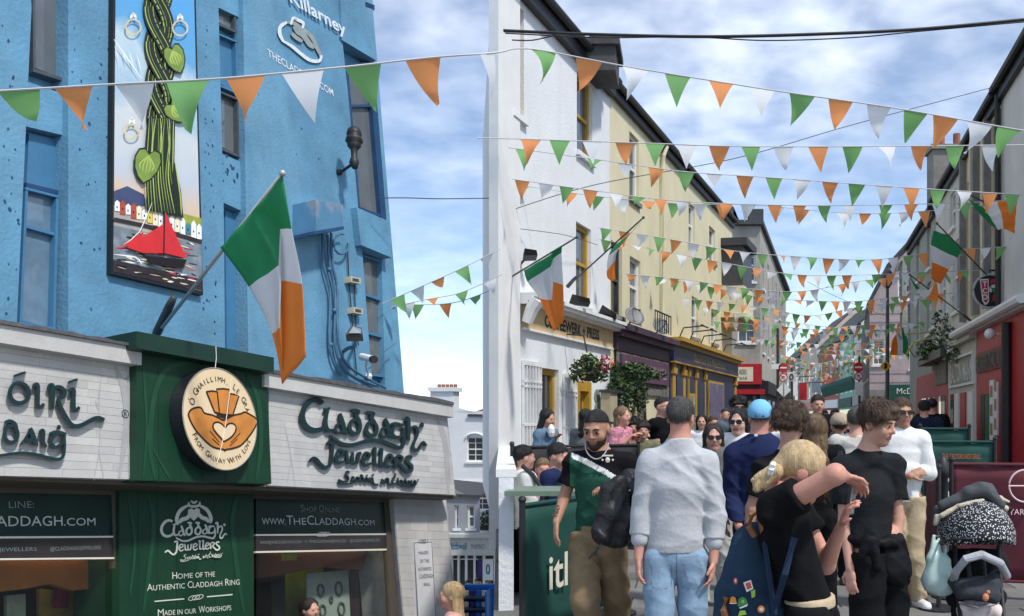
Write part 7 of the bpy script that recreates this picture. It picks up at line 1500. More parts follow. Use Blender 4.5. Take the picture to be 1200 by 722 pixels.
def beard(g, m):
    hs = g.hs; v = Vox(max(.0065, g.h*.9)); R = [tuple(a) for a in g.ax]; v.ell(hp(g, 0, .024, -.05), [.0645*hs, .0745*hs, .073*hs], R, .02).ell(hp(g, 0, .068, -.097), [.027*hs, .025*hs, .022*hs], R, .03)
    v.ell(hp(g, 0, .09, -.01), [.052*hs, .07*hs, .040*hs], R, .012, 's'); v.ell(hp(g, 0, .10, -.062), [.021*hs, .03*hs, .010*hs], R, .006, 's'); r, f, u = g.ax; v.cut(hp(g, 0, .0, -.03), u); v.cut(hp(g, 0, .004, 0), -f); v.noise(.0012, 70, 3); v.mesh('beard', m, g.root)

def strands(g, ho, m, n=900, length=.05, out=.35, comb=(0, 0, -1), width=.0032, seed=1, jit=.5, wave=0.0, ymax=None):
    """fine locks laid over the hair so that it breaks up into strands"""
    me = ho.data; nv = len(me.vertices); co = np.empty(nv*3, np.float32); me.vertices.foreach_get('co', co); co = co.reshape(-1, 3); no = np.empty(nv*3, np.float32); me.vertices.foreach_get('normal', no); no = no.reshape(-1, 3)
    rr = np.random.RandomState(seed); pick = rr.choice(nv, min(n, nv), replace=False)
    if ymax is not None: lf = (co+np.array(wloc(g.root)[:])-np.array(g.J['head'][:]))@np.array(g.ax[1][:])/g.hs; pick = pick[(lf[pick] < ymax)]
    cb = np.array(comb, float); cb /= np.linalg.norm(cb); V = []; Fc = []; o_ = np.array(wloc(g.root)[:])
    for i in pick:
        p = co[i]+no[i]*-.002; nn = no[i]; t = cb-nn*(cb@nn)+rr.normal(0, jit*.4, 3); t -= nn*(t@nn); t /= (np.linalg.norm(t)+1e-6); L_ = length*rr.uniform(.6, 1.25)*g.hs; side = np.cross(nn, t); k0 = len(V); K = 4
        for k in range(K+1):
            f = k/K; q = p+t*L_*f+nn*L_*out*(f-f*f*.7)+cb*L_*(.25 if out > .2 else 0)*f*f-nn*(L_*f)**2/(.2*g.hs)*(1 if out < .2 else 0)+nn*.003*(1 if out < .2 else 0)+side*wave*math.sin(f*5+i); w_ = width*(1-f*.85)*.5
            V.append(tuple(q-side*w_)); V.append(tuple(q+side*w_))
        for k in range(K): Fc.append((k0+2*k, k0+2*k+1, k0+2*k+3, k0+2*k+2))
    m2 = bpy.data.meshes.new('hair_strands'); m2.from_pydata(V, [], Fc); m2.materials.append(m); m2.polygons.foreach_set('use_smooth', [True]*len(Fc)); o = bpy.data.objects.new('hair_strands', m2); COL.objects.link(o); o.parent = g.root; o['kind'] = 'stuff'; return o
# ================================================================ the people in the street
C_ = clothmat
# ---- man in the green and black shirt
g = figure('tattooed man in a green and black t-shirt carrying a dark jacket', 700, 479, 6.3, yaw=-8, hyaw=-14, hpitch=16, skin='tan', hs=1.12,
  ov={'neck': (702, 529), 'chest': (704, 568), 'waist': (702, 600), 'pelvis': (700, 628), 'sl': (674, 542), 'sr': (735, 543, .03), 'el': (661, 584, .02), 'wl': (652, 612, -.08), 'dl': (651, 634, -.12), 'er': (749, 588, .02), 'wr': (719, 577, -.20), 'dr': (704, 573, -.24), 'hl': (686, 637), 'hr': (715, 637), 'kl': (686, 705, -.16), 'kr': (722, 700, .04), 'al': (700, 768, -.05), 'ar': (726, 760, .2)}, head=(699, 503, -.03))
body(g, palm=(None, (0, 0, -1)), curls=(.3, .65))
# tattoo on the forearm
M_TAT = mat('tattoo_ink', (.10, .075, .07), .6, .3)
def shirtcol(Cn):
    x = CX+F*Cn[:, 0]/Cn[:, 1]; y = CY-(Cn[:, 2]-EYE)*F/Cn[:, 1]
    ln = 531+(x-672)*.42+0.0022*(x-672)**2; r = np.zeros(len(x)); r[(y > ln) & (x > 668)] = 1; r[(y > ln) & (y < ln+7) & (x > 670) & (x < 728)] = 2; r[(x > 729) | (x < 667)] = 0
    return r
garment_top(g, [C_('black_jersey', (.008, .008, .010)), C_('forest_green_jersey', (.018, .075, .048)), C_('white_stripe', (.62, .62, .60))], 'tshirt', .022, .62, 0, hem=P(700, 622, 6.3).z, folds=.011, seed=4, colour=shirtcol)
trousers(g, C_('khaki_cotton', (.235, .165, .095)), .036, seed=9, top=P(700, 615, 6.3).z, folds=.016)
shoes(g, M_BLACK); hair(g, H_BLACK, 'crop', cut_=(.042, .30)); brows(g, H_BLACK, .006); beard(g, H_DBR)
mb = MB(); q = [P(684+x, 524+y, 6.3-dy) for x, y, dy in ((2, -4, .07), (3, 4, .10), (8, 11, .125), (15, 14, .135), (22, 11, .13), (27, 3, .11), (29, -5, .08))]; mb.tube([Vector(tuple(p)) for p in spline([tuple(p) for p in q], 5)], .005, 6); mb.build('necklace', mat('silver_chain', (.6, .6, .58), .3, .2, metal=.8), g.root)
mb = MB(); c = P(712, 537, 6.3-.155)
mb.box(c.x-.035, c.x+.035, c.y, c.y+.012, c.z+.012, c.z+.022); mb.ball((c.x, c.y+.004, c.z-.012), .016, .008, .02, 8); mb.ball((c.x-.034, c.y+.004, c.z-.012), .008, .006, .008, 6); mb.ball((c.x+.034, c.y+.004, c.z-.012), .008, .006, .008, 6); mb.build('chest_badge', M_LETTER, g.root)
mb = MB(); w1 = g.J['el'].lerp(g.J['wl'], .45)
for k in range(5): a = g.J['el'].lerp(g.J['wl'], .3+.1*k); mb.tube([a+Vector((.034*math.cos(t*.5+2.6), -.032*abs(math.sin(t*.5)+.3), .012*math.sin(t*3+k))) for t in range(5)], .0035, 5)
mb.build('tattoo', M_TAT, g.root)
v = Vox(.009); JK = thing('folded_jacket', tuple(P(722, 600, 6.0)), 'dark leather jacket bundled over the arm of the man in green', 'jacket')
for (x0, y0, x1, y1, r0, r1, dy) in ((712, 572, 706, 626, .045, .075, -.30), (724, 566, 730, 622, .055, .075, -.28), (738, 562, 744, 590, .07, .06, -.16), (716, 600, 736, 606, .07, .06, -.30), (742, 572, 726, 566, .05, .04, -.22), (714, 632, 728, 634, .05, .05, -.28)): v.cone(P(x0, y0, 6.3+dy), P(x1, y1, 6.3+dy), r0, r1, .03)
v.noise(.014, 60, 5); v.mesh('leather', mat('black_leather', (.016, .016, .018), .42, .2, 12, .4, 40), JK)
mb = MB(); mb.tube([P(708, 630, 5.96), P(702, 642, 5.94), P(690, 655, 5.95)], .006, 5); mb.tube([P(700, 640, 5.95), P(698, 652, 5.94)], .005, 5); mb.build('drawstring', M_BLACK, JK)
mb = MB()
for x, y in ((727, 566), (738, 575), (742, 582)): mb.ball(P(x, y, 6.0), .008, n=8)
mb.build('studs', MATS['silver_chain'], JK)
def denim(Cn):
    x = CX+F*Cn[:, 0]/Cn[:, 1]; y = CY-(Cn[:, 2]-EYE)*F/Cn[:, 1]; r = np.zeros(len(x))
    for cx_ in (775, 810):
        dx_ = np.abs(x-cx_); inp = (dx_ < 12) & (y > 662) & (y < 692-dx_*.35); inn = (dx_ < 11.1) & (y > 663) & (y < 691.2-dx_*.35); r[inp & ~inn] = 1
    r[(np.abs(x-792.5) < .5) & (y > 648)] = 1; return r
# ---- man in the grey sweater, back view
g = figure('man in a pale grey sweater and light jeans seen from behind', 798, 462, 5.85, yaw=176, hyaw=160, hpitch=0, skin='pink', build=1.06,
  ov={'neck': (797, 517), 'chest': (794, 568), 'waist': (792, 615), 'pelvis': (791, 645), 'sl': (764, 543), 'sr': (826, 544), 'el': (752, 602), 'er': (838, 606), 'wl': (748, 654, -.05), 'wr': (836, 658, -.05), 'dl': (748, 688, -.08), 'dr': (832, 690, -.08), 'hl': (773, 655), 'hr': (811, 655), 'kl': (773, 740, -.05), 'kr': (812, 742, .03), 'al': (772, 800), 'ar': (812, 800)}, head=(798, 489))
g.J['sl'], g.J['sr'] = g.J['sl'], g.J['sr']
body(g, curls=(.4, .35)); garment_top(g, [C_('pale_grey_knit', (.47, .48, .50), .9, .06, 300), C_('grey_rib_band', (.40, .41, .43))], 'sweater', colour=lambda Cn: (Cn[:, 2] < P(791, 637, 5.85).z).astype(int), loose=.034, sleeve=1, fore=.50, hem=P(791, 646, 5.85).z, folds=.012, seed=7, collar=.012)
trousers(g, [C_('light_denim', (.24, .34, .46), .85, .18), C_('denim_seam', (.13, .20, .30))], .022, seed=3, top=P(791, 640, 5.85).z, folds=.011, colour=denim); hair(g, H_GREY, 'short', 2, cut_=(-.052, .42)); shoes(g, M_DGREY)
mb = MB(); 
for s in (-1, 1): mb.tube([hp(g, s*.06, .09, .006), hp(g, s*.08, .05, .006), hp(g, s*.084, -.015, .0)], .003, 5)
mb.build('glasses', M_BLACK, g.root)
mb = MB(); vv = Vox(.009)
for (a, b) in (('el', 'wl'), ('er', 'wr')): p = g.J[a].lerp(g.J[b], .5); d = (g.J[b]-g.J[a]).normalized(); vv = Vox(.009); vv.cone(p-d*.012, p+d*.022, .056, .054, .01); vv.mesh('sweater_cuff', C_('pale_grey_rib', (.44, .45, .47)), g.root)
pass
# ---- woman in grey jacket and sunglasses
g = figure('dark haired woman in sunglasses and a grey denim jacket behind the grey sweater', 836, 494, 8.0, yaw=4, female=True, skin='fair', hs=1.1, ov={'el': (810, 590), 'er': (864, 590, .0), 'wr': (842, 578, -.22), 'dr': (828, 575, -.25), 'wl': (815, 612, -.1)}, head=(836, 513))
body(g); garment_top(g, C_('grey_denim', (.13, .13, .125), .85, .25), 'jacket', .03, 1, 1, hem=.86, folds=.012, seed=3, collar=.02); trousers(g, C_('pale_grey_trousers', (.42, .41, .39)), .03, seed=4, top=.9, folds=.016); hair(g, H_DBR, 'long', 1, .8); shades(g, big=1.1); shoes(g, M_SWH)
mb = MB(); mb.ball(P(838, 543, 7.86), .04, .02, .07, 10); mb.build('undershirt', M_BLACK, g.root)
# ---- woman in white top and sunglasses
g = figure('woman with long black hair, sunglasses and a white vest', 866, 475, 8.7, yaw=-15, hyaw=-22, female=True, skin='pale', hs=1.1, head=(866, 495))
body(g); garment_top(g, C_('white_vest', (.72, .72, .72)), 'vest', .012, 0, 0, hem=.95, folds=.004, neck=False); trousers(g, C_('black_trousers', (.008, .008, .009)), .02); hair(g, H_BLACK, 'long', 4, 1.0); shades(g, big=1.15); shoes(g, M_BLACK)
g = figure('man with dark hair and sunglasses behind the woman in white', 866, 466, 11.0, yaw=0, skin='tan'); body(g); garment_top(g, C_('slate_shirt', (.09, .12, .14)), 'shirt', .02, .6); trousers(g, C_('black_trousers', (.008, .008, .009))); hair(g, H_BLACK, 'tousled', 2); shades(g); shoes(g, M_BLACK)
# ---- man in navy and sky blue cap
g = figure('man in a navy pullover and sky blue cap seen from behind', 890, 464, 6.9, yaw=176, hyaw=172, hpitch=-4, skin='pink', ov={'neck': (889, 514), 'sl': (862, 535), 'sr': (914, 536), 'el': (857, 585), 'er': (920, 588), 'wl': (866, 618, -.2), 'dl': (878, 626, -.25)}, head=(891, 490), build=1.08)
body(g); garment_top(g, C_('navy_cotton', (.016, .024, .075), .85, .12), 'pullover', .03, 1, 1, hem=.88, folds=.012, seed=12, collar=.035); trousers(g, C_('charcoal_trousers', (.028, .028, .032)), .02, top=.95); hair(g, H_GREY, 'crop', 1, cut_=(-.03, .5)); shoes(g, M_DGREY)
v = Vox(.007); R_ = [tuple(a) for a in g.ax]; hs = g.hs; v.ell(hp(g, 0, -.014, .042), [.091*hs, .109*hs, .096*hs], R_, .02); v.cut(hp(g, 0, -.01, .016), -g.ax[2]+g.ax[1]*.12); v.noise(.002, 30, 1); v.ell(hp(g, 0, .10, .03), [.075*hs, .07*hs, .016*hs], R_, .02)
v.mesh('cap', C_('sky_blue_cotton', (.20, .48, .74), .8, .08), g.root); mb = MB(); c = hp(g, 0, -.112, .012)
mb.prism([hp(g, .036*math.cos(t*math.pi/8), -.106+.0*t, .016+.026*math.sin(t*math.pi/8)) for t in range(9)], g.ax[1]*-.012*hs); mb.build('cap_opening', H_GREY, g.root)
mb = MB(); c = P(886, 508, 6.78); mb.box(c.x-.012, c.x+.012, c.y, c.y+.02, c.z-.02, c.z-.004); mb.build('collar_mark', M_SWH, g.root)
# ---- curly haired person
g = figure('curly brown haired young man in a dark t-shirt seen from behind', 925, 468, 6.2, yaw=150, hyaw=150, hpitch=8, skin='fair', ov={'neck': (925, 528), 'sl': (895, 550, .0), 'sr': (948, 552), 'el': (881, 596), 'wl': (876, 632), 'dl': (878, 655), 'chest': (920, 575)}, head=(926, 498), hs=1.05)
body(g); garment_top(g, C_('charcoal_jersey', (.011, .012, .013)), 'tshirt', .024, .7, 0, folds=.011, seed=5); trousers(g, C_('black_trousers', (.008, .008, .009))); hair(g, H_BR, 'curly', 3); shoes(g, M_BLACK)
g = figure('person with long straight blonde brown hair seen from behind', 955, 482, 6.9, yaw=178, female=True, skin='fair', head=(955, 505), hs=1.1); body(g); garment_top(g, C_('black_trousers', (.008, .008, .009)), 'tshirt', .015, .6); trousers(g, C_('black_trousers', (.008, .008, .009))); hair(g, H_LBR, 'longback', 8, 1.1); shoes(g, M_BLACK)
# ---- blonde woman in the foreground
g = figure('blonde woman in a black t-shirt lifting one arm, phone in the other hand', 945, 516, 3.7, yaw=72, hyaw=88, hpitch=22, female=True, skin='pink', H=1.60, zg=0.0, hs=1.10, build=1.02, arm=1.12,
  ov={'neck': (914, 580, .0), 'chest': (921, 627), 'waist': (935, 672), 'pelvis': (948, 712), 'sl': (909, 596, -.17), 'sr': (935, 598, .16), 'el': (979, 556, -.30), 'wl': (990, 558, -.10), 'dl': (1004, 566, -.06), 'er': (968, 662, .12), 'wr': (986, 616, -.02), 'dr': (995, 592, -.06), 'hl': (946, 722, -.08), 'hr': (958, 722, .08), 'kl': (950, 820, -.08), 'kr': (962, 820, .08), 'al': (946, 885, -.08), 'ar': (960, 885, .08)}, head=(941, 553, .02))
body(g, curls=(.5, .45), palm=((0.3, 0, -1), (1, -.3, .2)))
garment_top(g, C_('black_cotton', (.006, .006, .007)), 'tshirt', .020, .42, 0, hem=P(948, 700, 3.7).z, folds=.011, seed=8); trousers(g, C_('black_trousers', (.008, .008, .009)), .02, top=P(948, 704, 3.7).z)
v = Vox(.008); v.cone(P(948, 702, 3.7), P(950, 708, 3.7), .137, .137, .02, (g.F, .70)); v.cut((0, 0, P(948, 697, 3.7).z), (0, 0, 1)); v.cut((0, 0, P(948, 710, 3.7).z), (0, 0, -1)); v.mesh('belt', C_('beige_webbing', (.50, .40, .27)), g.root)
hair(g, H_BLOND, 'tied', 3); v = Vox(.007)
for k in range(9): a = k*.7; v.cone(P(908, 553, 3.66), P(890+6*math.cos(a)+random.uniform(-3, 3), 566+9*math.sin(a), 3.64), .026, .010, .012)
v.noise(.003, 170, 2); v.mesh('ponytail', H_BLOND, g.root)
mb = MB(); c = P(904, 551, 3.64); mb.tube([c+Vector((.008*math.cos(t*.63), .022*math.sin(t*.63), .024*math.cos(t*.63+.5))) for t in range(10)], .012, 8, close=True); mb.build('hair_tie', M_SWH, g.root)
ph = thing('mobile_phone', tuple(P(996, 585, 3.6)), 'dark phone held up by the blonde woman', 'phone'); mb = MB(); c = P(997, 583, 3.64); mb.prism([c+Vector(q) for q in ((-.020, 0, -.07), (.012, .05, -.07), (.026, .05, .07), (-.006, 0, .07))], Vector((.008, -.006, 0))); mb.build('case', M_DGREY, ph); mb = MB(); mb.prism([c+Vector(q)+Vector((.0085, -.0065, 0)) for q in ((-.017, .004, -.064), (.010, .046, -.064), (.022, .046, .064), (-.004, .004, .064))], Vector((.001, -.001, 0))); mb.build('screen', mat('phone_glass', (.25, .26, .27), .05, .1), ph)
# her backpack
BP = thing('backpack', tuple(P(880, 680, 3.72)), 'navy backpack with colourful pin badges on the blonde woman', 'backpack'); v = Vox(.010)
for (x0, y0, x1, y1, r0, r1) in ((884, 632, 872, 700, .085, .135), (892, 650, 884, 720, .10, .14), (878, 640, 868, 730, .08, .14), (872, 720, 900, 730, .13, .12)): v.cone(P(x0, y0, 3.74), P(x1, y1, 3.70), r0*.83, r1*.83, .05, ((0, 1, 0), .62))
v.noise(.008, 34, 6); v.mesh('bag', C_('navy_canvas', (.022, .045, .080), .8, .15, 220), BP)
mb = MB(); mb.tube([P(884, 628, 3.63), P(878, 618, 3.62), P(880, 604, 3.62), P(890, 600, 3.63), P(894, 622, 3.63), P(897, 640, 3.63)], .013, 8); mb.build('leather_handle', mat('tan_leather', (.30, .12, .045), .5, .2), BP); mb = MB(); mb.tube([P(851, 700, 3.63), P(848, 715, 3.62), P(852, 730, 3.63)], .014, 8); mb.build('leather_loop', mat('tan_leather', (.30, .12, .045), .5, .2), BP)
mb = MB(); mb.tube([P(900, 606, 3.64), P(897, 640, 3.60), P(902, 680, 3.60), P(908, 720, 3.60)], .012, 6); mb.tube([P(931, 630, 3.48), P(920, 672, 3.47), P(910, 706, 3.58)], .014, 6); mb.build('strap', C_('navy_strap', (.02, .035, .07)), BP)
def badge(x, y, pts, cols, Yb=3.600):
    mb = MB()
    for i, (pp, cidx) in enumerate(pts): mb.prism([P(x+a, y+b, Yb-.002*i) for a, b in pp], (0, .006, 0), cidx)
    mb.build('badge', cols, BP)
Bc = [mat('badge_red', (.62, .08, .06), .4, .1), mat('badge_white', (.75, .73, .68), .4, .1), mat('badge_lime', (.28, .50, .06), .4, .1), mat('badge_orange', (.72, .25, .04), .4, .1), mat('badge_green', (.05, .25, .09), .4, .1)]
circ = lambda r, n=10, sx=1, sy=1: [(r*sx*math.cos(k*2*math.pi/n), r*sy*math.sin(k*2*math.pi/n)) for k in range(n)]
badge(862, 681, [(circ(3, 10, .8, 1.3), 0), ([(-1, -2), (1, -2), (.8, 1), (-.8, 1)], 1)], Bc); badge(877, 687, [([(-6, -4), (3, -7), (6, 3), (-2, 7)], 1), ([(-3.5, -3), (2, -5), (4, 2), (-1.2, 4)], 0)], Bc)
badge(882, 696, [([(-2, -3), (3, -5), (3, 3), (-1, 5)], 2)], Bc); badge(859, 704, [([(-4, 3), (-3, -3), (0, -5), (3, -3), (4.5, 3)], 3), ([(-4, 3), (4.5, 3), (4, 3.7), (-3.6, 3.7)], 1)], Bc); badge(870.5, 705, [([(-6, 6), (-5, -3), (0, -5.5), (4, -3), (6, 3)], 4), ([(-4, 7), (6, 3), (5, 5.5), (-3.4, 8.5)], 1), (circ(2), 2)], Bc); badge(892, 714, [(circ(4.3, 10), 3), (circ(2.2, 8), 1)], Bc); badge(870, 719, [([(-5, 3), (-3, -3), (3, -3.5), (5, 1)], 2)], Bc)
# ---- teenage boy
g = figure('teenage boy in a dark grey t-shirt with a jacket tied round his waist', 1028, 465, 5.5, yaw=35, hyaw=52, hpitch=14, skin='fair', build=.92, ov={'neck': (1017, 529), 'chest': (1018, 580), 'waist': (1020, 625), 'pelvis': (1022, 655), 'sl': (989, 548, -.03), 'sr': (1046, 546, .1), 'el': (990, 612, -.03), 'wl': (996, 666, -.12), 'dl': (998, 697, -.14), 'er': (1052, 608, .08), 'wr': (1050, 655, .0), 'dr': (1046, 672, .05)}, head=(1028, 496, -.03), hs=1.06)
body(g, curls=(.35, .3)); garment_top(g, C_('dark_grey_jersey', (.016, .017, .019)), 'tshirt', .026, .66, 0, hem=P(1022, 640, 5.5).z, folds=.011, seed=15); trousers(g, C_('black_trousers', (.008, .008, .009)), .045, top=P(1020, 645, 5.5).z, folds=.016); hair(g, H_BR, 'tousled', 5); brows(g, H_BR); shoes(g, M_BLACK)
v = Vox(.009)
ang = [math.radians(k*24) for k in range(16)]; cw_ = P(1021, 632, 5.5)
for i in range(15): v.cone(cw_+Vector((.165*math.cos(ang[i]), .125*math.sin(ang[i]), .012*math.sin(ang[i]*2))), cw_+Vector((.165*math.cos(ang[i+1]), .125*math.sin(ang[i+1]), .012*math.sin(ang[i+1]*2))), .030, .030, .02)
v.cone(P(1044, 640, 5.44), P(1052, 668, 5.42), .075, .095, .03, ((0.3, -1, 0), .45)).cone(P(1054, 636, 5.52), P(1060, 664, 5.5), .06, .07, .03, ((0.8, -.6, 0), .5)).cone(P(1022, 634, 5.34), P(1028, 664, 5.33), .035, .028, .02).cone(P(1016, 634, 5.34), P(1010, 652, 5.34), .032, .026, .02)
v.noise(.009, 60, 3); v.mesh('tied_jacket', C_('black_nylon', (.008, .008, .010), .6), g.root)
mb = MB(); mb.tube([P(985, 530, 5.62), P(982, 545, 5.5), P(983, 575, 5.45)], .016, 6); mb.build('bag_strap', M_BLACK, g.root)
# ---- man in white sweater
g = figure('man in sunglasses and a white sweater with his arms folded', 1057, 463, 7.9, yaw=12, hyaw=8, skin='tan', ov={'sl': (1035, 517), 'sr': (1079, 516), 'el': (1036, 556, -.04), 'er': (1089, 554, -.04), 'wl': (1066, 558, -.24), 'dl': (1080, 552, -.22), 'wr': (1052, 549, -.22), 'dr': (1040, 545, -.20), 'kl': (1048, 650, -.06), 'kr': (1070, 650), 'al': (1050, 706, -.12), 'ar': (1076, 700, .1)}, head=(1057, 484))
body(g, curls=(.5, .5)); garment_top(g, C_('white_knit', (.68, .68, .67), .9, .05, 280), 'sweater', .026, 1, .92, hem=.92, folds=.012, seed=6, collar=.012); trousers(g, C_('sand_chino', (.43, .34, .22)), .03, top=.96, folds=.014); hair(g, H_BR, 'short', 4, cut_=(.036, .42)); shades(g); shoes(g, M_SWH)
# ================================================================ pushchair and bag
Ys = 5.6; PC = thing('pushchair', tuple(P(1140, 490, Ys)-Vector((0, 0, EYE))), 'black pushchair with a spotted hood and a jacket draped over it', 'pushchair')
q = lambda x, y, dy=0: P(x, y, Ys+dy)
ms = bpy.data.materials.new('spotted_fabric'); ms.use_nodes = True; t = ms.node_tree; b_ = t.nodes['Principled BSDF']; b_.inputs['Roughness'].default_value = .85; tc_ = t.nodes.new('ShaderNodeTexCoord'); vo = t.nodes.new('ShaderNodeTexVoronoi'); vo.inputs['Scale'].default_value = 88; t.links.new(tc_.outputs['Object'], vo.inputs['Vector']); cr = t.nodes.new('ShaderNodeValToRGB'); cr.color_ramp.elements[0].position = .30; cr.color_ramp.elements[0].color = (.75, .75, .75, 1); cr.color_ramp.elements[1].position = .38; cr.color_ramp.elements[1].color = (.012, .012, .016, 1); t.links.new(vo.outputs['Distance'], cr.inputs[0]); t.links.new(cr.outputs[0], b_.inputs['Base Color'])
v2 = Vox(.009)
R3 = [(1, 0, 0), (0, 1, 0), (0, 0, 1)]; hc = q(1143, 628, .05); v2.ell(hc, [.215, .34, .235], R3, .02); v2.ell(hc+Vector((0, -.16, -.13)), [.185, .36, .16], R3, .02, 's'); v2.cut(hc+Vector((0, 0, -.055)), (0, -.12, -1)); v2.noise(.004, 16, 3)
v2.mesh('hood', ms, PC)
M_PCB = C_('black_pushchair_fabric', (.016, .016, .018)); v = Vox(.010)
v.cone(q(1122, 660, .2), q(1165, 660, .2), .09, .09, .03).cone(q(1122, 700, .05), q(1166, 700, .05), .07, .07, .04).cone(q(1122, 660, .25), q(1124, 720, .2), .05, .05, .03).cone(q(1165, 660, .25), q(1164, 720, .2), .05, .05, .03); v.noise(.005, 60, 4); v.mesh('seat', M_PCB, PC)
v = Vox(.009); v.cone(q(1128, 688, -.15), q(1160, 686, -.15), .055, .06, .03).cone(q(1118, 682, -.1), q(1128, 694, -.18), .035, .045, .03).cone(q(1166, 672, -.1), q(1160, 692, -.18), .03, .045, .03).cone(q(1135, 695, -.2), q(1165, 700, -.2), .035, .04, .03); v.noise(.009, 70, 6); v.mesh('blanket', C_('charcoal_blanket', (.045, .05, .058)), PC)
mb = MB(); mb.tube([q(1116, 685, -.05), q(1120, 670, -.22), q(1132, 655, -.3), q(1150, 650, -.3), q(1172, 660, -.22), q(1180, 675, -.05)], .024, 10); mb.build('bumper_bar', C_('pale_grey_padding', (.38, .39, .42)), PC)
mb = MB()
for s, xs in ((-1, ((1119, 640, .1), (1121, 690, 0), (1128, 740, -.25), (1132, 790, -.4))), (1, ((1170, 640, .1), (1173, 690, 0), (1178, 740, -.25), (1180, 790, -.4)))): mb.tube([q(*p) for p in xs], .013, 8)
mb.tube([q(1112, 600, .45), q(1118, 640, .15), q(1124, 720, .3), q(1128, 800, .5)], .014, 8); mb.tube([q(1178, 600, .45), q(1172, 640, .15), q(1168, 720, .3), q(1166, 800, .5)], .014, 8); mb.tube([q(1106, 598, .5), q(1112, 592, .55), q(1178, 592, .55), q(1184, 598, .5)], .018, 8); mb.build('frame', M_BLACK, PC)
for x, dy in ((1134, -.42), (1180, -.42), (1124, .5), (1170, .5)):
    c = q(x, 490, dy); c.z = .10; mb = MB(); mb.tube([c+Vector((0, .085*math.cos(k*math.pi/9), .085*math.sin(k*math.pi/9))) for k in range(18)], .016, 8, close=True); mb.tube([c-Vector((.015, 0, 0)), c+Vector((.015, 0, 0))], .05, 12); mb.build('wheel', M_BLACK, PC)
v = Vox(.01); v.cone(q(1132, 716, -.1), q(1165, 718, -.1), .06, .06, .04); v.noise(.008, 60, 8); bk_ = v.mesh('basket_bundle', [C_('floral_white_cloth', (.6, .5, .48), .8, .4)], PC)
mb = MB(); mb.ball(q(1155, 700, -.24), .02, .015, .024, 10); mb.ball(q(1158, 694, -.24), .012, .01, .012, 8); mb.build('small_toy', mat('toy_orange', (.6, .22, .12), .6, .1), PC)
mb = MB(); mb.tube([q(1143+43*math.cos(math.pi*k/12), 637-6*math.sin(math.pi*k/12), .02-.26*math.sin(math.pi*k/12)) for k in range(13)], .008, 6); mb.build('hood_trim', M_BLACK, PC)
for x in (1134, 1152): mb = MB(); mb.tube([q(x, 646, .12), q(x+1, 664, .02), q(x+3, 682, -.1)], .012, 6); mb.build('harness_strap', M_DGREY, PC)
mb = MB(); mb.tube([q(1124, 706, -.12), q(1145, 712, -.2), q(1170, 706, -.12)], .008, 6); mb.build('basket_rail', MATS['silver_chain'], PC)
DJ = thing('draped_jacket', tuple(q(1140, 592, .1)), 'grey jacket with cream lining thrown over the pushchair hood', 'jacket'); v = Vox(.009)
for (x0, y0, x1, y1, r0, r1, dy) in ((1104, 592, 1150, 574, .030, .040, .02), (1108, 598, 1140, 580, .03, .05, .05), (1150, 572, 1166, 584, .04, .03, .0), (1160, 578, 1172, 592, .035, .03, -.04), (1120, 588, 1160, 578, .045, .045, .12), (1100, 598, 1094, 614, .035, .02, .1), (1135, 577, 1158, 574, .04, .04, .0)): v.cone(q(x0, y0, dy), q(x1, y1, dy), r0, r1, .03)
v.noise(.009, 70, 2); v.mesh('shell', C_('slate_nylon', (.075, .082, .088), .6, .1), DJ)
v = Vox(.008)
for (x0, y0, x1, y1, r0, r1, dy) in ((1104, 604, 1124, 593, .018, .016, -.02), (1124, 593, 1152, 586, .014, .014, -.06), (1166, 590, 1178, 596, .024, .02, -.02), (1098, 606, 1096, 614, .02, .014, .0), (1172, 584, 1182, 588, .02, .012, .02)): v.cone(q(x0, y0, dy), q(x1, y1, dy), r0, r1, .015)
v.noise(.005, 80, 4); v.mesh('lining', C_('cream_lining', (.52, .47, .36)), DJ)
BG = thing('carrier_bag', tuple(q(1100, 690, -.05)), 'pale mint plastic bag hanging from the pushchair', 'bag'); v = Vox(.008); v.cone(q(1096, 680, -.05), q(1106, 683, -.05), .078, .072, .03, ((0, 1, 0), .6)).cone(q(1094, 656, -.05), q(1096, 680, -.05), .045, .07, .04, ((0, 1, 0), .6)).cone(q(1107, 658, -.05), q(1107, 685, -.05), .04, .06, .04, ((0, 1, 0), .6)).cone(q(1094, 628, -.02), q(1092, 655, -.05), .012, .026, .02).cone(q(1100, 632, -.02), q(1100, 652, -.05), .008, .02, .02).cone(q(1108, 640, -.02), q(1108, 664, -.05), .007, .016, .02).cone(q(1096, 628, -.02), q(1108, 628, .1), .006, .006, .01); v.noise(.010, 90, 3)
v.mesh('plastic', mat('mint_plastic', (.42, .56, .52), .35, .08, 6), BG)
# ================================================================ people behind
def extra(label, x, ytop, Y, yaw, top, bot, hairm, style='short', female=False, zg=0.0, H=None, skin='fair', sleeve=.6, fore=0, glasses=False, ov=None, head=None, group=None, hyaw=None, hpitch=0, hs=1.06, size=1.0, hood=None, loose=.022):
    g = figure(label, x, ytop, Y, yaw, H, zg, ov, 1.0, female, hyaw, hpitch, 0, skin, None, 'person', group, head, hs); body(g); garment_top(g, top, 'top', loose, sleeve, fore, folds=.009, seed=int(x) % 50); trousers(g, bot, .02)
    if style: hair(g, hairm, style, int(x) % 30, size)
    if glasses: shades(g)
    if Y < 20: shoes(g, M_DGREY)
    return g
DK = C_('black_trousers', (.008, .008, .009)); DNM = C_('mid_denim', (.06, .10, .18))
g = extra('woman in a denim jacket looking at her phone against the white grille', 640, 480, 12.3, 62, C_('denim_jacket', (.12, .19, .27)), DK, H_BLACK, 'long', True, sleeve=1, fore=1, ov={'wr': (652, 513, -.1), 'er': (640, 522, -.1), 'dr': (656, 509, -.15)}, hpitch=14)
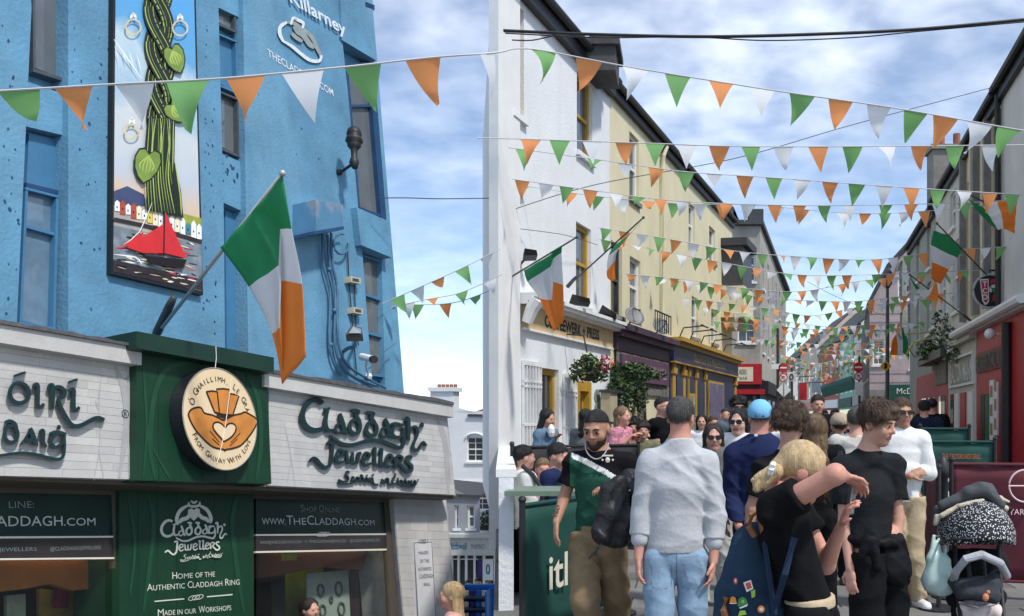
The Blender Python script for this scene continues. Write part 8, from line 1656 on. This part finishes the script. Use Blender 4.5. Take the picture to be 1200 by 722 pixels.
mb = MB(); mb.ball(P(646, 505, 12.15), .05, .05, .09, 10); mb.build('white_shirt', M_SWH, g.root)
extra('seated man in navy with short black hair at the left tables', 652, 524, 9.6, 70, C_('navy_cotton', (.016, .024, .075)), DK, H_BLACK, 'short', H=1.70, zg=-.36, sleeve=1, fore=1, hpitch=12, hs=1.15)
extra('person with black hair and white cardigan at the left edge', 612, 528, 8.7, 120, C_('white_cardigan', (.66, .66, .63)), DK, H_BLACK, 'short', True, H=1.62, zg=-.26, sleeve=1, fore=1, loose=.04)
mb = MB(); mb.tube([P(612, 546, 8.55), P(624, 556, 8.5), P(634, 572, 8.5)], .02, 6); tag(mb.build('bag_strap', M_BLACK), 'black bag strap across the white cardigan at left', 'strap')
extra('red faced seated drinker between the navy man and the white cardigan', 636, 534, 10.2, 20, C_('pink_top', (.5, .3, .26)), DK, H_LBR, 'short', H=1.62, zg=-.45, skin='pink')
extra('dark haired person half hidden behind the man in green', 686, 480, 12.4, 150, C_('grey_marl', (.18, .18, .18)), DK, H_BLACK, 'long', True)
extra('woman in a pink floral dress standing by the stone pub', 728, 477, 11.8, 60, mat('pink_floral_cloth', (.5, .20, .26), .8, .75, 26), mat('pink_floral_cloth', (.5, .20, .26)), H_LBR, 'longback', True, size=.7, ov={'wr': (740, 511, -.1), 'er': (730, 520, -.1), 'dr': (745, 509, -.1)})
extra('seated person in dark red by the floral dress', 743, 493, 12.6, 0, C_('dark_red_top', (.16, .02, .025)), DK, H_BLACK, 'tousled', H=1.62, zg=-.02)
extra('seated girl in an olive top by the stone pub', 754, 495, 11.9, 5, C_('olive_top', (.15, .15, .09)), DK, H_DBR, 'tousled', True, H=1.6, zg=-.03)
extra('man in a black t-shirt and sunglasses by the ochre pub pillar', 775, 466, 12.4, 62, C_('black_cotton', (.006, .006, .007)), DK, H_BLACK, 'crop', glasses=True, ov={'wl': (770, 511, -.15), 'el': (766, 512, 0)})
extra('small dark haired figure beyond the woman in the grey jacket', 822, 486, 14.5, 0, C_('white_vest', (.72, .72, .72)), DK, H_BLACK, 'long', True)
extra('distant figure with auburn hair by the ochre pub', 835, 488, 15.5, 30, C_('grey_marl', (.18, .18, .18)), DK, H_BR, 'short', True)
extra('man in a black coat walking up the middle of the street', 958, 464, 13.5, 5, C_('black_coat', (.009, .009, .011)), DK, H_DBR, 'short', sleeve=1, fore=1, loose=.045)
g = extra('person in a tan cap and pink top with a black backpack', 984, 487, 9.6, 178, C_('pale_pink_top', (.62, .48, .47)), DK, H_DBR, 'short', True, hs=1.15)
v = Vox(.01); v.ell(hp(g, 0, -.01, .045), [.095*g.hs, .11*g.hs, .09*g.hs], [tuple(a) for a in g.ax], .02); v.cut(hp(g, 0, 0, .012), -g.ax[2]); v.mesh('cap', C_('tan_cap', (.40, .33, .23)), g.root)
v = Vox(.012); c = P(984, 530, 9.42); v.cone(c+Vector((0, 0, .05)), c-Vector((0, 0, .22)), .13, .15, .03, ((0, 1, 0), .5)); v.mesh('backpack', M_PCB, g.root); mb = MB()
for s in (-1, 1): mb.tube([P(984+s*7, 507, 9.5), P(984+s*10, 512, 9.42), P(984+s*5, 522, 9.36)], .025, 6)
mb.build('strap', M_BLACK, g.root)
extra('grey haired person in cream just left of the teenage boy', 1003, 480, 9.0, 170, C_('cream_top', (.66, .62, .55)), DK, H_GREY, 'short', sleeve=1, fore=1)
extra('pair of dark jackets by the red shop, nearer figure', 1083, 470, 15.0, 170, C_('navy_jacket', (.015, .02, .04)), DK, H_BLACK, 'short', sleeve=1, fore=1, loose=.04)
extra('pair of dark jackets by the red shop, further figure', 1092, 468, 17.0, 160, C_('black_coat', (.009, .009, .011)), DK, H_BLACK, 'short', sleeve=1, fore=1, loose=.04)
# the distant crowd: three built figures, copied
protos = []
for i, (tm, hm, st, fm) in enumerate(((C_('black_coat', (.009, .009, .011)), H_DBR, 'short', False), (C_('white_vest', (.72, .72, .72)), H_LBR, 'long', True), (C_('teal_jacket', (.04, .16, .18)), H_BLACK, 'short', False), (C_('red_jacket', (.35, .03, .03)), H_BR, 'short', False))):
    protos.append(extra('x', 970, CY-(1.7-EYE)*F/24, 24, 10, tm, DNM, hm, st, fm, sleeve=1, fore=1))
used = set(); rc_ = random.Random(9)
spots = [(942, 19), (948, 27), (966, 20), (972, 25), (978, 18), (990, 22), (996, 28), (1001, 19), (1008, 24), (953, 33), (962, 38), (970, 44), (985, 36), (980, 52), (1012, 30), (930, 22), (937, 30), (915, 20), (1020, 21), (1032, 26), (1068, 22), (975, 31), (958, 23), (1048, 24), (850, 18), (905, 17)]
lab = ['figure in a black coat in the distant crowd', 'light topped figure in the distant crowd', 'teal jacketed figure in the distant crowd', 'red jacketed figure in the distant crowd']
crowd = {}
spots += [(944, 40), (952, 45), (968, 60), (988, 42), (1000, 36), (933, 38), (924, 28), (1016, 27), (1056, 27), (1076, 25), (975, 21), (993, 31), (1005, 45), (962, 29), (983, 27), (940, 24), (870, 22), (1027, 33)]
for n_, (x, Y) in enumerate(spots):
    i = n_ % 4; p = P(x, CY, Y); src = protos[i].root
    if i in used:
        r_ = src.copy(); COL.objects.link(r_)
        for ch in src.children: c = ch.copy(); COL.objects.link(c); c.parent = r_
    else: r_ = src; used.add(i)
    s_ = rc_.uniform(.93, 1.06); r_.location = (p.x, Y, 0); r_.scale = (s_, s_, s_); r_.rotation_euler = (0, 0, rc_.choice([0, 3.1, .4, 2.8, -.5])); crowd.setdefault(i, []).append((x, r_))
ORD = ['leftmost', 'second from left', 'third from left', 'fourth from left', 'fifth from left', 'sixth from left', 'seventh from left', 'eighth from left', 'ninth from left', 'tenth from left', 'eleventh from left', 'twelfth from left']
for i, lst in crowd.items():
    for k, (x, r_) in enumerate(sorted(lst, key=lambda q_: q_[0])): tag(r_, '%s, %s of its kind' % (lab[i], ORD[k]), 'person', 'distant crowd')
# ---- people in the lower lane
extra('blonde woman with sunglasses on her head beside the corner pier', 531, 683, 8.0, -78, C_('white_strap_top', (.62, .35, .30)), DNM, H_BLOND, 'longback', True, zg=-1.42, hs=1.05)
extra('dark haired head passing in front of the shop window', 362, 702, 8.6, 60, C_('black_cotton', (.006, .006, .007)), DK, H_DBR, 'longback', True, zg=-1.48)
for i, (x, y, hm, tm, lb) in enumerate(((527, 681, H_BLACK, DK, 'dark haired figure in black furthest left beyond the blonde woman'), (549, 680, H_DBR, C_('grey_marl', (.18, .18, .18)), 'brown haired figure in grey behind the blue stand'), (560, 678, H_BLACK, C_('white_vest', (.72, .72, .72)), 'black haired figure in white behind the blue stand'), (573, 682, H_LBR, C_('pink_top', (.5, .3, .26)), 'light haired figure in pink right of the blue stand'))): extra(lb, x, y, 21.5+i*.6, 10, tm, DK, hm, 'short', zg=P(x, y, 21.5+i*.6).z-1.72)
